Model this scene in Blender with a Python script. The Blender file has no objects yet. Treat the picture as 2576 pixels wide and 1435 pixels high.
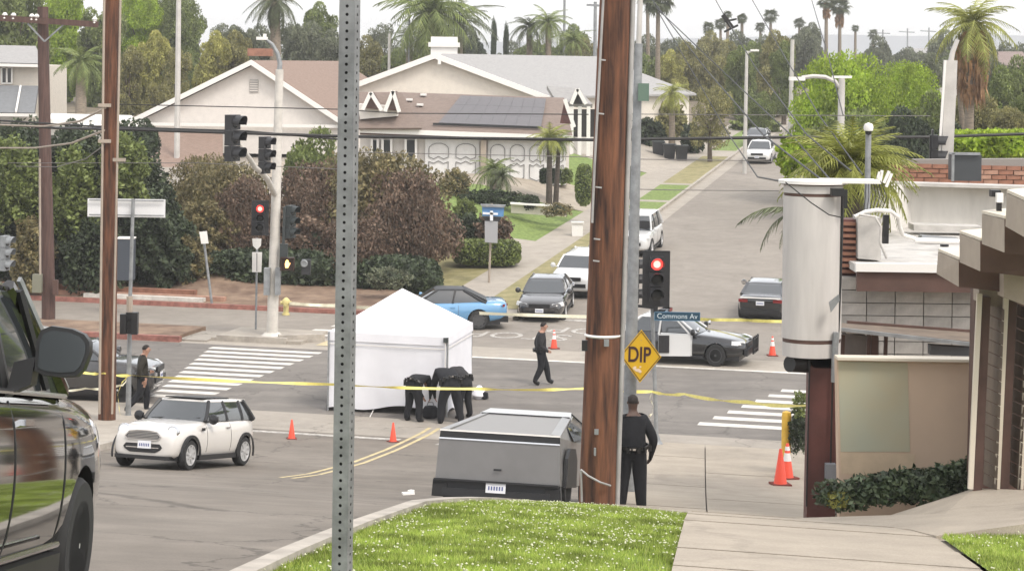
import bpy, bmesh, math, random
import numpy as np
from mathutils import Vector, Matrix, noise
from mathutils.bvhtree import BVHTree
random.seed(7); rng = np.random.default_rng(7)
R = math.radians; PI = math.pi
scene = bpy.context.scene; COL = scene.collection

# ------------------------------------------------------------------ camera, sky, sun, exposure
F, PHI, CX, CY, YH, HC = 5000., R(.8), 1287.5, 717.5, 150., 9.3   # focal length etc. in units of a 2575 px wide picture
SY = -(CY-YH)/F
AZ = R(13.5)                                                      # heading of the far street
cd = bpy.data.cameras.new('camera'); cam = bpy.data.objects.new('camera', cd); COL.objects.link(cam)
cam.location = (0, 0, HC)
cam.rotation_euler = (Matrix.Rotation(-PHI, 3, 'Y') @ Matrix.Rotation(PI/2, 3, 'X')).to_euler()
cd.sensor_width = 36; cd.lens = 36*F/2575; cd.shift_y = SY*F/2575
cd.clip_start = .1; cd.clip_end = 9000
scene.camera = cam

w = bpy.data.worlds.new('World'); scene.world = w; w.use_nodes = True
nt = w.node_tree; nt.nodes.clear()
wo = nt.nodes.new('ShaderNodeOutputWorld')
sky = nt.nodes.new('ShaderNodeTexSky'); sky.sky_type = 'NISHITA'; sky.sun_disc = False
SUN_EL, SUN_AZ = R(52), R(140)
sky.sun_elevation = SUN_EL; sky.sun_rotation = SUN_AZ; sky.air_density = 1; sky.dust_density = 4
b1 = nt.nodes.new('ShaderNodeBackground'); b1.inputs[1].default_value = .05
nt.links.new(sky.outputs[0], b1.inputs[0])
# cloud cover: an overcast sky, brighter overhead than at the horizon
tc = nt.nodes.new('ShaderNodeTexCoord'); sp = nt.nodes.new('ShaderNodeSeparateXYZ')
nt.links.new(tc.outputs['Generated'], sp.inputs[0])
mr = nt.nodes.new('ShaderNodeMapRange'); mr.inputs[1].default_value = 0; mr.inputs[2].default_value = 1
mr.inputs[3].default_value = .80; mr.inputs[4].default_value = .70
nt.links.new(sp.outputs[2], mr.inputs[0])
cn = nt.nodes.new('ShaderNodeTexNoise'); cn.inputs['Scale'].default_value = 3; cn.inputs['Detail'].default_value = 5
nt.links.new(tc.outputs['Generated'], cn.inputs['Vector'])
cr = nt.nodes.new('ShaderNodeMapRange'); cr.inputs[3].default_value = .93; cr.inputs[4].default_value = 1.07
nt.links.new(cn.outputs[0], cr.inputs[0])
mu = nt.nodes.new('ShaderNodeMath'); mu.operation = 'MULTIPLY'
nt.links.new(mr.outputs[0], mu.inputs[0]); nt.links.new(cr.outputs[0], mu.inputs[1])
b2 = nt.nodes.new('ShaderNodeBackground'); b2.inputs[0].default_value = (1, .985, .965, 1)
nt.links.new(mu.outputs[0], b2.inputs[1])
ad = nt.nodes.new('ShaderNodeAddShader')
nt.links.new(b1.outputs[0], ad.inputs[0]); nt.links.new(b2.outputs[0], ad.inputs[1]); nt.links.new(ad.outputs[0], wo.inputs[0])

sl = bpy.data.lights.new('sun', 'SUN'); sl.energy = 1.1; sl.angle = R(14); sl.color = (1, .95, .88)
so = bpy.data.objects.new('sun', sl); COL.objects.link(so)
so.rotation_euler = Vector((math.sin(SUN_AZ)*math.cos(SUN_EL), math.cos(SUN_AZ)*math.cos(SUN_EL), math.sin(SUN_EL))).to_track_quat('Z', 'Y').to_euler()
vs = scene.view_settings; vs.view_transform = 'Standard'; vs.look = 'None'; vs.exposure = .84; vs.gamma = 1; vs.use_curve_mapping = False
scene.cycles.max_bounces = 6; scene.cycles.transparent_max_bounces = 8; scene.cycles.use_denoising = True

# ------------------------------------------------------------------ survey helpers: bearings measured in the photograph + a distance -> a place
def ray(vx, vy):
    xl = (vx-CX)/F; yl = (CY-vy)/F+SY
    return (xl*math.cos(PHI)-yl*math.sin(PHI), xl*math.sin(PHI)+yl*math.cos(PHI))
def P(vx, vy, Y):
    x, z = ray(vx, vy); return Vector((x*Y, Y, HC+z*Y))
def st(x, y): return (x*math.sin(AZ)+y*math.cos(AZ), x*math.cos(AZ)-y*math.sin(AZ))
def xy(s, t): return (s*math.sin(AZ)+t*math.cos(AZ), s*math.cos(AZ)-t*math.sin(AZ))
def lerp_tab(tab, v):
    if v <= tab[0][0]: return tab[0][1]+(v-tab[0][0])*(tab[1][1]-tab[0][1])/(tab[1][0]-tab[0][0])
    for (a, za), (b, zb) in zip(tab, tab[1:]):
        if v <= b: return za+(zb-za)*(v-a)/(b-a)
    return tab[-1][1]
PROF = [(-30,9.5),(0,7.75),(6,6.85),(10.6,6.04),(13.7,5.56),(15.5,5.27),(17.5,4.95),(20,4.55),(22,4.16),(25,3.5),(28,2.8),(32.7,1.78),(37.8,.95),(41,.55),(44,.28),(47,.08),(50,0),(51,0)]
def sm(u): u = max(0, min(1, u)); return u*u*(3-2*u)
def H(s, t):
    if s <= 51: return lerp_tab(PROF, s)
    if s < 69: return 0.
    q = s-69
    r = .051*q if q < 70 else 3.57+1.6*(1-math.exp(-(q-70)*.051/1.6))
    if t < -19.5:
        u = sm((-19.9-t)/6.)
        k = sm((-25.5-t)/4.)
        r += u*1.25*((1-k)*sm((s-79)/12)+k*sm((s-72)/13))
        r += k*.9*sm((s-70)/7)*(1-sm((s-80)/12))
    return r
def Hxy(x, y): return H(*st(x, y))
RC = [(-20,-1.5),(0,-3.2),(10.6,-4.55),(13.5,-5.0),(16.5,-5.42),(20,-5.8),(30,-6.15),(36,-6.95),(44,-8.0),(48,-8.6),(52,-8.8)]
def rc(s): return lerp_tab(RC, s)           # right kerb of the near street
def lc(s): return rc(s)-11.2                # left kerb
def at(vx, vy, Y, off=0):
    p = P(vx, vy, Y); return Vector((p.x, p.y, Hxy(p.x, p.y)+off))
def gp(vx, vy, h=0):
    x, z = ray(vx, vy); Y = (h-HC)/z; return Vector((x*Y, Y, h))

# ------------------------------------------------------------------ materials
MATS = {}
def mat(name, col, rough=.6, metal=0, var=.0, scale=4., bump=0., emis=None, col2=None, stretch=None, spec=.5, detail=4., coat=0):
    if name in MATS: return MATS[name]
    m = bpy.data.materials.new(name); m.use_nodes = True; n = m.node_tree; p = n.nodes['Principled BSDF']
    p.inputs['Base Color'].default_value = (*col, 1); p.inputs['Roughness'].default_value = rough; p.inputs['Metallic'].default_value = metal
    p.inputs['Specular IOR Level'].default_value = spec; p.inputs['Coat Weight'].default_value = coat; p.inputs['Coat Roughness'].default_value = .05
    if emis: p.inputs['Emission Color'].default_value = (*emis[0], 1); p.inputs['Emission Strength'].default_value = emis[1]
    if var or bump or col2:
        t = n.nodes.new('ShaderNodeTexCoord'); mp = n.nodes.new('ShaderNodeMapping'); n.links.new(t.outputs['Object'], mp.inputs[0])
        if stretch: mp.inputs['Scale'].default_value = stretch
        ns = n.nodes.new('ShaderNodeTexNoise'); ns.inputs['Scale'].default_value = scale; ns.inputs['Detail'].default_value = detail; ns.inputs['Roughness'].default_value = .6
        n.links.new(mp.outputs[0], ns.inputs['Vector'])
        if var or col2:
            rp = n.nodes.new('ShaderNodeValToRGB')
            a = tuple(c*(1-var) for c in col); b = col2 if col2 else tuple(min(1, c*(1+var)) for c in col)
            rp.color_ramp.elements[0].position = .35; rp.color_ramp.elements[0].color = (*a, 1)
            rp.color_ramp.elements[1].position = .65; rp.color_ramp.elements[1].color = (*b, 1)
            n.links.new(ns.outputs[0], rp.inputs[0]); n.links.new(rp.outputs[0], p.inputs['Base Color'])
        if bump:
            bp = n.nodes.new('ShaderNodeBump'); bp.inputs['Strength'].default_value = bump; bp.inputs['Distance'].default_value = .02
            n.links.new(ns.outputs[0], bp.inputs['Height']); n.links.new(bp.outputs[0], p.inputs['Normal'])
    MATS[name] = m; return m

def paving(name, base, patch, crack=.5, fine=60, rough=.85, streak=None, crackscale=.28):
    """asphalt or concrete: big stains, fine aggregate, hairline cracks"""
    m = bpy.data.materials.new(name); m.use_nodes = True; n = m.node_tree; L = n.links; p = n.nodes['Principled BSDF']
    p.inputs['Roughness'].default_value = rough; p.inputs['Specular IOR Level'].default_value = .3
    t = n.nodes.new('ShaderNodeTexCoord')
    def noi(sc, det=4, strx=None):
        x = n.nodes.new('ShaderNodeTexNoise'); x.inputs['Scale'].default_value = sc; x.inputs['Detail'].default_value = det; x.inputs['Roughness'].default_value = .62
        mp = n.nodes.new('ShaderNodeMapping'); L.new(t.outputs['Object'], mp.inputs[0])
        if strx: mp.inputs['Rotation'].default_value = (0, 0, strx[0]); mp.inputs['Scale'].default_value = strx[1]
        L.new(mp.outputs[0], x.inputs['Vector']); return x
    big = noi(.22, 6); mid = noi(1.7, 5); fin = noi(fine, 3)
    rp = n.nodes.new('ShaderNodeValToRGB'); rp.color_ramp.elements[0].position = .38; rp.color_ramp.elements[1].position = .62
    rp.color_ramp.elements[0].color = (*base, 1); rp.color_ramp.elements[1].color = (*patch, 1); L.new(big.outputs[0], rp.inputs[0])
    def mul(a, noiz, lo, hi):
        r = n.nodes.new('ShaderNodeMapRange'); r.inputs[1].default_value = .3; r.inputs[2].default_value = .7; r.inputs[3].default_value = lo; r.inputs[4].default_value = hi
        L.new(noiz.outputs[0], r.inputs[0])
        x = n.nodes.new('ShaderNodeMix'); x.data_type = 'RGBA'; x.blend_type = 'MULTIPLY'; x.inputs[0].default_value = 1
        L.new(a, x.inputs[6]); L.new(r.outputs[0], x.inputs[7]); return x.outputs[2]
    c = mul(rp.outputs[0], mid, .88, 1.1); c = mul(c, fin, .86, 1.12)
    if streak: c = mul(c, noi(.9, 6, streak), .84, 1.12)
    if crack:
        vo = n.nodes.new('ShaderNodeTexVoronoi'); vo.feature = 'DISTANCE_TO_EDGE'; vo.inputs['Scale'].default_value = crackscale
        wn = noi(1.2, 5); va = n.nodes.new('ShaderNodeVectorMath'); va.operation = 'MULTIPLY_ADD'; va.inputs[1].default_value = (1.3, 1.3, 0)
        L.new(wn.outputs[1], va.inputs[0]); L.new(t.outputs['Object'], va.inputs[2]); L.new(va.outputs[0], vo.inputs['Vector'])
        r = n.nodes.new('ShaderNodeMapRange'); r.inputs[1].default_value = .003; r.inputs[2].default_value = .010; r.inputs[3].default_value = 1-crack; r.inputs[4].default_value = 1
        L.new(vo.outputs[0], r.inputs[0])
        x = n.nodes.new('ShaderNodeMix'); x.data_type = 'RGBA'; x.blend_type = 'MULTIPLY'; x.inputs[0].default_value = 1
        L.new(c, x.inputs[6]); L.new(r.outputs[0], x.inputs[7]); c = x.outputs[2]
    L.new(c, p.inputs['Base Color'])
    bp = n.nodes.new('ShaderNodeBump'); bp.inputs['Strength'].default_value = .25; bp.inputs['Distance'].default_value = .01
    L.new(fin.outputs[0], bp.inputs['Height']); L.new(bp.outputs[0], p.inputs['Normal'])
    MATS[name] = m; return m

def leafmat(name, cols, rough=.55, trans=.25):
    """foliage: every leaf (mesh island) its own shade out of the given ones"""
    m = bpy.data.materials.new(name); m.use_nodes = True; n = m.node_tree; L = n.links; p = n.nodes['Principled BSDF']
    g = n.nodes.new('ShaderNodeNewGeometry'); rp = n.nodes.new('ShaderNodeValToRGB'); rp.color_ramp.interpolation = 'LINEAR'
    while len(rp.color_ramp.elements) < len(cols): rp.color_ramp.elements.new(.5)
    mean = [sum(c[k] for c in cols)/len(cols) for k in range(3)]; cols = [tuple(c[k]*.62+mean[k]*.38 for k in range(3)) for c in cols]
    for i, c in enumerate(cols):
        rp.color_ramp.elements[i].position = i/(len(cols)-1); rp.color_ramp.elements[i].color = (*c, 1)
    L.new(g.outputs['Random Per Island'], rp.inputs[0])
    t = n.nodes.new('ShaderNodeTexCoord'); ns = n.nodes.new('ShaderNodeTexNoise'); ns.inputs['Scale'].default_value = 2.4; ns.inputs['Detail'].default_value = 4
    L.new(t.outputs['Object'], ns.inputs['Vector'])
    r = n.nodes.new('ShaderNodeMapRange'); r.inputs[1].default_value = .35; r.inputs[2].default_value = .65; r.inputs[3].default_value = .55; r.inputs[4].default_value = 1.42
    L.new(ns.outputs[0], r.inputs[0])
    x = n.nodes.new('ShaderNodeMix'); x.data_type = 'RGBA'; x.blend_type = 'MULTIPLY'; x.inputs[0].default_value = 1
    L.new(rp.outputs[0], x.inputs[6]); L.new(r.outputs[0], x.inputs[7])
    L.new(x.outputs[2], p.inputs['Base Color']); p.inputs['Roughness'].default_value = rough; p.inputs['Specular IOR Level'].default_value = .3
    tr = n.nodes.new('ShaderNodeBsdfTranslucent'); L.new(x.outputs[2], tr.inputs[0])
    mx = n.nodes.new('ShaderNodeMixShader'); mx.inputs[0].default_value = trans
    out = n.nodes['Material Output']; L.new(p.outputs[0], mx.inputs[1]); L.new(tr.outputs[0], mx.inputs[2]); L.new(mx.outputs[0], out.inputs[0])
    MATS[name] = m; return m

M = {}
M['asphalt'] = paving('asphalt', (.168,.146,.122), (.205,.18,.152), .4, streak=(R(-80), (.25,1.6,1)))
M['asphalt_new'] = paving('asphalt_new', (.160,.145,.130), (.20,.182,.162), .3, streak=(R(-76), (.2,1.5,1)))
M['asphalt_far'] = paving('asphalt_far', (.235,.208,.178), (.275,.245,.210), .12)
M['concrete'] = paving('concrete', (.33,.295,.25), (.38,.34,.288), .0, fine=45)
M['concrete_old'] = paving('concrete_old', (.29,.26,.222), (.355,.32,.275), .35, fine=40)
M['concrete_walk'] = paving('concrete_walk', (.33,.285,.23), (.385,.335,.27), .12, fine=45, crackscale=.12)
M['kerb'] = mat('kerb_concrete', (.36,.325,.28), .85, var=.18, scale=3, bump=.2)
M['redkerb'] = mat('red_kerb_paint', (.29,.125,.098), .8, var=.3, scale=4)
M['line'] = mat('road_line_paint', (.50,.475,.43), .75, col2=(.70,.67,.61), scale=3.2, detail=9)
M['yline'] = mat('yellow_line_paint', (.40,.33,.19), .75, col2=(.60,.49,.26), scale=5, detail=9)
M['wornline'] = mat('worn_white_paint', (.24,.22,.2), .8, col2=(.58,.55,.5), var=0, scale=8)
M['dirt'] = mat('dirt', (.20,.125,.085), .95, var=.35, scale=1.2, bump=.4, col2=(.27,.19,.13))
M['earth'] = mat('earth', (.16,.13,.09), .95, var=.35, scale=.6, bump=.3)
M['lawn'] = mat('lawn_green', (.13,.19,.04), .9, var=.25, scale=6, bump=.5, col2=(.21,.28,.07))
M['lawn_dry'] = mat('lawn_dry', (.24,.22,.09), .9, var=.2, scale=2, bump=.4, col2=(.30,.26,.13))
M['wood'] = mat('pole_wood', (.024,.012,.009), .9, col2=(.185,.078,.040), var=0, scale=4.2, bump=.8, stretch=(2.6,2.6,.22), detail=9)
M['wood_dark'] = mat('pole_wood_dark', (.06,.033,.026), .8, col2=(.11,.062,.05), var=0, scale=6, bump=.4, stretch=(3,3,.2), detail=6)
M['galv'] = mat('galvanised_steel', (.26,.27,.275), .55, .35, var=.2, scale=5)
M['galv_post'] = mat('galvanised_post', (.20,.205,.21), .5, .3, var=.22, scale=14, detail=6, bump=.05)
M['whitepole'] = mat('pale_metal_pole', (.50,.48,.45), .6, .1, var=.1, scale=2)
M['conduit'] = mat('grey_conduit', (.33,.32,.31), .6, .1, var=.15, scale=3)
M['concpole'] = mat('concrete_pole', (.55,.52,.47), .8, var=.1, scale=4)
M['black'] = mat('black_plastic', (.012,.012,.013), .45)
M['sigblack'] = mat('signal_housing_black', (.022,.022,.024), .5)
M['siggreen'] = mat('signal_housing_dark_grey', (.035,.042,.042), .5)
M['lensdark'] = mat('unlit_lens', (.02,.022,.022), .2)
M['redlit'] = mat('red_lamp_lit', (.8,.05,.04), .3, emis=((1,.05,.04), 1.3))
M['redhot'] = mat('red_lamp_core', (1,.4,.35), .3, emis=((1,.20,.16), 2.6))
M['handlit'] = mat('hand_lamp_lit', (1,.6,.2), .3, emis=((1,.55,.16), 2.2))
M['glass'] = mat('car_glass', (.035,.04,.043), .03, spec=.9, coat=.6)
M['rubber'] = mat('tyre_rubber', (.018,.018,.018), .8)
M['rim'] = mat('alloy_rim', (.5,.5,.5), .35, .35)
M['rim_dark'] = mat('dark_rim', (.09,.09,.092), .4, .3)
M['chrome'] = mat('chrome', (.65,.65,.66), .15, 1)
M['plate'] = mat('licence_plate', (.72,.73,.75), .5)
M['plateink'] = mat('plate_ink', (.08,.1,.25), .5)
M['lamp'] = mat('headlamp_glass', (.75,.76,.76), .08, spec=.8)
M['taillamp'] = mat('tail_lamp', (.22,.02,.02), .2)
M['skin'] = mat('skin', (.36,.20,.14), .6); M['skin_dark'] = mat('skin_brown', (.075,.04,.028), .6)
M['uniform'] = mat('dark_uniform', (.006,.0065,.009), .9, var=.25, scale=14, bump=.3)
M['uniform2'] = mat('charcoal_shirt', (.022,.021,.022), .9, var=.25, scale=14, bump=.3)
M['boot'] = mat('black_boot', (.008,.008,.008), .4)
M['hair'] = mat('dark_hair', (.018,.013,.011), .8)
M['leather'] = mat('belt_leather', (.01,.01,.01), .35)
M['tape'] = mat('barrier_tape_yellow', (.80,.70,.20), .45, var=.08, scale=8)
M['tapew'] = mat('barrier_tape_pale', (.80,.76,.58), .45, var=.08, scale=8)
M['cone'] = mat('cone_orange', (.78,.075,.035), .5); M['conewhite'] = mat('cone_band', (.75,.74,.72), .4)
M['canvas'] = mat('tent_canvas', (.72,.72,.75), .75, var=.035, scale=1.5, bump=.15)
M['bollard'] = mat('bollard_yellow', (.65,.40,.05), .5, var=.12, scale=4)
M['wire'] = mat('cable_black', (.015,.014,.013), .6); M['wiregrey'] = mat('cable_grey', (.14,.13,.12), .6)
M['stucco'] = mat('stucco_cream', (.66,.62,.575), .9, var=.04, scale=3, bump=.1)
M['stucco2'] = mat('stucco_warm', (.64,.59,.515), .9, var=.04, scale=3, bump=.1)
M['trim'] = mat('white_trim', (.75,.73,.69), .6)
M['cmu'] = mat('block_grey', (.36,.34,.315), .9, var=.16, scale=5, bump=.3)
M['cmu2'] = mat('block_grey_light', (.42,.395,.365), .9, var=.16, scale=5, bump=.3)
M['mortar'] = mat('mortar', (.25,.23,.21), .95)
M['brown'] = mat('brown_paint', (.085,.045,.034), .65, var=.2, scale=2)
M['brown2'] = mat('weathered_brown_board', (.15,.115,.085), .8, var=.2, scale=3, stretch=(1,1,.2))
M['redbrown'] = mat('red_brown_steel', (.10,.036,.03), .5, var=.2, scale=2)
M['boardend'] = mat('board_face', (.34,.285,.23), .75, var=.12, scale=2)
M['creamtrim'] = mat('cream_trim', (.60,.54,.44), .6)
M['whiteroof'] = mat('white_roof_coat', (.46,.44,.41), .8, var=.15, scale=2.5, bump=.1)
M['parapet'] = mat('parapet_white', (.62,.60,.56), .8, var=.10, scale=1.6, stretch=(2,2,.5), detail=7)
M['signgrey'] = mat('sign_cabinet', (.50,.475,.45), .55, var=.09, scale=2.2, stretch=(3,3,.35), detail=7)
M['brick'] = mat('brick_red', (.27,.13,.085), .9, var=.25, scale=3)
M['brick2'] = mat('brick_pale', (.36,.21,.15), .9, var=.2, scale=3)
M['steelbody'] = mat('stainless_body', (.36,.355,.35), .38, .75, var=.05, scale=2)
M['bark'] = mat('bark', (.11,.085,.065), .95, var=.3, scale=5, bump=.4)
M['palmtrunk'] = mat('palm_trunk', (.20,.165,.125), .95, var=.25, scale=4, stretch=(1,1,4), bump=.4)
M['palmtrunkd'] = mat('palm_trunk_dark', (.07,.055,.045), .95, var=.25, scale=4, stretch=(1,1,4), bump=.4)
M['deadleaf'] = leafmat('dead_palm_skirt', [(.24,.13,.06),(.34,.20,.10),(.28,.17,.09)])
M['lf_green'] = leafmat('leaves_mid_green', [(.085,.115,.035),(.16,.20,.06),(.26,.30,.10)])
M['lf_dark'] = leafmat('leaves_dark_green', [(.018,.026,.017),(.045,.062,.034),(.09,.115,.055)], trans=.15)
M['lf_bright'] = leafmat('leaves_bright_green', [(.16,.25,.02),(.33,.45,.045),(.50,.60,.09)], trans=.45)
M['lf_olive'] = leafmat('leaves_olive', [(.12,.12,.045),(.24,.23,.085),(.35,.32,.14)])
M['lf_yellow'] = leafmat('leaves_yellow_green', [(.21,.22,.05),(.37,.36,.10),(.48,.44,.17)])
M['lf_red'] = leafmat('leaves_rust', [(.055,.048,.032),(.125,.09,.062),(.215,.135,.10),(.29,.21,.145)], trans=.25)
M['lf_redolive'] = leafmat('leaves_rust_olive', [(.08,.08,.036),(.17,.155,.065),(.33,.265,.135),(.21,.18,.09)], trans=.25)
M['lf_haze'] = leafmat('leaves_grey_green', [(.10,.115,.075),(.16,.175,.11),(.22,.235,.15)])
M['lf_palm'] = leafmat('fronds_green', [(.085,.12,.035),(.16,.20,.06),(.27,.31,.11)])
M['lf_palmy'] = leafmat('fronds_yellow_green', [(.16,.18,.035),(.27,.29,.065),(.38,.38,.12)])
M['lf_palmd'] = leafmat('fronds_dark', [(.055,.065,.035),(.10,.12,.06),(.16,.18,.10)])
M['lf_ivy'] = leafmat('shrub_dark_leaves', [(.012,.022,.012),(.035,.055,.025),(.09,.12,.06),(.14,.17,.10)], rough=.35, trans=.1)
M['blade'] = leafmat('grass_blades', [(.13,.20,.03),(.26,.36,.055),(.37,.46,.09),(.50,.52,.17)], trans=.4)
M['flower'] = mat('clover_flower', (.55,.56,.38), .8)

# ------------------------------------------------------------------ mesh helpers
class MB:
    def __init__(s): s.v = []; s.f = []; s.m = []; s.mats = []
    def mi(s, m):
        if m not in s.mats: s.mats.append(m)
        return s.mats.index(m)
    def add(s, vs, fs, m):
        o = len(s.v); k = s.mi(m); s.v += [tuple(v) for v in vs]
        for f in fs: s.f.append([i+o for i in f]); s.m.append(k)
        return s
    def box(s, c, d, m, rz=0, M4=None):
        vs = [Vector((x*d[0]/2, y*d[1]/2, z*d[2]/2)) for x in (-1,1) for y in (-1,1) for z in (-1,1)]
        Rm = Matrix.Rotation(rz, 3, 'Z') if M4 is None else M4
        vs = [Rm @ v + Vector(c) for v in vs]
        return s.add(vs, [(0,1,3,2),(4,6,7,5),(0,4,5,1),(2,3,7,6),(0,2,6,4),(1,5,7,3)], m)
    def bar(s, a, b, wd, th, m, up=(0,0,1)):
        a, b = Vector(a), Vector(b); d = b-a; L = d.length; d.normalize(); u = Vector(up)
        x = d.cross(u)
        if x.length < 1e-4: x = d.cross(Vector((1,0,0)))
        x.normalize(); u = x.cross(d)
        Rm = Matrix((x, d, u)).transposed()
        return s.box((a+b)/2, (wd, L, th), m, M4=Rm)
    def tube(s, pts, r, m, n=8, cap=True):
        pts = [Vector(p) for p in pts]; k = len(pts)
        rs = r if isinstance(r, (list, tuple)) else [r]*k
        vs = []; fs = []; prev = None
        for i, p in enumerate(pts):
            d = (pts[min(i+1,k-1)]-pts[max(i-1,0)]).normalized()
            x = prev if prev is not None else (Vector((1,0,0)) if abs(d.x) < .9 else Vector((0,1,0)))
            x = (x-d*x.dot(d)).normalized(); prev = x; y = d.cross(x)
            vs += [p+(x*math.cos(2*PI*j/n)+y*math.sin(2*PI*j/n))*rs[i] for j in range(n)]
        for i in range(k-1):
            for j in range(n): fs.append((i*n+j, i*n+(j+1)%n, (i+1)*n+(j+1)%n, (i+1)*n+j))
        if cap: fs.append(tuple(range(n-1,-1,-1))); fs.append(tuple((k-1)*n+j for j in range(n)))
        return s.add(vs, fs, m)
    def cyl(s, a, b, r, m, n=16, r2=None): return s.tube([a, b], [r, r if r2 is None else r2], m, n)
    def lathe(s, prof, m, n=16, c=(0,0,0), axis='Z'):
        vs = []; fs = []; k = len(prof)
        for (r, z) in prof:
            for j in range(n):
                a = 2*PI*j/n; p = (r*math.cos(a), r*math.sin(a), z)
                if axis == 'Y': p = (p[0], p[2], p[1])
                if axis == 'X': p = (p[2], p[0], p[1])
                vs.append((p[0]+c[0], p[1]+c[1], p[2]+c[2]))
        for i in range(k-1):
            for j in range(n): fs.append((i*n+j, i*n+(j+1)%n, (i+1)*n+(j+1)%n, (i+1)*n+j))
        if prof[0][0] > 1e-3: fs.append(tuple(range(n-1,-1,-1)))
        if prof[-1][0] > 1e-3: fs.append(tuple((k-1)*n+j for j in range(n)))
        return s.add(vs, fs, m)
    def poly(s, pts, m): return s.add(pts, [tuple(range(len(pts)))], m)
    def prism(s, pts, d, m):
        """closed outline pts extruded by vector d"""
        n = len(pts); d = Vector(d); a = [Vector(p) for p in pts]; b = [p+d for p in a]
        fs = [tuple(range(n-1,-1,-1)), tuple(range(n, 2*n))]+[(i, (i+1)%n, n+(i+1)%n, n+i) for i in range(n)]
        return s.add(a+b, fs, m)
    def build(s, name, parent=None, smooth=False, loc=None, rz=0):
        me = bpy.data.meshes.new(name); me.from_pydata(s.v, [], s.f); me.update()
        for m in s.mats: me.materials.append(m)
        me.polygons.foreach_set('material_index', s.m)
        if smooth: me.polygons.foreach_set('use_smooth', [True]*len(s.f))
        bm = bmesh.new(); bm.from_mesh(me); bmesh.ops.recalc_face_normals(bm, faces=bm.faces); bm.to_mesh(me); bm.free()
        if smooth:
            try: me.set_sharp_from_angle(angle=R(40))
            except Exception: pass
        o = bpy.data.objects.new(name, me); COL.objects.link(o)
        if parent is not None: o.parent = parent
        if loc is not None: o.location = loc
        o.rotation_euler.z = rz
        return o
def one(name, parent, m, fn, smooth=False, **k):
    b = MB(); fn(b, m); return b.build(name, parent, smooth, **k)
def tag(o, label, cat, group=None):
    o['label'] = label; o['category'] = cat
    if group: o['group'] = group
    return o
def thing(name, label, cat, loc=(0,0,0), rz=0, group=None):
    o = bpy.data.objects.new(name, None); COL.objects.link(o); o.location = loc; o.rotation_euler.z = rz; o.empty_display_size = .2
    return tag(o, label, cat, group)
def struct(o): o['kind'] = 'structure'; return o
def stuff(o): o['kind'] = 'stuff'; return o
def kids(o): return [c for c in COL.objects if c.parent == o]
def copy_tree(o, label=None, loc=None, rz=None, scale=None, parent=None, swap=None):
    c = o.copy(); COL.objects.link(c); c.parent = parent
    if label: c['label'] = label
    if loc is not None: c.location = loc
    if rz is not None: c.rotation_euler.z = rz
    if scale is not None: c.scale = scale if hasattr(scale, '__len__') else (scale,)*3
    if swap and c.type == 'MESH':
        for sl_ in c.material_slots:
            if sl_.material in swap: sm_ = sl_.material; sl_.link = 'OBJECT'; sl_.material = swap[sm_]
    for ch in list(o.children): copy_tree(ch, parent=c, swap=swap)
    return c
def npmesh(name, V, Fc, m, parent=None, quads=False):
    k = 4 if quads else 3; nf = len(Fc)
    me = bpy.data.meshes.new(name); me.vertices.add(len(V)); me.vertices.foreach_set('co', np.asarray(V, dtype=np.float32).ravel())
    me.loops.add(nf*k); me.loops.foreach_set('vertex_index', np.asarray(Fc, dtype=np.int32).ravel())
    me.polygons.add(nf); me.polygons.foreach_set('loop_start', np.arange(0, nf*k, k, dtype=np.int32))
    me.polygons.foreach_set('loop_total', np.full(nf, k, dtype=np.int32)); me.update(calc_edges=True); me.materials.append(m)
    o = bpy.data.objects.new(name, me); COL.objects.link(o)
    if parent is not None: o.parent = parent
    return o
def text_mesh(txt, size, m, name, parent, loc, rot, depth=.004, align='CENTER', sx=1, off=0):
    cu = bpy.data.curves.new(name, 'FONT'); cu.body = txt; cu.size = size; cu.extrude = depth; cu.align_x = align; cu.align_y = 'CENTER'; cu.offset = off
    o = bpy.data.objects.new(name, cu); COL.objects.link(o)
    me = bpy.data.meshes.new_from_object(o.evaluated_get(bpy.context.evaluated_depsgraph_get()))
    bpy.data.objects.remove(o); bpy.data.curves.remove(cu)
    me.materials.clear(); me.materials.append(m)
    t = bpy.data.objects.new(name, me); COL.objects.link(t); t.parent = parent; t.location = loc; t.rotation_euler = rot; t.scale = (sx,1,1)
    return t

# sheets that follow the ground: strips between two t-lines along s
def band(name, s0, s1, tl, tr, off, m, ns=None, nt_=6, parent=None, tfun=None, thick=0):
    ns = ns or max(2, int((s1-s0)/.8)); vs = []; fs = []
    f0 = tl if callable(tl) else (lambda s: tl); f1 = tr if callable(tr) else (lambda s: tr)
    for i in range(ns+1):
        s = s0+(s1-s0)*i/ns
        for j in range(nt_+1):
            t = f0(s)+(f1(s)-f0(s))*j/nt_; x, y = xy(s, t); z = H(s, t)+off
            if tfun: z += tfun(s, j/nt_)
            vs.append((x, y, z))
    W = nt_+1
    for i in range(ns):
        for j in range(nt_): fs.append((i*W+j, i*W+j+1, (i+1)*W+j+1, (i+1)*W+j))
    if thick:
        n = len(vs); ring = [j for j in range(W)]+[i*W+nt_ for i in range(1, ns+1)]+[ns*W+j for j in range(nt_-1,-1,-1)]+[i*W for i in range(ns-1,0,-1)]
        vs += [(vs[i][0], vs[i][1], vs[i][2]-thick) for i in ring]
        for a in range(len(ring)):
            b = (a+1) % len(ring); fs.append((ring[a], ring[b], n+b, n+a))
    b = MB(); b.add(vs, fs, m); o = b.build(name, parent, smooth=not thick)
    return o
def quadst(name, pts, off, m, parent=None, n=1):
    """a flat patch given by (s,t) corners laid on the ground"""
    b = MB(); vs = [];
    for (s, t) in pts:
        x, y = xy(s, t); vs.append((x, y, H(s, t)+off))
    b.poly(vs, m); return b.build(name, parent)
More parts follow.
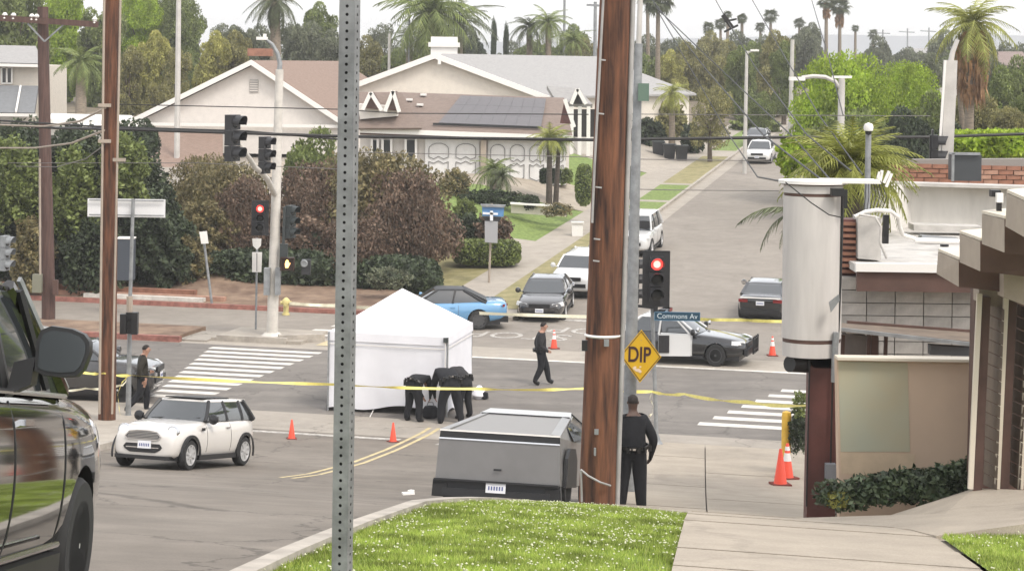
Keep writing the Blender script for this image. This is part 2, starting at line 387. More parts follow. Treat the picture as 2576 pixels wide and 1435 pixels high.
# ================================================================== THE GROUND
def base_ground():
    ss = [-60,-40,-25]+[x for x in np.arange(-15, 52, 1.5)]+[52,56,60,64,68.9]+[x for x in np.arange(70, 131, 1.5)]+[140,155,180,220,300,420,700,1200,1800,2500]
    ts = [-2500,-1500,-500,-250,-150,-110,-85]+[x for x in np.arange(-70, -17, 1.3)]+[-16,-12,-8,-5,-2,2,6,12,20,30,50,80,120,200,500,1500,2500]
    vs = []; fs = []; W = len(ts)
    for s in ss:
        for t in ts:
            x, y = xy(s, t); k = 0 if s < 49 or s > 69 else -.0
            vs.append((x, y, H(min(s, 400), t)-.10))
    for i in range(len(ss)-1):
        for j in range(W-1): fs.append((i*W+j, i*W+j+1, (i+1)*W+j+1, (i+1)*W+j))
    b = MB(); b.add(vs, fs, M['earth']); return struct(b.build('ground', smooth=True))
base_ground()
near_road = struct(band('near_street', -25, 46.2, lambda s: lc(s), lambda s: rc(s), 0, M['asphalt'], ns=80, nt_=4))
cross = struct(band('cross_street', 49.15, 60.1, -95, 55, 0, M['asphalt_new'], ns=8, nt_=20))
struct(band('gutter_apron', 46.2, 49.15, -95, 55, .0, M['concrete_old'], ns=4, nt_=20))
struct(band('far_gutter_apron', 60.1, 62.4, -95, 55, .0, M['concrete'], ns=3, nt_=20))
struct(band('frontage_road', 62.4, 69.0, -95, 55, .0, M['asphalt_far'], ns=3, nt_=20))
far_road = struct(band('far_street', 69.0, 400, -16.2, -4.4, .0, M['asphalt_far'], ns=160, nt_=4))
# kerbs
def kerb(name, s0, s1, f, wd, m, parent=None, hgt=.14, ns=None):
    f0 = f if callable(f) else (lambda s: f)
    return struct(band(name, s0, s1, lambda s: f0(s), lambda s: f0(s)+wd, hgt, m, ns=ns, nt_=1, thick=.3))
kerb('near_right_kerb', -20, 45, lambda s: rc(s), .16, M['kerb'], ns=44)
kerb('near_left_kerb', -20, 44.5, lambda s: lc(s)-.16, .16, M['kerb'], ns=44)
kerb('far_left_kerb', 70.5, 240, -16.4, .16, M['kerb'], ns=60)
struct(band('far_gutter', 70.5, 240, -16.24, -15.5, .006, M['concrete'], ns=60, nt_=1))
kerb('far_right_kerb', 70.5, 240, -4.4, .16, M['kerb'], ns=60)
# near left pavement, corner slab
struct(band('left_pavement', -15, 46.2, lambda s: lc(s)-4.6, lambda s: lc(s)-.16, .12, M['concrete'], ns=60, nt_=3, thick=.25))
struct(band('left_corner_pavement', 46.2, 48.9, -34, -20.6, .05, M['concrete'], ns=3, nt_=3, thick=.2))
# right hand: parkway grass, pavement, corner
SLt = lambda s: -2.3-.13*(s-15)
SRt = lambda s: SLt(s)+2.5
struct(band('parkway_soil', -12, 24.2, lambda s: rc(s)+.16, lambda s: SLt(s), .06, M['lawn'], ns=50, nt_=10, tfun=lambda s, u: .03*math.sin(PI*u)))
walk = struct(band('pavement_bed', -12, 27, lambda s: SLt(s), lambda s: SRt(s), .03, M['mortar'], ns=40, nt_=2))
def slab(s0, s1, f0, f1, off, m, parent, name='slab', thick=.1):
    g = .012
    return band(name, s0+g, s1-g, lambda s: f0(s)+g, lambda s: f1(s)-g, off, m, ns=2, nt_=1, parent=parent, thick=thick)
sj = [4.0,5.6,7.2,8.8,10.4,12.0,13.5,15.0,16.55,18.1,19.9,21.6,23.2,25.0,27.0]
for i, (a, b) in enumerate(zip(sj, sj[1:])):
    slab(a, b, SLt, SRt, .125+.006*(i % 3), M['concrete_walk'], walk)
corner = struct(band('corner_pavement_bed', 24.2, 47.2, lambda s: rc(s)+.16, lambda s: 1.5, .05, M['mortar'], ns=40, nt_=3))
cols = [lambda s: rc(s)+.17, lambda s: -3.36-.14*(s-25), lambda s: -1.35-(s-25)*.085, lambda s: 1.5]
cs = [24.2,27.2,30.2,33.2,36.2,39.2,42.2,44.8,47.2]
for i, (a, b) in enumerate(zip(cs, cs[1:])):
    for j in range(3):
        if j == 2 and b > 46: continue
        slab(a, b, cols[j], cols[j+1], .12+.004*((i+j) % 2), M['concrete_walk'], corner)
# driveway apron on the right and the lawn tip
drv = MB()
dp = [P(1995,1276,24.6), P(2200,1270,24.8), P(2452,1226,24.4), P(2700,1236,23.0), P(2700,1300,20.2), P(2355,1329,19.3), P(2290,1298,20.7)]
for k_, h_ in ((0,.13),(1,.17),(5,.15),(6,.14)): dp[k_].z = Hxy(dp[k_].x, dp[k_].y)+h_
ctr = sum(dp, Vector())/len(dp)
drv.add([ctr]+dp+[p-Vector((0,0,.9)) for p in dp], [(0, i+1, (i+1) % 7+1) for i in range(7)]+[(i+1, (i+1) % 7+1, (i+1) % 7+8, i+8) for i in range(7)], M['concrete_walk'])
struct(drv.build('driveway'))
struct(band('drive_joint_slab', 18.2, 24.2, lambda s: SRt(s)-.01, lambda s: SRt(s)+1.6, .115, M['concrete_walk'], ns=8, nt_=2))
LL = lambda s: SRt(s)+.01 if s < 19.6 else SRt(19.6)+.9*(s-19.6)
struct(band('right_lawn_soil', 6, 19.6, LL, lambda s: LL(s)+7, .15, M['lawn'], ns=16, nt_=6)); struct(band('right_lawn_soil', 19.6, 24, LL, lambda s: SRt(19.6)+7, .15, M['lawn'], ns=8, nt_=6))
rl = MB(); e0 = P(2355,1330,19.3); e1 = P(2900,1262,21.5); e2 = P(3300,1500,15); e3 = P(2600,1470,14.6)


# road markings (each stripe its own piece of the road)
def stripe(s0, s1, t0, t1, m=None, parent=cross, off=.005, name='stripe', skew=0):
    return quadst(name, [(s0, t0), (s0, t1), (s1, t1+skew), (s1, t0+skew)], off, m or M['line'], parent)
for i in range(12):
    s = 50.35+i*.80; u = i/11
    stripe(s, s+.40, -22.1-1.9*u, -20.55+.25*u)
for i in range(8):
    s = 49.75+i*.98
    stripe(s, s+.45, -7.35+.26*(s-50), -4.2+.2*(s-50))
stripe(60.02, 60.28, -19.2, 30, M['line'], cross, .006, 'edge_line')
for k in range(3): stripe(63.0+k*1.15, 63.42+k*1.15, -22.6+k*.3, -17.6, M['line'], cross, .006)
stripe(45.55, 45.85, lc(46)+.4, -13.6, M['wornline'], near_road, .005, 'limit_line')
stripe(45.2, 45.5, -12.6, rc(46)-.3, M['wornline'], near_road, .005, 'limit_line')
for dt in (-.14, .10):
    vs = []; b = MB(); n = 14
    for i in range(n+1):
        s = 36.0+12.0*i/n; tc_ = -13.0-(s-36)*.035
        for e in (0, .10):
            x, y = xy(s, tc_+dt+e); vs.append((x, y, H(s, 0)+.006))
    b.add(vs, [(2*i, 2*i+1, 2*i+3, 2*i+2) for i in range(n)], M['yline']); b.build('centre_line', near_road)
for dt in (-.14, .10):
    pass
stripe(69.4, 69.7, -15.2, -10.6, M['wornline'], far_road, .006, 'limit_line')
for (s, t, z_) in ((65.3, -15.3, 0), (67.2, -12.9, 0)):
    x, y = xy(s, t)
    text_mesh('STOP', 2.0, M['wornline'], 'painted_word', cross, (x, y, .008), (0, 0, PI-AZ), .001, sx=.75)
# median with red kerb, refuge island with corner blocks
med = struct(band('median', 60.35, 62.9, -95, -25.6, .16, M['dirt'], ns=3, nt_=20, thick=.3))
struct(band('median_kerb', 60.15, 60.37, -95, -25.4, .18, M['redkerb'], ns=1, nt_=10, thick=.3))
isl = struct(band('refuge_island', 60.9, 63.6, -24.6, -21.5, .10, M['concrete'], ns=2, nt_=2, thick=.3))
b = MB(); x, y = xy(61.5, -21.7); b.box((x, y, .12), (.25, 1.5, .26), M['kerb'], rz=-AZ-R(62)); x, y = xy(60.95, -23.2); b.box((x, y, .09), (2.4, .2, .2), M['kerb'], rz=-AZ); b.build('island_kerb', isl)
struct(band('island_ramp', 60.5, 62.6, -27.5, -24.6, .05, M['concrete_old'], ns=2, nt_=2, thick=.2))
struct(band('tactile_pad', 60.9, 61.9, -21.0, -18.9, .01, mat('tactile_pad', (.50,.42,.26), .8, var=.1, scale=4), ns=1, nt_=1))
# far left corner: dirt verge, stone edging strips, kerb
kerb('far_corner_kerb', 68.6, 68.8, -17.2, -80, M['redkerb'], hgt=.16, ns=1)
verge = struct(band('verge', 68.9, 74.0, -95, -19.6, .15, M['dirt'], ns=6, nt_=30))
for (s, t0, t1, h, m) in ((69.4,-60,-27.5,.24,'brick2'), (70.2,-60,-29,.34,'brick'), (69.1,-33,-28.2,.2,'line')):
    x0, y0 = xy(s, t0); x1, y1 = xy(s, t1); b = MB(); b.bar((x0,y0,h/2+.1), (x1,y1,h/2+.1), .28, h, M[m]); struct(b.build('edging_wall'))
struct(band('bank', 72.5, 96, -95, -26.0, .02, M['earth'], ns=24, nt_=40))
# far left corner of the side street: pavement, verges, front lawn, drives
struct(band('far_pavement_corner', 68.9, 70.6, -19.6, -16.4, .12, M['concrete'], ns=2, nt_=2, thick=.25))
fw = struct(band('far_pavement', 70.6, 240, -19.9, -18.1, .125, M['concrete'], ns=60, nt_=1, thick=.1))
for (a, b_, m) in ((70.6,82,'lawn_dry'),(82,95,'lawn_dry'),(95,97.5,'concrete'),(97.5,103.8,'lawn'),(103.8,104.6,'concrete'),(104.6,112,'lawn'),(112,112.8,'concrete'),(112.8,129,'lawn_dry'),(129,133,'concrete'),(133,160,'lawn')):
    struct(band('verge_strip', a, b_, -18.1, -16.4, .13, M[m], ns=max(2, int((b_-a)/1.5)), nt_=2))
fl = lambda s: -19.9
struct(band('corner_lawn', 73.5, 84.5, -26, -19.9, .10, M['lawn_dry'], ns=12, nt_=8))
struct(band('garden_path', 84.5, 88, -30, -19.9, .115, M['concrete'], ns=4, nt_=8))
struct(band('front_lawn', 88, 99.0, -29, -19.9, .12, M['lawn'], ns=10, nt_=10))
struct(band('entry_drive', 99.0, 107, -40, -19.9, .12, M['concrete_walk'], ns=6, nt_=10))
struct(band('side_lawn', 107, 118, -24.4, -19.9, .12, M['lawn'], ns=6, nt_=4))
struct(band('second_drive', 118, 150, -46, -19.9, .12, M['concrete'], ns=12, nt_=8))
struct(band('house_terrace', 92, 118, -62, -27, .06, M['concrete_old'], ns=12, nt_=12))

# ------------------------------------------------------------------ grass blades and clover in the near parkway and the right lawn
def blades(name, n, pick, lab):
    pts = np.array([pick() for _ in range(n)])
    a = rng.uniform(0, 2*PI, n); h = rng.uniform(.02, .065, n); wd = rng.uniform(.004, .009, n); ln = rng.normal(0, .35, (n, 2))
    ux, uy = np.cos(a)*wd, np.sin(a)*wd
    V = np.empty((n, 3, 3)); V[:,0] = pts; V[:,1] = pts; V[:,0,0] -= ux; V[:,0,1] -= uy; V[:,1,0] += ux; V[:,1,1] += uy
    V[:,2] = pts; V[:,2,2] += h; V[:,2,0] += ln[:,0]*h; V[:,2,1] += ln[:,1]*h
    o = npmesh(name, V.reshape(-1,3), np.arange(n*3).reshape(n,3), M['blade'])
    stuff(o); tag(o, lab, 'grass'); return o
def pick_park():
    u = random.random()**.75; s = 10.5+13.6*u; a = rc(s)+.12; b_ = SLt(s)+.03; k = random.random(); t = a+(b_-a)*k
    x, y = xy(s, t)
    if noise.noise(Vector((x*1.3, y*.9, 4))) > .22 and random.random() < .7: return pick_park()
    return (x, y, H(s, t)+.058+.03*math.sin(PI*k))
blades('lawn_grass', 150000, pick_park, 'short bright green grass of the parkway mound below the perforated post')
def inlawn():
    s = 12.5+11*random.random()**.8; t = LL(s)+random.random()*(2.6 if s < 19.6 else max(.2, 2.6-.5*(s-19.6)))
    x, y = xy(s, t); return (x, y, H(s, t)+.148)
blades('lawn_grass', 60000, inlawn, 'green grass of the lawn corner at the lower right beside the pavement')
def flowers(name, n, pick, lab):
    b = MB()
    for _ in range(n):
        x, y, z = pick(); r = random.uniform(.006, .012); z += random.uniform(.03, .07)
        if noise.noise(Vector((x*1.1, y*.8, 0))) < -.12 and random.random() < .8: continue
        b.add([(x+r,y,z),(x-r,y,z),(x,y+r,z),(x,y-r,z),(x,y,z+r*.9),(x,y,z-r*.9)], [(0,2,4),(2,1,4),(1,3,4),(3,0,4),(2,0,5),(1,2,5),(3,1,5),(0,3,5)], M['flower'])
    o = b.build(name); stuff(o); tag(o, lab, 'flowers'); return o
flowers('clover_flowers', 2300, pick_park, 'scattered white clover flowers in the parkway grass')
flowers('clover_flowers', 900, inlawn, 'white clover flowers in the lower right lawn corner')
# ================================================================== BUILDINGS
def gable_house(name, label, ridge, eaveL, eaveR, depth, wallm, roofm, base_z, over=.5, vent=None, trimw=.28, ddir=(0,1)):
    """front gable facing the road; ridge / eaves are world points in the gable plane; roof runs back by depth"""
    root = thing(name, label, 'house', (ridge.x, ridge.y, base_z))
    o = Vector((ridge.x, ridge.y, base_z)); d = Vector((ddir[0], ddir[1], 0)).normalized()*depth
    A, B, C = eaveL-o, ridge-o, eaveR-o
    w = MB(); l0 = Vector((A.x*.94, A.y, 0)); r0 = Vector((C.x*.94, C.y, 0))
    Ai = Vector((A.x*.94, A.y, A.z-.05)); Ci = Vector((C.x*.94, C.y, C.z-.05)); Bi = B-Vector((0,0,.25))
    w.prism([l0, r0, Ci, Bi, Ai], d, wallm); w.build('wall', root)
    f = -d.normalized()*over; bk = d-f*.5
    for nm, E_ in (('roof_slope', A), ('roof_slope', C)):
        r = MB(); r.prism([B+f, E_+f, E_+f+Vector((0,0,-.14)), B+f+Vector((0,0,-.14))], bk-f, roofm); r.build(nm, root)
        t = MB(); t.prism([B+f*1.04+Vector((0,0,.03)), E_+f*1.04+Vector((0,0,.03)), E_+f*1.04+Vector((0,0,-trimw)), B+f*1.04+Vector((0,0,-trimw))], f.normalized()*.06, M['trim']); t.build('barge_board', root)
    if vent:
        v = MB(); p = B+f*0-Vector((0,0,vent))-d.normalized()*.03; v.box(p, (.5,.06,.75), mat('vent_grey', (.33,.31,.29), .8)); vo_ = v.build('vent', root)
        for k in range(5): one('slat', vo_, M['stucco'], lambda b, m, k=k: b.box(p+Vector((0,-.04,-.28+k*.14)), (.46,.03,.05), m))
    return root, o
pinkroof = mat('shingle_pink', (.20,.138,.108), .9, col2=(.26,.188,.15), scale=9, bump=.4, stretch=(.4,.4,3))
brownroof = mat('shingle_brown', (.17,.13,.108), .9, col2=(.22,.17,.142), scale=9, bump=.4, stretch=(.4,.4,3))
greyroof = mat('shingle_grey', (.27,.265,.26), .9, col2=(.34,.33,.32), scale=9, bump=.4, stretch=(.4,.4,3))
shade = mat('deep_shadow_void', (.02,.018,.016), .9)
winglass = mat('window_glass', (.05,.055,.06), .08, spec=.8)

# left house: wide pale gable
Y1 = 116.
h1, o1 = gable_house('gabled_house', 'pale house with wide white edged gable behind the rust red tree at left', P(640,152,Y1), P(345,297,Y1), P(872,306,Y1), 16, M['stucco'], pinkroof, Hxy(-15, Y1)+.3, vent=1.5, ddir=(.24,1))
# siding ledge lines under the gable + lower front roof wing in pink shingle
one('ledge', h1, M['trim'], lambda b, m: b.bar(P(360,312,Y1-.3)-o1, P(850,318,Y1-.3)-o1, .12, .18, m))
lr = MB(); lr.prism([P(330,330,Y1-.5)-o1, P(560,335,Y1-.5)-o1, P(560,480,Y1-8)-o1, P(365,470,Y1-8)-o1], (0,.1,-.2), pinkroof); lr.build('lower_roof', h1)
one('wing_wall', h1, M['stucco2'], lambda b, m: b.prism([P(370,472,Y1-7.6)-o1, P(556,482,Y1-7.6)-o1, P(556,540,Y1-7.6)-o1, P(370,530,Y1-7.6)-o1], (0,.2,0), m))
# brown hip behind it
hb = MB(); q = Y1+14
rb = thing('hip_roof_house', 'brown hip roofed house peeking out above and behind the left gable', 'house', P(780,240,q))
ob = P(780,240,q)
hb.prism([P(700,158,q)-ob, P(850,165,q)-ob, P(930,240,q)-ob, P(1010,320,q)-ob, P(830,320,q)-ob], (0,6,0), pinkroof); hb.build('roof', rb)
one('wall', rb, M['stucco2'], lambda b, m: b.prism([P(760,320,q+.3)-ob, P(980,322,q+.3)-ob, P(980,400,q+.3)-ob, P(760,400,q+.3)-ob], (0,5,0), m))
one('chimney', rb, M['brick'], lambda b, m: b.box(P(655,132,q+1)-ob, (1.6,.8,.5), m))

# middle house: big cream gable with grey roof
Y2 = 124.
h2, o2 = gable_house('gabled_house', 'big cream gabled house with white chimney and long grey roof slope', P(1105,135,Y2), P(890,215,Y2), P(1392,243,Y2), 22, M['stucco2'], greyroof, Hxy(-3, Y2)+.3, ddir=(.55,1), trimw=.32)
one('chimney', h2, M['trim'], lambda b, m: (b.box(P(1117,130,Y2+5)-o2, (1.7,1.2,1.9), m), b.box(P(1117,113,Y2+5)-o2, (2.0,1.5,.3), m)))
one('ridge_post', h2, M['trim'], lambda b, m: b.box(P(1105,147,Y2-.45)-o2, (.2,.12,.75), m))
# right wing of the grey roof with dark gable and porch posts
gw = MB(); gw.prism([P(1375,215,Y2-2)-o2, P(1452,222,Y2-2)-o2, P(1490,262,Y2-3)-o2, P(1400,256,Y2-3)-o2], (0,.15,-.25), greyroof); gw.build('porch_roof', h2)
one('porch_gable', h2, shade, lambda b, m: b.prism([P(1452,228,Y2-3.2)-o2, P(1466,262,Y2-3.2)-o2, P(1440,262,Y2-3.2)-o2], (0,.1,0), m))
for (a, c) in (((1452,224),(1436,262)), ((1452,224),(1474,262))):
    one('barge_board', h2, M['trim'], lambda b, m: b.bar(P(*a,Y2-3.4)-o2, P(*c,Y2-3.4)-o2, .1, .22, m))
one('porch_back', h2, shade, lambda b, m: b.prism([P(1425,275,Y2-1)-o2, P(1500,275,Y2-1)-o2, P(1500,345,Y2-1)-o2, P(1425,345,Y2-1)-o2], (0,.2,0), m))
for vx in (1438, 1458, 1480): one('porch_post', h2, M['trim'], lambda b, m: b.bar(P(vx,268,Y2-3)-o2, P(vx-1,392,Y2-3)-o2, .22, .22, m))
one('porch_wall', h2, M['parapet'], lambda b, m: b.prism([P(1428,345,Y2-2)-o2, P(1500,345,Y2-2)-o2, P(1500,405,Y2-2)-o2, P(1428,400,Y2-2)-o2], (0,.2,0), m))

# the ranch wing with two garage doors and the solar panels
Yg = 107.; gz = Hxy(P(1250,450,Yg).x, Yg)+.05
og = Vector((P(1250,450,Yg).x, Yg, gz)); g = thing('ranch_garage', 'low ranch garage wing with brown shingle roof and dark solar panels', 'house', og)
gwll = MB(); a = P(905,335,Yg)-og; c_ = P(1432,350,Yg)-og
gwll.prism([(a.x,.25,-.4),(c_.x,.25,-.4),(c_.x,.25,c_.z+.1),(a.x,.25,c_.z+.1)], (0,8,0), M['stucco']); gwll.build('wall', g)
# roof: front eave, ridge behind
e0_, e1_ = P(905,322,Yg-.6)-og, P(1440,342,Yg-.6)-og; r0_, r1_ = P(1000,232,Yg+5)-og, P(1418,246,Yg+5)-og
rf = MB(); rf.prism([e0_, e1_, r1_, r0_], (0,.05,-.15), brownroof); rf.build('roof', g)
one('fascia', g, M['trim'], lambda b, m: b.bar(e0_+Vector((0,-.06,-.12)), e1_+Vector((0,-.06,-.12)), .06, .26, m))
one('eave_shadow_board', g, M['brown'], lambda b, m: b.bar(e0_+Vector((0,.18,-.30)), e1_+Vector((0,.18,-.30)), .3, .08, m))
nrm = (e1_-e0_).cross(r0_-e0_).normalized(); nrm = nrm if nrm.z > 0 else -nrm
def onroof(u, v): return (e0_*(1-u)+e1_*u)*(1-v)+(r0_*(1-u)+r1_*u)*v
sol = mat('solar_dark', (.115,.108,.112), .5, var=.05)
for i in range(8):
    for j in range(3):
        u0, u1 = .345+i*.0625, .345+(i+1)*.0625-.0009; v0, v1 = .16+j*.25, .16+(j+1)*.25-.003
        sk = .05*(1-0)
        b = MB(); b.prism([onroof(u0+sk*(v0), v0)+nrm*.06, onroof(u1+sk*v0, v0)+nrm*.06, onroof(u1+sk*v1, v1)+nrm*.06, onroof(u0+sk*v1, v1)+nrm*.06], nrm*.06, sol); b.build('solar_panel', g)
one('panel_rail', g, M['black'], lambda b, m: b.bar(onroof(.33,.12)+nrm*.12, onroof(.86,.12)+nrm*.12, .1, .12, m))
for (u, v) in ((.10,.75),(.18,.62),(.155,.9)): one('roof_vent', g, M['trim'], lambda b, m: b.bar(onroof(u, v)+nrm*.12, onroof(u+.035, v)+nrm*.12, .25, .12, m))
# dark gablet on the right end
one('end_gable', g, M['redbrown'], lambda b, m: b.prism([P(1420,250,Yg-.8)-og, P(1436,312,Yg-.8)-og, P(1408,310,Yg-.8)-og], (0,.2,0), m))
one('barge_board', g, M['trim'], lambda b, m: b.bar(P(1420,250,Yg-1)-og, P(1444,320,Yg-1)-og, .08, .2, m))
# two dormer gablets at the left
for (x0, x1, x2, yt, yb) in ((918,932,958,236,272), (962,988,1002,232,276)):
    dm = MB(); dm.prism([P(x1-18,yb,Yg-1)-og, P(x1,yt,Yg-1)-og, P(x2,yb+4,Yg-1)-og], (0,4,0), M['brown']); dr = dm.build('dormer', g)
    for (aa, bb) in (((x1-20,yb+4),(x1,yt-3)), ((x1,yt-3),(x2+2,yb+6))):
        one('barge_board', dr, M['trim'], lambda b, m: b.bar(P(*aa,Yg-1.2)-og, P(*bb,Yg-1.2)-og, .08, .2, m))
one('dormer_wall', g, M['stucco'], lambda b, m: b.prism([P(900,262,Yg-.6)-og, P(1000,268,Yg-.6)-og, P(1000,292,Yg-.6)-og, P(905,300,Yg-.6)-og], (0,3,0), m))
one('valley_roof', g, brownroof, lambda b, m: b.prism([P(890,232,Yg+2)-og, P(1010,232,Yg+2)-og, P(1060,322,Yg-1)-og, P(880,322,Yg-1)-og], (0,.1,-.1), m))
# garage doors
dorm = mat('garage_door_white', (.68,.67,.65), .5, var=.03)
ink = mat('door_moulding_dark', (.10,.095,.09), .6)
def garage_door(x0, x1, yt, yb, n, nm='garage_door'):
    A, B = P(x0,yb,Yg)-og, P(x1,yt,Yg)-og; wd = B.x-A.x
    d = MB(); d.box(((A.x+B.x)/2, .1, (A.z+B.z)/2), (wd, .12, B.z-A.z), dorm); dd = d.build(nm, g)
    for k in range(n):
        cx = A.x+wd*(k+.5)/n; pw = wd/n*.36
        # arched upper moulding with scalloped foot, and lower moulding
        zt, zm = B.z-.2, A.z+(B.z-A.z)*.50
        pts = [(cx-pw, zm+.12)]+[(cx-pw, zt-.35)]+[(cx-pw*math.cos(a_), zt-.35+.3*math.sin(a_)) for a_ in np.linspace(.3, PI-.3, 6)]+[(cx+pw, zt-.35), (cx+pw, zm+.12), (cx+pw*.5, zm+.02), (cx, zm+.16), (cx-pw*.5, zm+.02)]
        m1 = MB(); L_ = [Vector((p[0], 0, p[1])) for p in pts]
        for p, q_ in zip(L_, L_[1:]+L_[:1]): m1.bar(p, q_, .03, .028, ink)
        m1.build('door_moulding', dd)
        zl, zk = zm-.12, A.z+.25
        pts = [(cx-pw, zk+.1), (cx-pw, zl), (cx-pw*.5, zl-.1), (cx, zl+.04), (cx+pw*.5, zl-.1), (cx+pw, zl), (cx+pw, zk+.1), (cx, zk-.06)]
        m1 = MB(); L_ = [Vector((p[0], 0, p[1])) for p in pts]
        for p, q_ in zip(L_, L_[1:]+L_[:1]): m1.bar(p, q_, .03, .028, ink)
        m1.build('door_moulding', dd)
    return dd
garage_door(1068, 1206, 350, 452, 2); garage_door(1226, 1424, 354, 462, 4)
one('post', g, M['boardend'], lambda b, m: b.bar(P(1216,352,Yg-.2)-og, P(1215,462,Yg-.2)-og, .3, .3, m))
for (x0, x1) in ((1020,1046), (962,984), (935,950)):
    wn = one('window', g, winglass, lambda b, m: b.prism([P(x0,352,Yg+.15)-og, P(x1,352,Yg+.15)-og, P(x1,408,Yg+.15)-og, P(x0,402,Yg+.15)-og], (0,-.1,0), m))
    for vx in (x0, x1): one('frame', wn, M['trim'], lambda b, m: b.bar(P(vx,350,Yg-.1)-og, P(vx,410,Yg-.1)-og, .12, .12, m))
# entry steps in front of the left part
for k in range(5):
    one('step', g, M['concrete_old'], lambda b, m: b.prism([P(900-k*2,425+k*12,Yg-2-k*.7)-og, P(1062+k*9,432+k*12,Yg-2-k*.7)-og, P(1062+k*9,444+k*12,Yg-2-k*.7)-og, P(900-k*2,437+k*12,Yg-2-k*.7)-og], (0,.9,0), m))

# far left: two storey house behind the poles
Yl = 138.; ol = P(40,230,Yl); hl = thing('two_storey_house', 'beige two storey house with grey roof at the far left edge', 'house', ol)
one('wall', hl, M['stucco2'], lambda b, m: b.prism([P(-60,160,Yl)-ol, P(103,165,Yl)-ol, P(103,330,Yl)-ol, P(-60,330,Yl)-ol], (0,8,0), m))
one('roof', hl, greyroof, lambda b, m: b.prism([P(-80,112,Yl+3)-ol, P(90,116,Yl+3)-ol, P(108,160,Yl-1)-ol, P(-80,156,Yl-1)-ol], (0,.2,-.2), m))
one('fascia', hl, M['trim'], lambda b, m: b.bar(P(-80,162,Yl-1.1)-ol, P(108,166,Yl-1.1)-ol, .08, .2, m))
wn = one('window', hl, winglass, lambda b, m: b.prism([P(6,172,Yl-.05)-ol, P(28,172,Yl-.05)-ol, P(28,208,Yl-.05)-ol, P(6,208,Yl-.05)-ol], (0,-.1,0), m))
for (a_, b_) in (((4,170),(4,210)),((30,170),(30,210)),((4,170),(30,170)),((4,210),(30,210)),((17,170),(17,210))): one('frame', wn, M['trim'], lambda b, m: b.bar(P(*a_,Yl-.2)-ol, P(*b_,Yl-.2)-ol, .1, .1, m))
one('lower_roof', hl, mat('roof_blue_grey', (.16,.165,.17), .6, var=.1), lambda b, m: b.prism([P(-60,214,Yl-1)-ol, P(96,216,Yl-1)-ol, P(86,284,Yl-5)-ol, P(-60,282,Yl-5)-ol], (0,.2,-.2), m))
one('roof_seam', hl, M['trim'], lambda b, m: b.bar(P(52,216,Yl-1.2)-ol, P(40,282,Yl-5.2)-ol, .12, .1, m))
one('gutter', hl, M['trim'], lambda b, m: b.bar(P(-60,288,Yl-5.2)-ol, P(92,290,Yl-5.2)-ol, .1, .2, m))
# low white house glimpsed between the two left poles
Yw = 122.; ow = P(200,320,Yw); hw_ = thing('low_white_house', 'low white house glimpsed between the two left wooden poles', 'house', ow)
one('wall', hw_, M['parapet'], lambda b, m: b.prism([P(120,300,Yw)-ow, P(350,305,Yw)-ow, P(350,380,Yw)-ow, P(120,380,Yw)-ow], (0,6,0), m))
one('roof', hw_, M['trim'], lambda b, m: b.prism([P(130,285,Yw+4)-ow, P(330,290,Yw+4)-ow, P(370,318,Yw-.6)-ow, P(110,312,Yw-.6)-ow], (0,.1,-.15), m))
# far houses
def far_house(label, x0, x1, yr, ye, yb, Y, wm, rm, win=2):
    o = P((x0+x1)/2, yb, Y); r = thing('distant_house', label, 'house', o); dx = (x1-x0)*.06
    one('wall', r, wm, lambda b, m: b.prism([P(x0+dx,ye-4,Y)-o, P(x1-dx,ye-4,Y)-o, P(x1-dx,yb+40,Y)-o, P(x0+dx,yb+40,Y)-o], (0,9,0), m))
    one('roof', r, rm, lambda b, m: (b.prism([P(x0+dx*3,yr,Y+4)-o, P(x1-dx*3,yr,Y+4)-o, P(x1,ye,Y-.7)-o, P(x0,ye,Y-.7)-o], (0,.1,-.2), m)))
    for k in range(win):
        cx = x0+(x1-x0)*(k+.6)/(win+.2); h_ = (yb-ye)*.4
        wq = one('window', r, winglass, lambda b, m: b.prism([P(cx-8,ye+6,Y-.05)-o, P(cx+8,ye+6,Y-.05)-o, P(cx+8,ye+6+h_,Y-.05)-o, P(cx-8,ye+6+h_,Y-.05)-o], (0,-.08,0), m))
    return r
far_house('low brown roofed house right of the wooden pole beyond the waste bins', 1600, 1880, 262, 290, 345, 175, M['parapet'], brownroof, 3)
far_house('house with dark hip roof behind the olive tree up the side street', 1745, 1880, 196, 258, 300, 215, M['stucco2'], mat('roof_taupe', (.17,.145,.13), .9, var=.1), 2)
far_house('flat pale house with grey roof behind the twin palms', 1270, 1500, 160, 175, 215, 190, M['parapet'], greyroof, 3)
far_house('cream house beside the wooden pole behind the grey roof', 1415, 1520, 165, 185, 260, 170, M['stucco2'], brownroof, 1)
far_house('distant dark roofed building under the cypress trees', 1150, 1240, 130, 148, 200, 230, M['stucco2'], greyroof, 1)
far_house('brown roofed house at the far right behind the tall palm', 2440, 2600, 130, 170, 260, 160, M['stucco2'], mat('roof_redgrey', (.22,.17,.15), .9, var=.1), 2)
far_house('low house with pale grey roof right of the green tree', 2245, 2420, 122, 150, 200, 260, M['parapet'], greyroof, 2)

# ------------------------------------------------------------------ corner shop at the right: block walls, roof, awning
os_ = Vector((6.2, 31, 2.2)); shop = thing('corner_shop', 'grey block corner shop with flat white roof behind the round sign', 'shop', os_)
def S_(vx, vy, Y): return P(vx, vy, Y)-os_
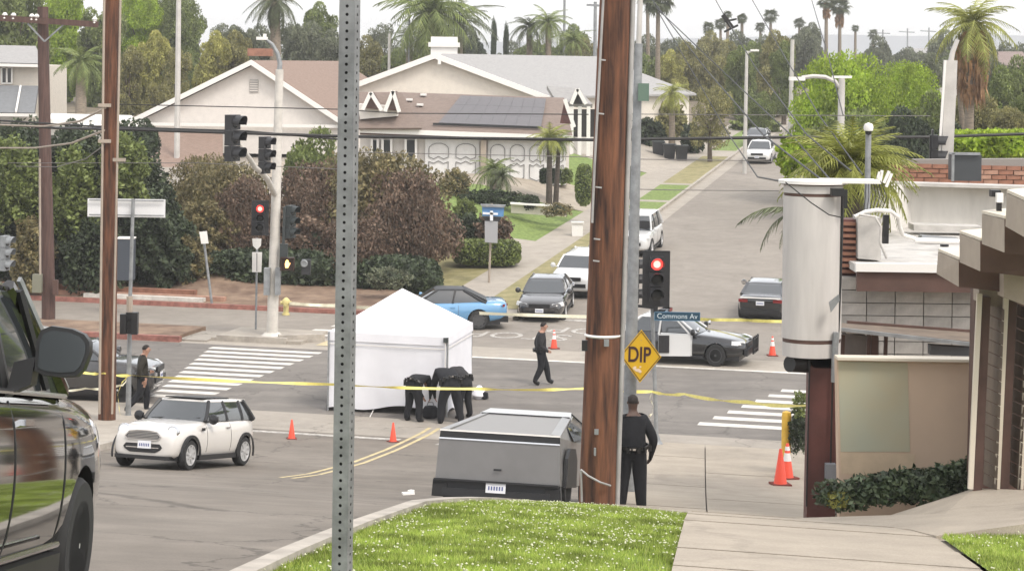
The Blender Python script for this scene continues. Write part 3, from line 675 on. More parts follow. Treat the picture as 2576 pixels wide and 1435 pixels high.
# block wall facing the pavement, blocks one by one
bx0, bx1 = S_(2108,700,31).x, S_(2560,700,31).x; zt, zb = S_(2200,697,31).z, S_(2200,905,31).z
one('wall_core', shop, M['mortar'], lambda b, m: b.box(((bx0+bx1)/2, .25, (zt-1.8)/2+.0), (bx1-bx0, .36, zt+1.8), m))
bl = MB(); bl.box((0,0,0), (.43,.10,.185), M['cmu']); blk = bl.build('block', shop); mesh_a = blk.data
bl = MB(); bl.box((0,0,0), (.43,.10,.185), M['cmu2']); blk2 = bl.build('block', shop); mesh_b = blk2.data
row = 0; z = zt-.1; first = [blk, blk2]
while z > zb-.25:
    x = bx0+(.22 if row % 4 else .22)
    while x < bx1:
        nb = first.pop() if first else bpy.data.objects.new('block', random.choice((mesh_a, mesh_b)))
        if nb.name not in COL.objects: COL.objects.link(nb)
        nb.parent = shop; nb.location = (x, .03+random.uniform(-.006, .006), z); x += .445
    z -= .198; row += 1
one('brick_pier', shop, M['redbrown'], lambda b, m: b.prism([S_(2112,552,31.2), S_(2158,552,31.2), S_(2158,694,31.2), S_(2112,694,31.2)], (0,.4,0), m))
for k in range(9):
    one('brick_course', shop, M['brick'], lambda b, m: b.bar(S_(2114,562+k*15,31.15), S_(2152,563+k*15,31.15), .05, .05, m))
roofz = S_(2200,668,30.4).z
rfp = MB(); A_ = S_(2155,664,30.4); B_ = S_(2560,690,30.4)
rfp.prism([(A_.x,A_.y,roofz),(B_.x,A_.y,roofz),(B_.x+1,7.2,roofz),(A_.x+.1,7.2,roofz)], (0,0,-.12), M['whiteroof']); rfp.build('roof', shop)
one('roof_edge', shop, M['trim'], lambda b, m: b.bar((A_.x-.03,A_.y-.03,roofz-.02), (B_.x,A_.y-.03,roofz-.02), .12, .13, m))
one('fascia', shop, M['brown'], lambda b, m: b.bar((A_.x,A_.y+.02,roofz-.24), (B_.x,A_.y+.02,roofz-.24), .08, .30, m))
one('parapet_wall', shop, M['parapet'], lambda b, m: b.prism([S_(2292,466,38), S_(2700,478,38), S_(2700,620,38), S_(2292,590,38)], (0,.25,0), m))
one('parapet_side', shop, M['parapet'], lambda b, m: b.prism([S_(2190,462,36), S_(2292,466,38), S_(2292,590,38), S_(2190,600,36)], (-.1,.2,0), m))
one('parapet_cap', shop, M['whiteroof'], lambda b, m: b.bar(S_(2150,458,37.8), S_(2700,474,37.8), .5, .06, m))
one('roof_box', shop, M['whiteroof'], lambda b, m: b.prism([S_(2158,545,31.0), S_(2215,548,31.0), S_(2215,655,31.0), S_(2158,650,31.0)], (0,.5,0), m))
one('roof_duct', shop, M['whiteroof'], lambda b, m: b.prism([S_(2298,565,36), S_(2470,570,36), S_(2470,585,36), S_(2298,580,36)], (0,.5,0), m))
one('skylight', shop, mat('skylight_grey', (.16,.165,.17), .3), lambda b, m: b.prism([S_(2318,592,34.4), S_(2414,600,34.4), S_(2414,614,34.2), S_(2318,602,34.2)], (0,.3,0), m))
one('roof_pipe', shop, M['trim'], lambda b, m: b.tube([S_(2300,604,33), S_(2420,608,33)], .045, m))
one('vent_cap', shop, M['black'], lambda b, m: b.cyl(S_(2375,620,32.2), S_(2375,614,32.2), .07, m, 10))
one('conduit', shop, M['trim'], lambda b, m: b.tube([S_(2150,545,30.8), S_(2175,533,30.8), S_(2205,528,30.8), S_(2240,531,30.9), S_(2258,545,31), S_(2262,570,31.2), S_(2270,590,31.4), S_(2300,600,31.6)], .032, m))
one('conduit', shop, M['whiteroof'], lambda b, m: b.tube([S_(2160,540,30.7), S_(2200,545,30.7), S_(2215,570,30.7), S_(2213,610,30.7), S_(2230,650,30.7)], .02, m))
one('riser', shop, M['black'], lambda b, m: b.bar(S_(2228,540,31.2), S_(2226,612,31.2), .09, .09, m))
for (x0, y0, x1, y1) in ((2205,455,2212,432),(2212,462,2218,428),(2222,460,2236,430),(2228,470,2242,436)):
    one('antenna_stub', shop, M['trim'], lambda b, m: b.bar(S_(x0,y0,35), S_(x1,y1,35), .05, .05, m))
for k in range(7):
    one('service_cable', shop, M['wire'], lambda b, m: b.tube([S_(2178+k*6,455,33), S_(2176+k*9,495,33), S_(2172+k*7,535,33)], .007, m, 5))
# awning shelf in front with dark recess, side wall under it, painted screen wall
one('awning', shop, M['brown2'], lambda b, m: b.prism([S_(2064,818,28.3), S_(2120,812,29.6), S_(2480,838,29.6), S_(2480,862,28.3)], (0,0,-.06), m))
one('awning_rail', shop, M['galv'], lambda b, m: b.bar(S_(2100,826,28.2), S_(2470,868,28.2), .05, .05, m))
one('awning_back', shop, M['brown'], lambda b, m: b.bar(S_(2130,812,29.7), S_(2480,838,29.7), .08, .07, m))
for (vx, vy, wq) in ((2190,838,.16), (2150,833,.25), (2222,840,.1)): one('litter', shop, M['trim'], lambda b, m: b.box(S_(vx,vy,28.9), (wq,.12,.05), m))
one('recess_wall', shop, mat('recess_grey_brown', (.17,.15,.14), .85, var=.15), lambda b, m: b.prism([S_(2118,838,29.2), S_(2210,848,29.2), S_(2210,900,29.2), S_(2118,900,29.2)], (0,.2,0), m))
for vx in (2120, 2185, 2196, 2204, 2228): one('awning_post', shop, M['brown'], lambda b, m: b.bar(S_(vx,842,28.6), S_(vx-2,900,28.6), .05, .05, m))
one('counter', shop, mat('counter_blue_grey', (.14,.15,.17), .6), lambda b, m: b.prism([S_(2340,868,28.9), S_(2470,876,28.9), S_(2470,896,28.9), S_(2340,892,28.9)], (0,.2,0), m))
scr = thing('screen_wall', 'low painted wall with green and pink patches of graffiti cover beside the shrub', 'wall', P(2280,1200,27))
osw = P(2280,1200,27)
one('wall', scr, mat('wall_pinkbeige', (.49,.37,.275), .85, col2=(.53,.40,.295), scale=1.4), lambda b, m: b.prism([P(2104,899,26)-osw, P(2462,905,26)-osw, P(2462,1350,26)-osw, P(2112,1350,26)-osw], (0,.2,0), m))
one('paint_patch', scr, mat('patch_green', (.41,.365,.25), .85, col2=(.37,.385,.30), scale=.8), lambda b, m: b.prism([P(2108,908,26)-osw, P(2282,911,26)-osw, P(2288,1135,26)-osw, P(2114,1135,26)-osw], (0,-.008,0), m))
one('cap', scr, M['creamtrim'], lambda b, m: b.bar(P(2102,898,26.02)-osw, P(2463,904,26.02)-osw, .26, .035, m))
(lambda *a: None)('paint_patch', scr, mat('patch_teal', (.26,.33,.30), .85, col2=(.28,.31,.26), scale=1.5), lambda b, m: b.prism([P(2125,925,26)-osw, P(2200,922,26)-osw, P(2215,985,26)-osw, P(2140,1000,26)-osw], (0,-.011,0), m))
one('paint_patch', scr, mat('patch_sand', (.50,.39,.27), .85, var=.08), lambda b, m: b.prism([P(2113,1137,26)-osw, P(2300,1140,26)-osw, P(2300,1200,26)-osw, P(2116,1190,26)-osw], (0,-.009,0), m))
# grey pillar strip between post and wall
pl = thing('block_pillar', 'narrow grey block pillar beside the red brown sign post', 'pillar', P(2100,1265,27.4)); opl = P(2100,1265,27.4)
for k in range(-3, 14):
    one('block', pl, M['cmu'] if k % 2 else M['cmu2'], lambda b, m: b.box(P(2103,1255-k*21,27.4)-opl, (.2,.3,.105), m))
# ------------------------------------------------------------------ stepped brown garage building at the right edge
og2 = P(2500,1235,24); gar = thing('stepped_garage', 'brown board garage with cream door trim and stepped eaves at the right edge', 'garage', og2)
def Q(vx, vy, Y): return P(vx, vy, Y)-og2
one('header', gar, M['boardend'], lambda b, m: b.prism([Q(2462,724,24.3), Q(2524,724,24.3), Q(2524,776,24.3), Q(2462,760,24.3)], (0,.3,0), m))
one('header', gar, M['boardend'], lambda b, m: b.prism([Q(2524,684,23.2), Q(2640,690,23.2), Q(2640,790,23.2), Q(2524,748,23.2)], (0,.3,0), m))
one('wall', gar, M['brown'], lambda b, m: b.prism([Q(2455,600,24.9), Q(2900,600,24.9), Q(2900,1300,24.9), Q(2441,1262,24.9)], (.0,.25,0), m))
for (x0, x1, m_) in ((2463,2440,'creamtrim'),(2530,2507,'creamtrim'),(2592,2566,'creamtrim')):
    one('door_trim', gar, M[m_], lambda b, m: b.bar(Q(x0,738,24.1), Q(x1,1228,24.1), .055, .06, m))
for (x0, x1, wq) in ((2478,2456,.13),(2545,2522,.11)):
    one('door_post', gar, M['brown'], lambda b, m: b.bar(Q(x0,745,24.2), Q(x1,1232,24.2), wq, .1, m))
for (xa, xb, xc, xd) in ((2490,2526,2474,2507),(2554,2590,2540,2566)):
    n = 15
    for k in range(n):
        u = k/n; v = (k+.94)/n; ya, yb_ = 770+(1228-770)*u, 770+(1228-770)*v
        l0, l1 = xa+(xc-xa)*u, xa+(xc-xa)*v; q0, q1 = xb+(xd-xb)*u, xb+(xd-xb)*v
        one('siding_board', gar, M['brown2'], lambda b, m: b.prism([Q(l0,ya-8,24.6), Q(q0,ya+8,24.0), Q(q1,yb_+8,23.97), Q(l1,yb_-8,24.57)], (0,.04,0), m))
# eaves stepping up the hill
for (x0,y0,x1,y1,x2,y2,x3,y3,Ya,Yb) in ((2359,633,2411,655,2411,721,2355,688,24.2,23.4),(2413,588,2465,607,2465,682,2413,659,22.9,22.1),(2469,538,2526,552,2526,635,2469,613,21.5,20.6),(2532,486,2600,516,2600,610,2528,569,20.0,19.0)):
    st_ = one('eave_box', gar, M['brown'], lambda b, m: b.prism([Q(x1,y1,Yb), Q(x1+260,y1+22,Yb), Q(x1+260,y2+30,Yb), Q(x2,y2,Yb)], (.15,.9,0), m))
    one('fascia_board', gar, M['boardend'], lambda b, m: b.prism([Q(x0,y0,Ya), Q(x1,y1,Yb), Q(x2,y2,Yb), Q(x3,y3,Ya)], (.02,.06,0), m))
    one('eave_top', gar, M['creamtrim'], lambda b, m: b.prism([Q(x0,y0-2,Ya), Q(x1,y1-2,Yb), Q(x1+240,y1+14,Yb), Q(x1+240,y0-30,Ya+2)], (0,0,.03), m))
one('flood_lamp', gar, M['black'], lambda b, m: (b.box(Q(2502,486,21.5), (.1,.12,.07), m), b.bar(Q(2512,500,21.5), Q(2512,552,21.5), .05, .05, m)))
one('white_cap', gar, M['trim'], lambda b, m: b.box(Q(2513,497,21.4), (.07,.07,.1), m))
# back yard brick wall, dark unit behind the roof
bw = thing('brick_back_wall', 'low weathered brick wall beyond the white roof parapet', 'wall', P(2350,460,42)); obw = P(2350,460,42)
one('wall', bw, M['mortar'], lambda b, m: b.prism([P(2188,402,42)-obw, P(2760,398,42)-obw, P(2760,520,42)-obw, P(2188,520,42)-obw], (0,.3,0), m))
bm1 = MB(); bm1.box((0,0,0), (.30,.06,.085), M['brick']); b1_ = bm1.build('brick', bw); bm2 = MB(); bm2.box((0,0,0), (.30,.06,.085), M['brick2']); b2_ = bm2.build('brick', bw)
p0 = P(2192,408,42)-obw; n_ = 0; pend = [b1_, b2_]
for r_ in range(5):
    for c in range(48):
        nb = pend.pop() if pend else bpy.data.objects.new('brick', random.choice((b1_.data, b1_.data, b2_.data)))
        if nb.name not in COL.objects: COL.objects.link(nb)
        nb.parent = bw; nb.location = (p0.x+.16+c*.315+(.15 if r_ % 2 else 0), -.03+random.uniform(-.01,.01), p0.z-.05-r_*.10-.0035*c)
ac = thing('roof_unit', 'dark grey metal cooling unit behind the white parapet', 'air conditioner', P(2425,456,40)); oac = P(2425,456,40)
one('casing', ac, mat('unit_dark', (.045,.05,.055), .5), lambda b, m: b.box(P(2426,421,40.3)-oac, (.56,.5,.52), m))
one('rim_strip', ac, M['galv'], lambda b, m: (b.box(P(2396,421,40)-oac, (.05,.06,.56), m), b.box(P(2426,386,40)-oac, (.62,.06,.04), m)))
# ================================================================== POLES, SIGNS, SIGNALS
def pole_thing(name, label, cat, base, top, r0, r1, m, n=16, wob=.0, group=None, depth=1.0):
    root = thing(name, label, cat, base, 0, group); d = Vector(top)-Vector(base); k = 14; pts = []; rs = []
    for i in range(k+1):
        u = i/k; pts.append(d*u+Vector((wob*math.sin(u*5+1), wob*math.cos(u*4), -depth if i == 0 else 0))); rs.append(r0+(r1-r0)*u)
    b = MB(); b.tube(pts, rs, m, n); b.build('pole', root, smooth=True); return root
# big wooden pole right of centre
pb = at(1498,1270,25); pt_ = P(1551,0,25)+(P(1551,0,25)-P(1508,1270,25))*.25
wp = pole_thing('utility_pole', 'large red brown wooden utility pole left of the DIP sign with two metal conduits', 'utility pole', pb, pt_, .235, .185, M['wood'], 28, .012)
def rel(root, p): return Vector(p)-root.location
def wpp(vx, vy, Y=24.78): return P(vx, vy, Y)-wp.location
one('conduit', wp, M['conduit'], lambda b, m: b.tube([wpp(1551,1300,24.95), wpp(1592,0,24.95), wpp(1600,-300,24.95)], .032, m, 10), True)
one('conduit', wp, M['conduit'], lambda b, m: b.tube([wpp(1506,-300), wpp(1517,0), wpp(1495,420), wpp(1489,560)], .016, m, 8), True)
for vy, dx in ((150,4),(285,2),(470,0),(600,-2),(655,-3)):
    x_ = 1552-.0315*vy
    one('clamp', wp, M['conduit'], lambda b, m: b.bar(wpp(x_-40,vy), wpp(x_-24,vy+2), .018, .018, m))
for vy in (842,):
    b = MB(); dd_ = pt_-pb; zz_ = P(1525,vy,25).z; u_ = (zz_-pb.z)/dd_.z; c_ = dd_*u_; b.lathe([(.222,-.018),(.236,0),(.222,.018)], M['trim'], 28, c_); b.build('metal_band', wp)
one('loose_strap', wp, M['conduit'], lambda b, m: b.tube([wpp(1461,1180), wpp(1480,1196,24.7), wpp(1510,1212,24.65), wpp(1535,1220,24.75)], .014, m, 6))
one('loose_strap', wp, M['conduit'], lambda b, m: b.tube([wpp(1461,1180), wpp(1462,1215), wpp(1463,1260)], .014, m, 6))
for (vx, vy, w_, h_) in ((1470,868,.07,.13),(1525,862,.06,.08),(1500,1085,.05,.06),(1496,1135,.025,.09)):
    one('pole_tag', wp, M['black'] if w_ > .06 else M['galv'], lambda b, m: b.box(wpp(vx,vy,24.74), (w_,.06,h_), m))
# light pole with the DIP sign
base = at(1578,1245,37.5); top = P(1606,110,37.5)
dpole = pole_thing('light_pole', 'round grey metal light pole carrying the yellow DIP sign', 'street light', base, top, .135, .075, M['galv'], 18)
b = MB(); b.lathe([(.24,0),(.24,.04),(.15,.08)], M['galv'], 16); b.build('base_plate', dpole)
one('upper_pole', dpole, M['whitepole'], lambda b, m: b.tube([P(1606,112,37.5)-base, P(1612,-60,37.5)-base], .05, m, 10), True)
ds = thing('dip_sign', 'yellow diamond warning sign reading DIP on the grey light pole', 'road sign', P(1611,895,37.1)); L = 71/131.5/1.0
rollm = .02
dsg = mat('sign_yellow', (.62,.37,.012), .4, var=.04, scale=3); dsb = mat('sign_ink', (.045,.014,.012), .5)
b = MB(); r_ = .495
b.prism([(0,-.0,r_),(r_,0,0),(0,0,-r_),(-r_,0,0)], (0,.004,0), dsg); plt_ = b.build('plate', ds)
b = MB(); a1, a2 = .470, .448
for i in range(4):
    q = [(0,a1),(a1,0),(0,-a1),(-a1,0)]; p = [(0,a2),(a2,0),(0,-a2),(-a2,0)]; j = (i+1) % 4
    b.prism([(q[i][0],-.003,q[i][1]),(q[j][0],-.003,q[j][1]),(p[j][0],-.003,p[j][1]),(p[i][0],-.003,p[i][1])], (0,-.002,0), dsb)
b.build('border', ds)
text_mesh('DIP', .40, dsb, 'lettering', ds, (-.035,-.006,.015), (PI/2,0,0), .002, sx=.92, off=.008)
b = MB(); rr = random.Random(3)
for k in range(16):
    cx, cz = rr.uniform(-.17,.06), rr.uniform(-.31,-.19); w_ = rr.uniform(.015,.05)
    b.prism([(cx+w_*math.cos(a)*rr.uniform(.6,1.3), -.0035-.0003*k, cz+w_*.6*math.sin(a)*rr.uniform(.6,1.3)) for a in np.linspace(0, 2*PI, 7)[:-1]], (0,-.001,0), mat('sticker_residue', (.70,.55,.40), .8))
b.build('sticker_residue', ds)
for z in (.35,-.28): one('bolt', ds, M['galv'], lambda b, m: b.cyl((0,-.006,z-.05), (0,.002,z-.05), .009, m, 8))
one('bracket', ds, M['galv'], lambda b, m: b.box((0,.075,0), (.06,.12,.5), m))
ds.scale = (.78,1,1); ds.rotation_euler = (0, R(.9), R(-3))
# small green box high on the pole
gb = one('junction_box', dpole, mat('box_green', (.10,.16,.12), .6), lambda b, m: b.box(P(1618,232,37.3)-base, (.2,.16,.33), m))

def signal_head(name, label, loc, rz, lit=None, m=M['sigblack'], plate=True, group=None, s=1., parent=None, lens=.15):
    """three-section head facing local -Y"""
    r = thing(name, label, 'traffic light', loc, rz, group) if parent is None else None
    if parent is not None:
        r = bpy.data.objects.new('signal_head', None); COL.objects.link(r); r.parent = parent; r.location = loc; r.rotation_euler.z = rz
    if plate:
        b = MB(); b.box((0,.02,0), (.62*s,.015,1.30*s), m); b.build('backplate', r)
        b = MB()
        for (cx, cz, w_, h_) in ((0,.655*s,.64*s,.02),(0,-.655*s,.64*s,.02),(.315*s,0,.02,1.3*s),(-.315*s,0,.02,1.3*s)): b.box((cx,.01,cz), (w_,.03,h_), m)
        b.build('plate_rim', r)
    for i, z in enumerate((.36*s, 0, -.36*s)):
        b = MB(); b.box((0,-.02,z), (.34*s,.2*s,.345*s), m); h_ = b.build('lamp_section', r)
        on = lit == i
        b = MB(); b.lathe([(0,-.155*s),(.08*s,-.15*s),(.14*s,-.125*s),(.145*s,-.11*s)], M['redlit'] if on else M['lensdark'], 16, (0,0,z), 'Y'); b.build('lens', h_)
        if on:
            b = MB(); b.lathe([(0,-.168*s),(.055*s,-.165*s),(.085*s,-.152*s)], M['redhot'], 16, (0,0,z), 'Y'); b.build('lamp_core', h_)
        b = MB(); vs_ = []; n = 12
        for j in range(n+1):
            a = PI*(-.12+1.24*j/n); c_, s_ = math.cos(a), math.sin(a); L_ = .26*s
            vs_ += [(.155*s*c_,-.11*s,z+.155*s*s_), (.155*s*c_,-.11*s-L_*(.75+.25*max(0,s_)),z+.155*s*s_-.0)]
        b.add(vs_, [(2*j,2*j+2,2*j+3,2*j+1) for j in range(n)], m); b.build('visor', h_)
    return r
# near right signal on its own post, facing us
pz = at(1652,1133,47.3); spo = pole_thing('signal_post', 'slim grey signal post with street name sign right of the DIP sign', 'signal post', pz, P(1640,770,47.3), .05, .045, M['galv'], 12, depth=.1)
b = MB(); b.lathe([(.19,0),(.17,.1),(.09,.2),(.05,.32)], M['galv'], 12, (0,0,0)); b.build('base_cover', spo)
sh = signal_head('traffic_signal', 'black traffic light with lit red lamp and backplate above the street name sign', P(1650,701,47.0), R(2), lit=0)
sh2 = signal_head('traffic_signal', 'traffic light seen edge on behind the grey light pole', P(1591,705,48.2), R(100), m=M['sigblack'])
one('bracket', sh, M['sigblack'], lambda b, m: (b.box((.0,.05,-.72), (.1,.1,.14), m), b.bar((.05,.1,-.7), (-.6,.5,-.68), .06, .06, m)))
sn = thing('street_name_sign', 'dark blue street name sign lettered Commons Av at the slim signal post', 'street sign', P(1703,795,46.9))
b = MB(); b.box((0,0,0), (1.08,.02,.21), mat('sign_blue_dark', (.012,.05,.085), .5)); b.build('plate', sn)
b = MB()
for (cx, cz, w_, h_) in ((0,.098,1.08,.012),(0,-.098,1.08,.012),(.534,0,.012,.2),(-.534,0,.012,.2)): b.box((cx,-.012,cz), (w_,.006,h_), mat('sign_edge_blue', (.10,.20,.30), .5))
b.build('border', sn)
text_mesh('Commons Av', .17, mat('sign_letter', (.5,.58,.62), .5), 'lettering', sn, (0,-.014,0), (PI/2,0,0), .002, sx=1.0)
sn.rotation_euler.z = R(-2)
if 0: b2s = thing('blue_notice', 'small blue notice plate under the street name sign', 'sign', P(1672,828,46.95)); one('plate', b2s, mat('notice_blue', (.06,.15,.24), .5), lambda b, m: b.box((0,0,0), (.46,.02,.45), m))

# perforated square post close to the camera
pp0 = P(860,1435,6.1); pp1 = P(880,0,6.1); dirp = (pp1-pp0).normalized(); gy = Hxy(pp0.x, 6.1)
basep = pp0+dirp*((gy-pp0.z)/dirp.z)
pf = thing('perforated_post', 'grey perforated square steel sign post in front of everything, left of centre', 'sign post', basep)
Lp = (pp1-basep).length+.45; wdt = .0508; hp = .0254; hr = .0048*1.05
def perf_face():
    V = []; Fc = []
    n = int(Lp/hp); h = wdt/2
    for k in range(n):
        z0 = k*hp; zc = z0+hp/2; o = len(V)
        V += [(-h,0,z0),(h,0,z0),(h,0,z0+hp),(-h,0,z0+hp)]
        for j in range(8):
            a = PI/4*j+PI/8; V.append((hr*math.cos(a), 0, zc+hr*math.sin(a)))
        # right: verts 1,2 ; top: 2,3 ; left 3,0 ; bottom 0,1 ; circle j0..7 starting at 22.5deg
        c = [o+4+j for j in range(8)]
        Fc += [[o+1,o+2,c[0],c[7]],[o+2,c[1],c[0]],[o+2,o+3,c[2],c[1]],[o+3,c[3],c[2]],[o+3,o,c[4],c[3]],[o,c[5],c[4]],[o,o+1,c[6],c[5]],[o+1,c[7],c[6]]]
    return V, Fc
V_, F_ = perf_face(); b = MB()
for q in range(4):
    Rm = Matrix.Rotation(q*PI/2, 3, 'Z'); b.add([Rm @ (Vector(v)+Vector((0,-wdt/2,0))) for v in V_], F_, M['galv_post'])
po = b.build('post', pf)
b = MB(); b.box((0,0,Lp/2), (.034,.034,Lp), M['black']); b.build('inner_post', pf)
pf.rotation_mode = 'QUATERNION'; pf.rotation_quaternion = dirp.to_track_quat('Z','Y') @ Matrix.Rotation(R(45)*0+R(-14)-0, 3, 'Z').to_quaternion()

# wooden pole left with conduits
lb = at(267,1092,48.9); lt = P(283,0,48.9)
lp = pole_thing('utility_pole', 'tall red brown wooden pole at the left with pale conduit strips', 'utility pole', lb, lt+(lt-lb)*.2, .215, .175, M['wood'], 24, .01)
def L_(vx, vy, Y=48.6): return P(vx, vy, Y)-lb
for (x0, x1, r) in ((252,262,.03),(284,303,.028)):
    one('conduit', lp, M['boardend'], lambda b, m: b.tube([L_(x0-2,1040), L_(x1,0), L_(x1+3,-200)], r, m, 8), True)
for (vx, vy) in ((263,265),(263,355),(300,402)): one('bracket', lp, M['boardend'], lambda b, m: b.box(L_(vx,vy), (.3,.1,.08), m))
# second wooden pole further left with cross arm
l2 = at(122,815,68.5); l2t = P(108,28,68.5)
q2 = pole_thing('utility_pole', 'dark wooden pole with cross arm beyond the black car mirror', 'utility pole', l2, P(108,18,68.5), .235, .185, M['wood_dark'], 20, .01)
def L2(vx, vy, Y=68.1): return P(vx, vy, Y)-l2
one('cross_arm', q2, M['wood_dark'], lambda b, m: b.bar(L2(-60,42), L2(247,62), .14, .2, m))
one('cross_arm_brace', q2, M['galv'], lambda b, m: (b.bar(L2(112,105), L2(160,62), .05, .05, m), b.bar(L2(112,105), L2(70,60), .05, .05, m)))
for vx in (12,34,80,92,238): one('insulator', q2, M['trim'], lambda b, m: b.lathe([(.05,0),(.09,.06),(.06,.12),(.1,.18),(.04,.26)], m, 8, L2(vx, 50+.05*vx)))
one('cable_box', q2, mat('box_olive', (.20,.20,.15), .7), lambda b, m: b.box(L2(94,712), (.3,.25,.62), m))
one('conduit', q2, M['boardend'], lambda b, m: b.tube([L2(101,690), L2(100,400)], .04, m, 8))
one('cable_box', q2, M['brown'], lambda b, m: b.box(L2(140,722), (.16,.2,.5), m))
# thin tall poles far
for (vx0, vy0, vx1, vy1, Y, r, lab) in ((447,242,450,-60,112,.17,'tall pale lamp pole behind the yellow green trees'),(979,185,979,85,150,.12,'short white pole between the two gabled houses'),(1028,130,1031,-60,150,.07,'thin dark mast rising left of the big palm'),(1419,160,1420,-60,165,.12,'thin grey mast rising behind the palms near the wooden pole')):
    b0 = at(vx0, vy0, Y); pole_thing('mast', lab, 'pole', b0, P(vx1, vy1, Y), r, r*.8, M['whitepole'] if 'white' in lab or 'pale' in lab else M['galv'], 8)
# blank white sign board on thin post with flared base
b0 = at(322,1070,50.5); tp = thing('blank_sign', 'wide blank white sign board on a thin grey post by the left wooden pole', 'road sign', b0)
def T_(vx, vy, Y=50.5): return P(vx, vy, Y)-b0
one('post', tp, M['galv'], lambda b, m: b.tube([T_(322,1068), T_(327,760), T_(335,500)], [.075,.05,.045], m, 10), True)
one('base_cover', tp, M['galv'], lambda b, m: b.lathe([(.17,0),(.13,.12),(.09,.3)], m, 12, T_(322,1072)))
one('board', tp, mat('sign_white', (.72,.72,.72), .5), lambda b, m: b.box(T_(318,523,50.8), (1.98,.05,.46), m))
one('board_rim', tp, M['galv'], lambda b, m: (b.box(T_(318,504,50.7), (1.9,.03,.03), m), b.box(T_(318,541,50.7), (1.9,.03,.03), m), b.box(T_(334,523,50.7), (.035,.03,.4), m)))
one('collar', tp, M['boardend'], lambda b, m: b.tube([T_(326,745,50.4), T_(326,790,50.4)], .08, m, 8))
# dark ped signal back on that post
pk = signal_head('traffic_signal', 'black back of a pedestrian signal on the blank sign post', P(325,812,50.2), PI, m=M['black'], plate=False, s=.5)
one('hood', pk, M['black'], lambda b, m: (b.box((-.14,0,0), (.16,.2,.55), m), b.box((.14,0,-.02), (.16,.2,.5), m)))
pk2 = thing('signal_cabinet', 'tall dark grey cabinet box on the far side behind the blank sign post', 'cabinet', at(320,700,71)); bpk = pk2.location
one('box', pk2, mat('cabinet_slate', (.055,.065,.08), .6), lambda b, m: b.box(P(318,650,71)-bpk, (.55,.5,1.5), m))
one('lid', pk2, M['trim'], lambda b, m: b.box(P(318,598,71)-bpk, (.6,.55,.05), m))
# signal cluster at the very left edge
signal_head('traffic_signal', 'grey traffic light with pale visors at the left picture edge', P(10,636,64), R(75), m=M['galv'], plate=False, s=1.05)
# main signal mast with street lamp on the island
mb = at(684,850,65.6); mt = P(703,175,65.6)
mp_ = pole_thing('signal_mast', 'tall pale signal mast with curved street lamp arm and lit red signal', 'signal mast', mb, mt, .19, .13, M['concpole'], 18, depth=.2)
def MM(vx, vy, Y=65.6): return P(vx, vy, Y)-mb
one('lamp_arm', mp_, M['galv'], lambda b, m: b.tube([MM(702,185), MM(704,160), MM(698,135), MM(685,112), MM(668,99)], [.09,.08,.07,.06,.05], m, 8), True)
one('lamp_head', mp_, M['trim'], lambda b, m: (b.box(MM(659,97), (.36,.2,.1), m), b.box(MM(666,90), (.1,.1,.12), m)))
one('mast_arm', mp_, M['concpole'], lambda b, m: b.tube([MM(690,487,65.4), MM(672,450,62.6), MM(655,432,60.8), MM(640,420,60), MM(628,400,58.8), MM(610,375,57.8), MM(592,350,57)], [.1,.09,.085,.08,.075,.07,.06], m, 10), True)
one('control_box', mp_, M['galv'], lambda b, m: (b.box(MM(672,707,65.4), (.2,.3,.88), m), b.box(MM(699,707,65.4), (.16,.3,.88), m)))
one('base_cover', mp_, M['concpole'], lambda b, m: b.lathe([(.36,-.1),(.36,.1),(.24,.2)], m, 16))
signal_head('traffic_signal', 'upper of the two dark traffic lights at the end of the long mast arm', P(583,347,57), R(62), m=M['sigblack'], plate=False, s=1.25)
signal_head('traffic_signal', 'lower dark traffic light on the mast arm next to the pale mast', P(664,390,60.8), R(62), m=M['sigblack'], plate=False, s=1.06)
one('bracket', mp_, M['galv'], lambda b, m: (b.bar(MM(578,300,57.2), MM(578,405,57.2), .07, .07, m), b.bar(MM(655,345,61), MM(655,435,61), .07, .07, m)))
signal_head('traffic_signal', 'traffic light with glowing red lamp left of the pale mast', P(654,548,65.2), R(4), lit=0, m=M['sigblack'], plate=True, s=.86)
signal_head('traffic_signal', 'unlit traffic light turned sideways right of the pale mast', P(729,557,65.5), R(58), m=M['siggreen'], plate=False, s=1.0)
one('bracket', mp_, M['siggreen'], lambda b, m: (b.bar(MM(716,520,65.4), MM(712,632,65.4), .09, .09, m), b.box(MM(714,630,65.4), (.25,.2,.45), m)))
ph = thing('pedestrian_signal', 'pedestrian signal with lit amber hand right of the pale mast', 'pedestrian signal', P(724,663,65.3))
one('housing', ph, mat('housing_brown_black', (.035,.014,.008), .5), lambda b, m: (b.box((0,0,0), (.42,.2,.42), m), b.box((0,-.16,.21), (.44,.2,.03), m), b.box((-.21,-.16,0), (.03,.2,.42), m), b.box((.21,-.16,0), (.03,.2,.42), m)))
def hand(b, m):
    b.prism([(-.07,-.112,-.12),(.02,-.112,-.12),(.06,-.112,-.03),(.10,-.112,.04),(.05,-.112,.03),(.03,-.112,.10),(.0,-.112,.15),(-.03,-.112,.14),(-.06,-.112,.10),(-.085,-.112,.0)], (0,-.006,0), m)
one('lit_hand', ph, M['handlit'], hand)
pu = thing('crossing_beacon', 'small round grey push button unit beside the amber hand signal', 'push button', P(767,672,65.4))
one('body', pu, M['sigblack'], lambda b, m: b.box((.03,.1,0), (.3,.2,.5), m))
one('ring', pu, M['galv'], lambda b, m: b.lathe([(.04,-.04),(.1,-.05),(.13,-.02),(.1,0)], m, 12, (-.03,-.02,.13), 'Y'))
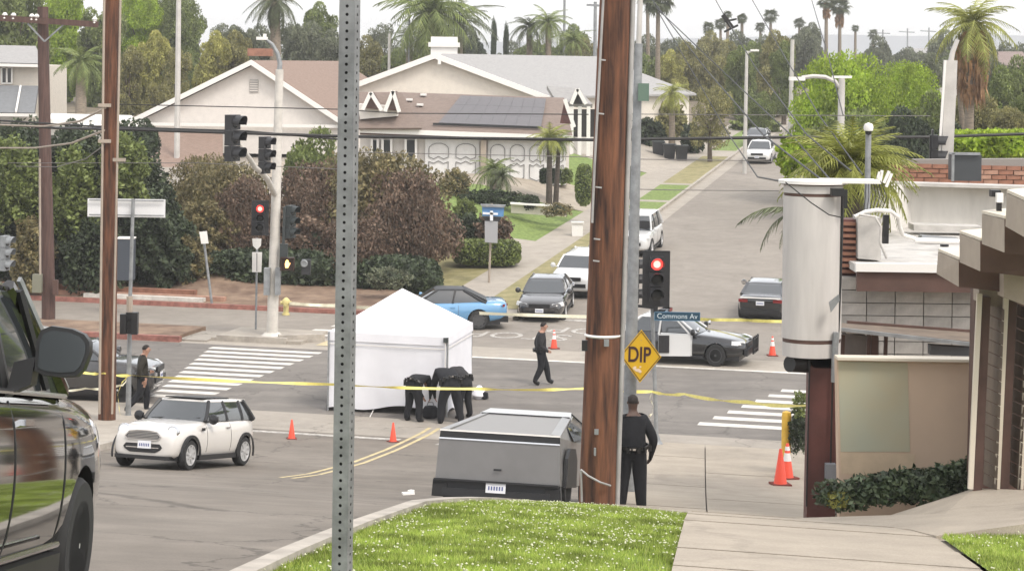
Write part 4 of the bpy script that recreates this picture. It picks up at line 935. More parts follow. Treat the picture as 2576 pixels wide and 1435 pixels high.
# small sign posts in front
b0 = at(643,833,67); q = thing('sign_post', 'thin post with a small shield sign above a small square sign left of the mast', 'road sign', b0)
one('post', q, M['galv'], lambda b, m: b.tube([P(643,835,67)-b0, P(647,598,67)-b0], .035, m, 8), True)
one('shield_plate', q, M['trim'], lambda b, m: b.prism([P(634,600,66.8)-b0, P(657,600,66.8)-b0, P(656,618,66.8)-b0, P(646,628,66.8)-b0, P(636,618,66.8)-b0], (0,.03,0), m))
one('square_plate', q, M['trim'], lambda b, m: b.prism([P(634,634,66.8)-b0, P(659,634,66.8)-b0, P(657,684,66.8)-b0, P(634,684,66.8)-b0], (0,.03,0), m))
one('plate_bar', q, M['sigblack'], lambda b, m: (b.bar(P(646,636,66.7)-b0, P(646,682,66.7)-b0, .05, .02, m)))
b0 = at(534,772,73.4); q = thing('sign_post', 'leaning post with a small white rectangular sign in front of the rust red tree', 'road sign', b0)
one('post', q, M['galv'], lambda b, m: b.tube([P(534,774,73.4)-b0, P(513,608,73.4)-b0], .05, m, 8), True)
one('plate', q, M['trim'], lambda b, m: b.prism([P(501,583,73.2)-b0, P(520,581,73.2)-b0, P(524,612,73.2)-b0, P(506,613,73.2)-b0], (0,.04,0), m))
# bus stop sign
b0 = at(1228,747,78.5); q = thing('bus_stop_sign', 'bus stop post with blue panel over a grey timetable panel', 'bus stop sign', b0)
one('post', q, M['boardend'], lambda b, m: b.tube([P(1228,748,78.5)-b0, P(1237,512,78.5)-b0], .045, m, 8), True)
one('blue_panel', q, mat('bus_blue', (.10,.24,.46), .5), lambda b, m: b.prism([P(1212,520,78.3)-b0, P(1268,518,78.3)-b0, P(1266,545,78.3)-b0, P(1213,543,78.3)-b0], (0,.08,0), m))
one('panel_roof', q, M['galv'], lambda b, m: b.prism([P(1208,514,78.2)-b0, P(1272,516,78.2)-b0, P(1268,522,78.2)-b0, P(1212,520,78.2)-b0], (0,.3,0), m))
one('panel_stripe', q, M['plate'], lambda b, m: (b.bar(P(1214,536,78.2)-b0, P(1252,538,78.2)-b0, .03, .08, m), b.bar(P(1236,530,78.2)-b0, P(1236,555,78.2)-b0, .03, .12, m)))
one('dark_panel', q, M['sigblack'], lambda b, m: b.prism([P(1214,545,78.3)-b0, P(1262,546,78.3)-b0, P(1254,558,78.3)-b0, P(1222,556,78.3)-b0], (0,.08,0), m))
one('timetable_panel', q, mat('panel_grey', (.33,.33,.34), .6), lambda b, m: b.prism([P(1219,556,78.25)-b0, P(1252,557,78.25)-b0, P(1251,611,78.25)-b0, P(1219,609,78.25)-b0], (0,.08,0), m))
# hydrant
hy = at(719,790,71.6); q = thing('fire_hydrant', 'yellow fire hydrant right of the pale signal mast', 'fire hydrant', hy)
ym = mat('hydrant_yellow', (.55,.47,.20), .5, var=.1)
one('barrel', q, ym, lambda b, m: b.lathe([(.14,-.1),(.14,.05),(.10,.07),(.10,.38),(.15,.42),(.15,.5),(.12,.56),(.05,.62),(.0,.64)], m, 14), True)
one('outlet', q, ym, lambda b, m: (b.cyl((-.1,0,.44), (-.2,0,.44), .06, m, 10), b.cyl((.1,0,.44), (.2,0,.44), .06, m, 10), b.cyl((0,-.1,.40), (0,-.2,.40), .075, m, 10)))
# street lights on the right
def street_light(label, vx0, vy0, vx1, vy1, Y, arm, r=.12, head=True, m=M['whitepole']):
    b0 = at(vx0, vy0, Y); q = pole_thing('street_light', label, 'street light', b0, P(vx1, vy1, Y), r, r*.7, m, 12)
    if arm:
        pts = [P(x, y, Y)-b0 for x, y in arm]
        one('lamp_arm', q, m, lambda b, mm: b.tube(pts, r*.45, mm, 8), True)
        if head: one('lamp_head', q, M['trim'], lambda b, mm: b.box(pts[-1]-Vector((.15,0,.03)), (.5,.24,.12), mm))
    return q, b0
q, b0 = street_light('white street light with curved arm before the bright green tree', 2110,420,2117,196, 64, [(2113,222),(2100,205),(2075,194),(2045,192),(2016,196)], .15)
one('sensor_bar', q, M['trim'], lambda b, m: b.bar(P(2092,194,64)-b0, P(2142,194,64)-b0, .08, .08, m))
street_light('slim white street light left of the bright green tree up the side street', 1874,300,1878,128, 120, [(1878,135),(1890,128),(1904,126)], .13)
street_light('pale pole just left of the bright green tree', 1985,330,1993,100, 110, None, .15)
b0 = at(2374,500,46); q = thing('street_light', 'thick white square street light column at the right above the shop roof', 'street light', b0)
one('column', q, M['whitepole'], lambda b, m: b.bar(P(2372,560,46)-b0, P(2390,152,46)-b0, .27, .27, m))
one('lamp_arm', q, M['whitepole'], lambda b, m: b.tube([P(2390,160,46)-b0, P(2396,130,46)-b0, P(2408,100,46)-b0], [.07,.06,.05], m, 8), True)
one('column_edge', q, M['trim'], lambda b, m: b.bar(P(2357,455,45.8)-b0, P(2377,152,45.8)-b0, .05, .05, m))
signal_head('traffic_signal', 'dark traffic light seen from the side left of the white square column', P(2345,395,45.8), R(80), m=M['sigblack'], plate=True, s=.95)
b0 = P(2183,470,33.5); q = thing('camera_post', 'thin grey post with a dome camera on the shop roof', 'camera post', Vector((b0.x, b0.y, 6.2))); b0 = q.location
one('post', q, M['galv'], lambda b, m: b.tube([P(2180,545,33.5)-b0, P(2184,330,33.5)-b0], .05, m, 10), True)
one('dome', q, M['trim'], lambda b, m: b.lathe([(.075,-.06),(.085,0),(.07,.05),(.0,.08)], m, 12, P(2184,320,33.5)-b0), True)
one('lens', q, M['black'], lambda b, m: b.lathe([(.0,-.07),(.05,-.05),(.06,0)], m, 10, P(2184,330,33.4)-b0))
# distant tiny poles with cross arms
for (vx, vy0, vy1, Y, lab) in ((2220,130,75,420,'distant pole with cross arm left of the right hand tall palm'),(2282,120,72,450,'faint distant pole second from the tall right palm'),(2336,125,70,430,'faint distant pole next to the tall right palm'),(1497,60,5,190,'pole with cross arm just left of the big wooden pole')):
    b0 = at(vx, vy0+60, Y); q = pole_thing('distant_pole', lab, 'pole', b0, P(vx, vy1, Y), .2, .15, M['galv'], 8)
    one('cross_arm', q, M['galv'], lambda b, m: b.bar(P(vx-22,vy1+8,Y)-b0, P(vx+18,vy1+10,Y)-b0, .2, .2, m))

# round sign cabinet on brown post
b0 = at(2063,1268,27.2); q = thing('round_sign_cabinet', 'large blank off white cylinder sign with dark bands on a red brown post', 'shop sign', b0)
YC = 27.0
def C_(vx, vy, Y=YC): return P(vx, vy, Y)-b0
def ring_body(ya, yb, rr, m, nm, xa=2045):
    A_, B_ = C_(xa-.012*(ya-450), ya), C_(xa-.012*(yb-450), yb)
    b = MB(); n = 40
    for (p, qq) in ((A_, B_),):
        vs_ = []
        for cc in (qq, p):
            for j in range(n):
                a = 2*PI*j/n; vs_.append((cc.x+rr*math.cos(a), cc.y+rr*.8*math.sin(a), cc.z))
        b.add(vs_, [(j,(j+1)%n,n+(j+1)%n,n+j) for j in range(n)]+[tuple(range(n-1,-1,-1)), tuple(n+j for j in range(n))], m)
    return b.build(nm, q, smooth=True)
ring_body(492, 848, .402, M['signgrey'], 'sign_face')
ring_body(462, 484, .402, M['signgrey'], 'sign_face_top')
ring_body(858, 893, .395, M['signgrey'], 'sign_face_foot')
ring_body(480, 495, .390, M['brown'], 'dark_band'); ring_body(846, 860, .390, M['brown'], 'dark_band')
ring_body(453, 461, .47, M['trim'], 'cap'); ring_body(459, 464, .43, M['brown'], 'cap_shadow')
one('side_plate', q, M['trim'], lambda b, m: b.box(C_(2135,455), (.75,.5,.04), m))
one('post', q, M['redbrown'], lambda b, m: b.prism([C_(2037,893), C_(2110,893), C_(2099,1325), C_(2028,1325)], (0,.3,0), m))
one('post_edge', q, M['black'], lambda b, m: (b.bar(C_(2036,905,26.95), C_(2028,1272,26.95), .02, .02, m), b.bar(C_(2095,905,26.95), C_(2086,1272,26.95), .02, .02, m)))
one('neck', q, M['black'], lambda b, m: b.prism([C_(2008,893), C_(2112,893), C_(2112,925), C_(2050,925)], (0,.25,0), m))
one('flood_lamp', q, M['black'], lambda b, m: b.tube([C_(1985,915,26.9), C_(2025,915,27.1), C_(2060,912,27.2)], [.11,.12,.08], m, 14), True)
one('downpipe', q, M['galv'], lambda b, m: b.tube([C_(2103,835,26.7), C_(2100,870,26.7), C_(2098,960,26.7)], .045, m, 8), True)
one('side_conduit', q, M['black'], lambda b, m: b.tube([C_(2119,490,26.85), C_(2113,700,26.85), C_(2107,840,26.85)], .022, m, 6))
one('cable_clamp', q, M['black'], lambda b, m: (b.box(C_(2105,483,26.6), (.17,.12,.1), m), b.box(C_(2125,500,26.7), (.05,.1,.25), m)))
one('bracket', q, M['galv'], lambda b, m: b.prism([C_(2085,760,26.5), C_(2110,740,26.5), C_(2112,755,26.5), C_(2090,785,26.5)], (0,.04,0), m))
one('meter_box', q, mat('meter_grey', (.22,.23,.25), .6), lambda b, m: b.box(C_(2088,1185,26.9), (.14,.12,.22), m))
# yellow bollard
b0 = at(1976,1190,43); q = thing('bollard', 'yellow steel bollard behind the stacked cones', 'bollard', b0)
one('tube', q, M['bollard'], lambda b, m: b.lathe([(.105,-.1),(.105,1.35),(.09,1.42),(.0,1.45)], m, 16), True)
one('footing', q, M['concrete'], lambda b, m: b.lathe([(.2,-.05),(.2,.02),(.13,.05)], m, 12))
# waste bins up the street
for i, (vx, Y, lab) in enumerate(((1683,128,'left of two dark waste bins beside the drive up the side street'),(1714,127,'right of two dark waste bins beside the drive up the side street'),(1655,129,'dark waste bin nearest the wooden pole by the drive'))):
    p = at(vx, 385, Y); q = thing('waste_bin', lab, 'waste bin', p, group='waste bins by the drive')
    one('bin', q, M['sigblack'], lambda b, m: b.prism([(-.3,-.32,0),(.3,-.32,0),(.38,-.38,1.0),(-.38,-.38,1.0)], (0,.7,0), m))
    one('lid', q, M['siggreen'], lambda b, m: b.box((0,0,1.04), (.84,.86,.08), m))
    one('wheel', q, M['rubber'], lambda b, m: b.cyl((-.3,.3,.1), (.3,.3,.1), .12, m, 10))

# ================================================================== TENT, CONES, TAPE
def tent():
    # footprint corners: back-left, front-left(A), front (B at the grey post), right (C)
    Bp = gp(1118,1050); Ap = gp(824,1032)
    Cp = Bp+Vector((.62,2.98,0)).normalized()*3.05; Dp = Ap+(Cp-Bp)
    q = thing('pop_up_tent', 'white pop up canopy tent with pointed roof standing in the crossing', 'tent', ((Ap+Cp)/2).to_tuple())
    o = Vector(q.location); A_, B_, C_, D_ = [v-o for v in (Ap, Bp, Cp, Dp)]
    he = 2.08; val = .22; ctr = (A_+C_)/2; apex = Vector((ctr.x, ctr.y, 3.12)); U = Vector((0,0,1))
    cs = [A_, B_, C_, D_]
    rf = MB(); n = 8
    for i in range(4):
        a, b_ = cs[i]+U*he, cs[(i+1)%4]+U*he; out = ((a+b_)/2-Vector((ctr.x,ctr.y,he))).normalized()
        vs_ = []; fs = []
        for r in range(n+1):
            v = r/n
            for c in range(n+1):
                u = c/n; e = a*(1-u)+b_*u; p = e*(1-v)+apex*v
                sag = -.09*math.sin(PI*v)*math.sin(PI*u) + .02*noise.noise(Vector((u*5,v*5,i)))*(1-v)*math.sin(PI*u)
                vs_.append(p+U*sag)
        for r in range(n):
            for c in range(n): fs.append((r*(n+1)+c, r*(n+1)+c+1, (r+1)*(n+1)+c+1, (r+1)*(n+1)+c))
        rf.add(vs_, fs, M['canvas'])
    rf.build('canopy', q, smooth=True)
    for i in range(4):
        a, b_ = cs[i], cs[(i+1)%4]; d = (b_-a).normalized(); out = Vector((d.y,-d.x,0)); out = out if out.dot((a+b_)/2-Vector((ctr.x,ctr.y,0))) > 0 else -out
        v = MB(); v.prism([a+U*(he+.01)+out*.02, b_+U*(he+.01)+out*.02, b_+U*(he-val)+out*.03, a+U*(he-val)+out*.03], out*.006, M['canvas']); v.build('valance', q)
        # side wall: loose cloth, hem lifted in places
        w_ = MB(); nx, nz = 26, 14; vs_ = []; fs = []
        for r in range(nz+1):
            for c in range(nx+1):
                u = c/nx; vv = r/nz; lift = .0
                if i == 0: lift = .10+.32*max(0, (u-.25))*(1-abs(2*u-1.3)*.6)*1.0+.03*math.sin(u*14)
                if i == 1: lift = .16*(.5+.5*math.sin(u*9))
                z = (he-.05)*(1-vv)+lift*vv
                p = a*(1-u)+b_*u+out*(.018*math.sin(u*23+vv*2)*vv+.05*math.sin(u*7+1)*vv*vv+.012*noise.noise(Vector((u*9,vv*6,i*3))))
                vs_.append((p.x, p.y, z))
        for r in range(nz):
            for c in range(nx): fs.append((r*(nx+1)+c, r*(nx+1)+c+1, (r+1)*(nx+1)+c+1, (r+1)*(nx+1)+c))
        w_.add(vs_, fs, M['canvas']); w_.build('side_wall', q, smooth=True)
        one('leg', q, M['galv'], lambda b, m: b.box((a.x+out.x*.05+d.x*.02, a.y+out.y*.05+d.y*.02, he/2), (.045,.045,he), m))
        one('rope_hem', q, M['trim'], lambda b, m: b.bar(a+U*(he-.30)+out*.035, b_+U*(he-.30)+out*.035, .012, .02, m))
    one('corner_cap', q, M['siggreen'], lambda b, m: b.box(B_+U*(he-.06)+Vector((0,-.07,0)), (.12,.08,.12), m))
    one('corner_seam', q, M['trim'], lambda b, m: b.bar(B_+Vector((0,-.06,.2)), B_+Vector((0,-.06,he-.1)), .05, .02, m))
    # guy rope
    one('guy_rope', q, M['trim'], lambda b, m: b.tube([Vector(gp(930,1050))-o+U*.02, Vector(gp(945,1028))-o+U*.1, Vector(gp(975,1022))-o+U*.16], .012, m, 5))
tent()
def cone(h, label, loc, rz=0, collar=False, parent_group='traffic cones'):
    q = thing('traffic_cone', label, 'traffic cone', loc, rz, parent_group); s = h/.71
    one('base', q, mat('cone_base_dark', (.16,.03,.02), .8), lambda b, m: (b.box((0,0,.018*s), (.36*s,.36*s,.036*s), m)))
    one('body', q, M['cone'], lambda b, m: b.lathe([(.135*s,.036*s),(.125*s,.06*s),(.03*s,.70*s),(.022*s,.71*s),(.0,.71*s)], m, 20), True)
    if collar:
        f = lambda z: .125+(z-.06)*(-.095/.64)+.003
        one('reflective_band', q, M['conewhite'], lambda b, m: b.lathe([(f(.36)*s,.36*s),(f(.52)*s,.52*s)], m, 20), True)
        one('reflective_band', q, M['conewhite'], lambda b, m: b.lathe([(f(.57)*s,.57*s),(f(.65)*s,.65*s)], m, 20), True)
    return q
cone(.46, 'orange traffic cone on the road behind the white hatchback', at(733,1128,47.2), .2)
cone(.46, 'orange traffic cone on the yellow centre lines below the tent', at(988,1132,47.2), .5)
cone(.60, 'orange cone with white band behind the walking officer', gp(1393,876), .3, True)
cone(.62, 'orange cone with white band in front of the patrol car bumper', gp(1942,894), .1, True)
cA = at(1962,1224,40.6, .125); cB = at(1979,1206,41.8, .125)
cone(.74, 'front cone of the pair piled at the yellow bollard', cA, .2); cone(.74, 'rear cone of the pair piled at the yellow bollard with white band', cB, .5, True)

def tape(label, pts, wd=.075, m=M['tape'], twist=0., sag=.0, name='barrier_tape', dense=24):
    """plastic ribbon through points; each span sags a little and rolls over now and then"""
    P3 = []
    for a, b_ in zip(pts, pts[1:]):
        for k in range(dense):
            u = k/dense; p = Vector(a)*(1-u)+Vector(b_)*u; P3.append(p-Vector((0,0,sag*4*u*(1-u))))
    P3.append(Vector(pts[-1])); vs_ = []; n = len(P3)
    for i, p in enumerate(P3):
        ang = twist*math.sin(i*.23+len(label))+.25*math.sin(i*.61); e = Vector((0, math.sin(ang), math.cos(ang)))*wd/2
        vs_ += [p+e, p-e]
    b = MB(); b.add(vs_, [(2*i,2*i+1,2*i+3,2*i+2) for i in range(n-1)], m); o = b.build(name, smooth=True)
    return tag(o, label, 'barrier tape', 'police tape strung round the crossing')
tape('yellow tape from the left wooden pole past the tent to the slim signal post', [P(200,934,49), P(262,938,48.6), P(330,943,50.2), P(840,966,49), P(1200,977,48.4), P(1474,976,47.8), P(1640,984,47.2)], .075, M['tape'], 1.1, .03)
tape('yellow tape from the slim signal post down to the sign cabinet at right', [P(1640,984,47.2), P(1720,990,45), P(1880,1010,40), P(2040,1018,34)], .075, M['tape'], .9, .04)
tape('pale tape stretched from the fire hydrant behind the blue car to the wooden pole', [P(728,762,71.4), P(845,768,71), P(1100,782,69), P(1480,796,66.5), P(1560,799,66)], .11, M['tapew'], .35, .02)
tape('yellow tape strip between the street name sign and the round sign cabinet', [P(1755,802,64), P(1860,804,63), P(1975,808,62)], .10, M['tape'], .35, .01)
tape('loose pale tape behind the left wooden pole', [P(120,978,50.5), P(215,976,50), P(302,968,49.8), P(318,955,50.1)], .06, M['tapew'], .8, .05)
tape('knotted tape tail hanging on the blank sign post', [P(322,945,50.1), P(306,962,50), P(296,990,50), P(300,1030,50), P(302,1045,50)], .05, M['tape'], 1.2, 0)
tape('tape tail hanging from the slim signal post beside the standing man', [P(1640,986,47), P(1634,1000,47), P(1643,1020,46.9), P(1640,1040,46.9), P(1618,1056,46.9)], .07, M['tapew'], 1.4, 0)
# ================================================================== VEHICLES  (local frame: +X forward, +Y left, ground at 0)
def lift_mesh(o, mods):
    """bake the modifiers of o into its mesh"""
    dg = bpy.context.evaluated_depsgraph_get(); dg.update()
    me = bpy.data.meshes.new_from_object(o.evaluated_get(dg)); old = o.data
    o.modifiers.clear(); o.data = me; bpy.data.meshes.remove(old); me.name = o.name
def wheel(parent, x, y, r, wd, side, rimm, spokes=5, rr=.66):
    b = MB(); pr = [(r*.66,-wd/2),(r*.93,-wd/2),(r,-wd*.36),(r,wd*.36),(r*.93,wd/2),(r*.66,wd/2),(r*.6,wd*.3),(r*.6,-wd*.3)]
    b.lathe(pr+[pr[0]], M['rubber'], 32, (0,0,0), 'Y'); t = b.build('tyre', parent, True, (x, y, r))
    b = MB(); yo = side*wd*.36; R0 = r*rr
    b.lathe([(R0*.88, yo),(R0*.93, yo+side*.03),(R0*1.02, yo+side*.032),(R0*1.03, yo-side*.06)], rimm, 32, (0,0,0), 'Y')
    b.lathe([(0,yo-side*.02),(R0*.9,yo-side*.035)], M['black'], 24, (0,0,0), 'Y')
    for k in range(spokes):
        a = 2*PI*k/spokes+.3; d = Vector((math.cos(a),0,math.sin(a)))
        b.bar(d*R0*.1+Vector((0,yo+side*.004,0)), d*R0*.95+Vector((0,yo+side*.012,0)), r*.15, .03, rimm, up=(0,1,0))
    b.lathe([(R0*.22, yo-side*.02),(R0*.2,yo+side*.03),(0,yo+side*.035)], rimm, 16, (0,0,0), 'Y')
    b.build('rim', t, True); return t
def car(name, label, loc, head, sp, pitch=0, cat='car', group=None):
    """sp: body stations (x, z_bottom, z_top, half_width), cabin, wheels, colours"""
    root = thing(name, label, cat, loc, 0, group); root.rotation_mode = 'XYZ'
    root.rotation_euler = (0, -pitch, PI/2-head)      # head: compass heading, 0 = away from the camera
    paint = sp['paint']; st_ = sp['body']; hwf = sp.get('shoulder', .9)
    b = MB(); vs_ = []; nr = 0
    for (x, zb, zt, hw) in st_:
        hh = zt-zb; half = [(0,zb),(hw*.78,zb),(hw*.955,zb+hh*.10),(hw,zb+hh*.42),(hw*.985,zb+hh*.72),(hw*hwf,zt-.015),(hw*hwf*.80,zt+.012),(0,zt+.03)]
        ring = [(x, y, z) for y, z in half]+[(x, -y, z) for y, z in half[-2:0:-1]]
        nr = len(ring); vs_ += ring
    n = len(st_); fs = [(i*nr+j, i*nr+(j+1)%nr, (i+1)*nr+(j+1)%nr, (i+1)*nr+j) for i in range(n-1) for j in range(nr)]
    fs += [tuple(range(nr-1,-1,-1)), tuple((n-1)*nr+j for j in range(nr))]
    b.add(vs_, fs, paint)
    W = sp['W']; body = b.build('body', root, True)
    if sp.get('crease'):
        pass
    m1 = body.modifiers.new('s', 'SUBSURF'); m1.levels = 2; m1.subdivision_type = sp.get('sub', 'CATMULL_CLARK')
    wr = sp['wr']; cutters = []
    for x in sp['wx']:
        c = MB(); c.cyl((x,-sp['W'],wr*.98), (x,sp['W'],wr*.98), wr*sp.get('arch',1.13), M['black'], 40); co = c.build('cut')
        co.matrix_world = root.matrix_basis @ co.matrix_world if False else co.matrix_world
        co.parent = root; cutters.append(co)
    dgm = []
    bpy.context.view_layer.update()
    for co in cutters:
        m2 = body.modifiers.new('b', 'BOOLEAN'); m2.operation = 'DIFFERENCE'; m2.object = co; m2.solver = 'EXACT'
        try: m2.material_mode = 'TRANSFER'
        except Exception: pass
    lift_mesh(body, None)
    for co in cutters: me_ = co.data; bpy.data.objects.remove(co); bpy.data.meshes.remove(me_)
    body.data.polygons.foreach_set('use_smooth', [True]*len(body.data.polygons))
    try: body.data.set_sharp_from_angle(angle=R(38))
    except Exception: pass
    # cabin: glass shell, roof skin, pillars
    (xa, xb, xc, xd, zbelt, zroof, hb, hr) = sp['cabin']       # windscreen base, roof front, roof rear, rear glass base
    def ringp(u):
        x0 = xa+(xb-xa)*u; x1 = xd+(xc-xd)*u; h = hb+(hr-hb)*(u**1.3); z = zbelt+(zroof-zbelt)*u
        bow = .10*(1-.5*u)
        pts = []
        for k in range(7): t = k/6; pts.append((x0+bow*math.sin(PI*t)-(.05*abs(2*t-1)**3), -h+2*h*t, z))
        for k in range(1, 6): t = k/6; pts.append((x0+(x1-x0)*t, h+.015*math.sin(PI*t), z))
        for k in range(7): t = k/6; pts.append((x1-bow*.7*math.sin(PI*t)+(.05*abs(2*t-1)**3), h-2*h*t, z))
        for k in range(1, 6): t = k/6; pts.append((x1+(x0-x1)*t, -h-.015*math.sin(PI*t), z))
        return pts
    K = 5; vs_ = []
    for i in range(K+1): vs_ += ringp(i/K)
    nr = 24; fs = [(i*nr+j, i*nr+(j+1)%nr, (i+1)*nr+(j+1)%nr, (i+1)*nr+j) for i in range(K) for j in range(nr)]
    b = MB(); b.add(vs_, fs+[tuple(K*nr+j for j in range(nr))], M['glass']); gl = b.build('windows', root, True)
    top = [Vector(p) for p in ringp(1)]; cx = (xb+xc)/2; b = MB(); vs_ = []
    for sc_, dz in ((1.012,-.045),(1.02,-.005),(.97,.018),(.8,.036),(.4,.05)):
        vs_ += [(cx+(p.x-cx)*sc_, p.y*sc_, p.z+dz) for p in top]
    fs = [(i*nr+j, i*nr+(j+1)%nr, (i+1)*nr+(j+1)%nr, (i+1)*nr+j) for i in range(4) for j in range(nr)]+[tuple(4*nr+j for j in range(nr))]
    b.add(vs_, fs, sp.get('roofm', paint)); b.build('roof', root, True)
    pm = sp.get('pillarm', paint); lo, hi = ringp(0), ringp(1)
    def mid(u, k):
        r_ = ringp(u); return Vector(r_[k])
    idx = {'fr':0,'fl':6,'rl':12,'rr':18}
    for k in idx.values():
        b = MB(); pts = [mid(u, k) for u in (0,.25,.5,.75,1)]; pts = [Vector((p.x, p.y*1.006, p.z)) for p in pts]
        b.tube(pts, [.045,.04,.038,.038,.04] if k in (0,6) else [.07,.06,.055,.05,.05], pm, 6); b.build('pillar', root, True)
    for side in (1,-1):
        for xm in sp.get('bpill', ()):
            t = (xm-xa)/(xd-xa)
            p0 = Vector((xm, side*(hb+.014), zbelt)); p1 = Vector((xm+sp.get('blean',-.08), side*(hr+.012), zroof))
            one('pillar', root, sp.get('bpm', M['black']), lambda b, m: b.tube([p0, (p0+p1)/2+Vector((0,side*.012,0)), p1], .035, m, 6))
    W = sp['W']
    # door seams, handles, sills, mirrors
    bv = BVHTree.FromPolygons([v.co for v in body.data.vertices], [p.vertices[:] for p in body.data.polygons])
    def surf(x, z, side):
        h = bv.ray_cast(Vector((x, side*3, z)), Vector((0, -side, 0)))[0]; return h.y if h is not None else side*W*.96
    for side in (1,-1):
        for (x, z0, z1) in sp.get('seams', ()):
            one('door_seam', root, M['black'], lambda b, m: b.tube([(x, surf(x, z0+(z1-z0)*q/7, side)+side*.001, z0+(z1-z0)*q/7) for q in range(8)], .006, m, 5))
        for x in sp.get('handles', ()):
            one('door_handle', root, sp.get('handm', paint), lambda b, m: b.box((x, surf(x, zbelt-.14, side)+side*.012, zbelt-.14), (.17,.035,.03), m))
        mx, mz = sp.get('mirror', (xa-.35, zbelt+.07))
        mo = one('side_mirror', root, sp.get('mirm', paint), lambda b, m: (b.lathe([(0,-.05),(.09,-.04),(.11,.02),(.1,.06),(0,.09)], m, 12, (mx, side*(W+.07), mz), 'X'), b.bar((mx, side*(hb-.02), mz-.06), (mx, side*(W+.04), mz-.04), .05, .03, m)), True)
        one('mirror_glass', mo, M['chrome'], lambda b, m: b.box((mx-.055, side*(W+.07), mz), (.01,.16,.12), m))
        x0, x1 = sp['wx'][1]+wr*1.2, sp['wx'][0]-wr*1.2
        one('sill', root, sp.get('sillm', M['black']), lambda b, m: b.bar((x0, side*W*.94, st_[len(st_)//2][1]+.05), (x1, side*W*.94, st_[len(st_)//2][1]+.05), .07, .10, m))
    tw = sp.get('tyre', .2)
    for x in sp['wx']:
        for side in (1,-1): wheel(root, x, side*(W-tw/2-.015), wr, tw, side, sp.get('rimm', M['rim']), sp.get('spokes', 5), sp.get('rr', .66))
    one('underbody', root, M['black'], lambda b, m: b.box((0,0,.27), ((st_[0][0]-st_[-1][0])*.0+abs(st_[0][0]-st_[-1][0])*.9, W*1.7, .16), m))
    return root
def part(root, nm, m, fn, smooth=False): return one(nm, root, m, fn, smooth)
def plate(root, x, y, z, face=1, rake=0, txt=None):
    p = one('licence_plate', root, M['plate'], lambda b, m: b.box((x,y,z), (.015,.31,.155), m))
    for k in range(6): one('plate_character', p, M['plateink'], lambda b, mm: b.box((x+face*.009, y-.105+k*.042, z-.005), (.004,.022,.06), mm))
    return p
silver = mat('paint_white', (.60,.575,.54), .25, coat=.8, var=.02, scale=1); white = mat('paint_plain_white', (.62,.62,.61), .25, coat=.8)
blackp = mat('paint_black', (.012,.012,.013), .18, coat=1.0); bluep = mat('paint_sky_blue', (.13,.30,.50), .22, .15, coat=1.)
greyp = mat('paint_grey', (.20,.205,.21), .25, .4, coat=.8); darkp = mat('paint_charcoal', (.05,.048,.047), .25, .35, coat=1.)
SUVp = mat('paint_espresso_black', (.010,.008,.007), .05, 0, coat=1.)

# ---- white small hatchback
hx = P(488,1188,40.6); tx = P(613,1165,43.0)          # ground points of the two near wheels
def place_head(p, q): return math.atan2(q.x-p.x, q.y-p.y)
mini_sp = dict(paint=silver, W=.842, wr=.305, tyre=.19, wx=(1.27,-1.20), arch=1.16, shoulder=.90,
  body=[(1.86,.30,.62,.55),(1.83,.24,.74,.70),(1.62,.20,.86,.80),(1.2,.19,.93,.835),(.55,.19,.975,.842),(-.2,.19,.985,.842),(-1.0,.19,1.0,.842),(-1.5,.21,1.02,.81),(-1.76,.26,1.0,.74),(-1.82,.34,.85,.66)],
  cabin=(.62,.24,-1.42,-1.70,.97,1.375,.735,.58), roofm=silver, pillarm=M['black'], bpill=(-.42,-1.15), bpm=M['black'], blean=.02,
  seams=((.58,.35,.93),(-.50,.35,.93)), handles=(-.34,), handm=M['chrome'], mirror=(.50,1.02), mirm=M['black'], spokes=8, rr=.68)
ctrm = at(455,1165,41.55)
mini = car('hatchback', 'small white hatchback with dark glass roof panel and oval grille facing us', ctrm, R(187+34), mini_sp, 0)
mini.location = at(452,1180,41.7); mini.rotation_euler = (R(0), R(0), 0)
def place_car(root, loc, head, droll=0):
    """set on the slope: head is the compass heading of the nose (0 away, 180 towards us, + to the right)"""
    f = Vector((math.sin(head), math.cos(head), 0)); l = Vector((-f.y, f.x, 0)); L = 1.3
    def h(p): return Hxy(p.x, p.y)
    p = Vector(loc); zf = (h(p+f*L)-h(p-f*L))/(2*L); zl = (h(p+l*.7)-h(p-l*.7))/1.4
    X = (f+Vector((0,0,zf))).normalized(); Y_ = (l+Vector((0,0,zl))); Z = X.cross(Y_).normalized(); Y_ = Z.cross(X)
    root.rotation_mode = 'QUATERNION'; root.rotation_quaternion = Matrix((X, Y_, Z)).transposed().to_quaternion()
    root.location = (p.x, p.y, (h(p+f*L)+h(p-f*L))/2)
place_car(mini, at(464,1176,40.3), R(180+20)); mini.scale = (.93,.93,.95)
for s_ in (1,-1):
    for x in mini_sp['wx']:
        b = MB(); vs_ = []; n = 16; r0, r1 = .305*1.16, .305*1.36
        for j in range(n+1):
            a = -.25+(PI+.5)*j/n
            for (rr_, yy) in ((r0,.855),(r1,.850),(r1,.80)): vs_.append((x+rr_*math.cos(a), s_*yy, .30+rr_*math.sin(a)))
        fs = []
        for j in range(n):
            for e in range(2): fs.append((j*3+e, j*3+e+1, (j+1)*3+e+1, (j+1)*3+e))
        b.add(vs_, fs, M['black']); b.build('wheel_arch_trim', mini, True)
part(mini, 'sunroof_panel', M['black'], lambda b, m: (b.box((-.02,0,1.435), (.5,.92,.02), m), b.box((-.72,0,1.428), (.62,.86,.02), m)))
part(mini, 'roof_spoiler', silver, lambda b, m: b.box((-1.46,0,1.385), (.2,1.1,.04), m))
b = MB(); prof_ = [(-.36,.60),(-.42,.66),(-.33,.755),(-.15,.78),(.15,.78),(.33,.755),(.42,.66),(.36,.60)]
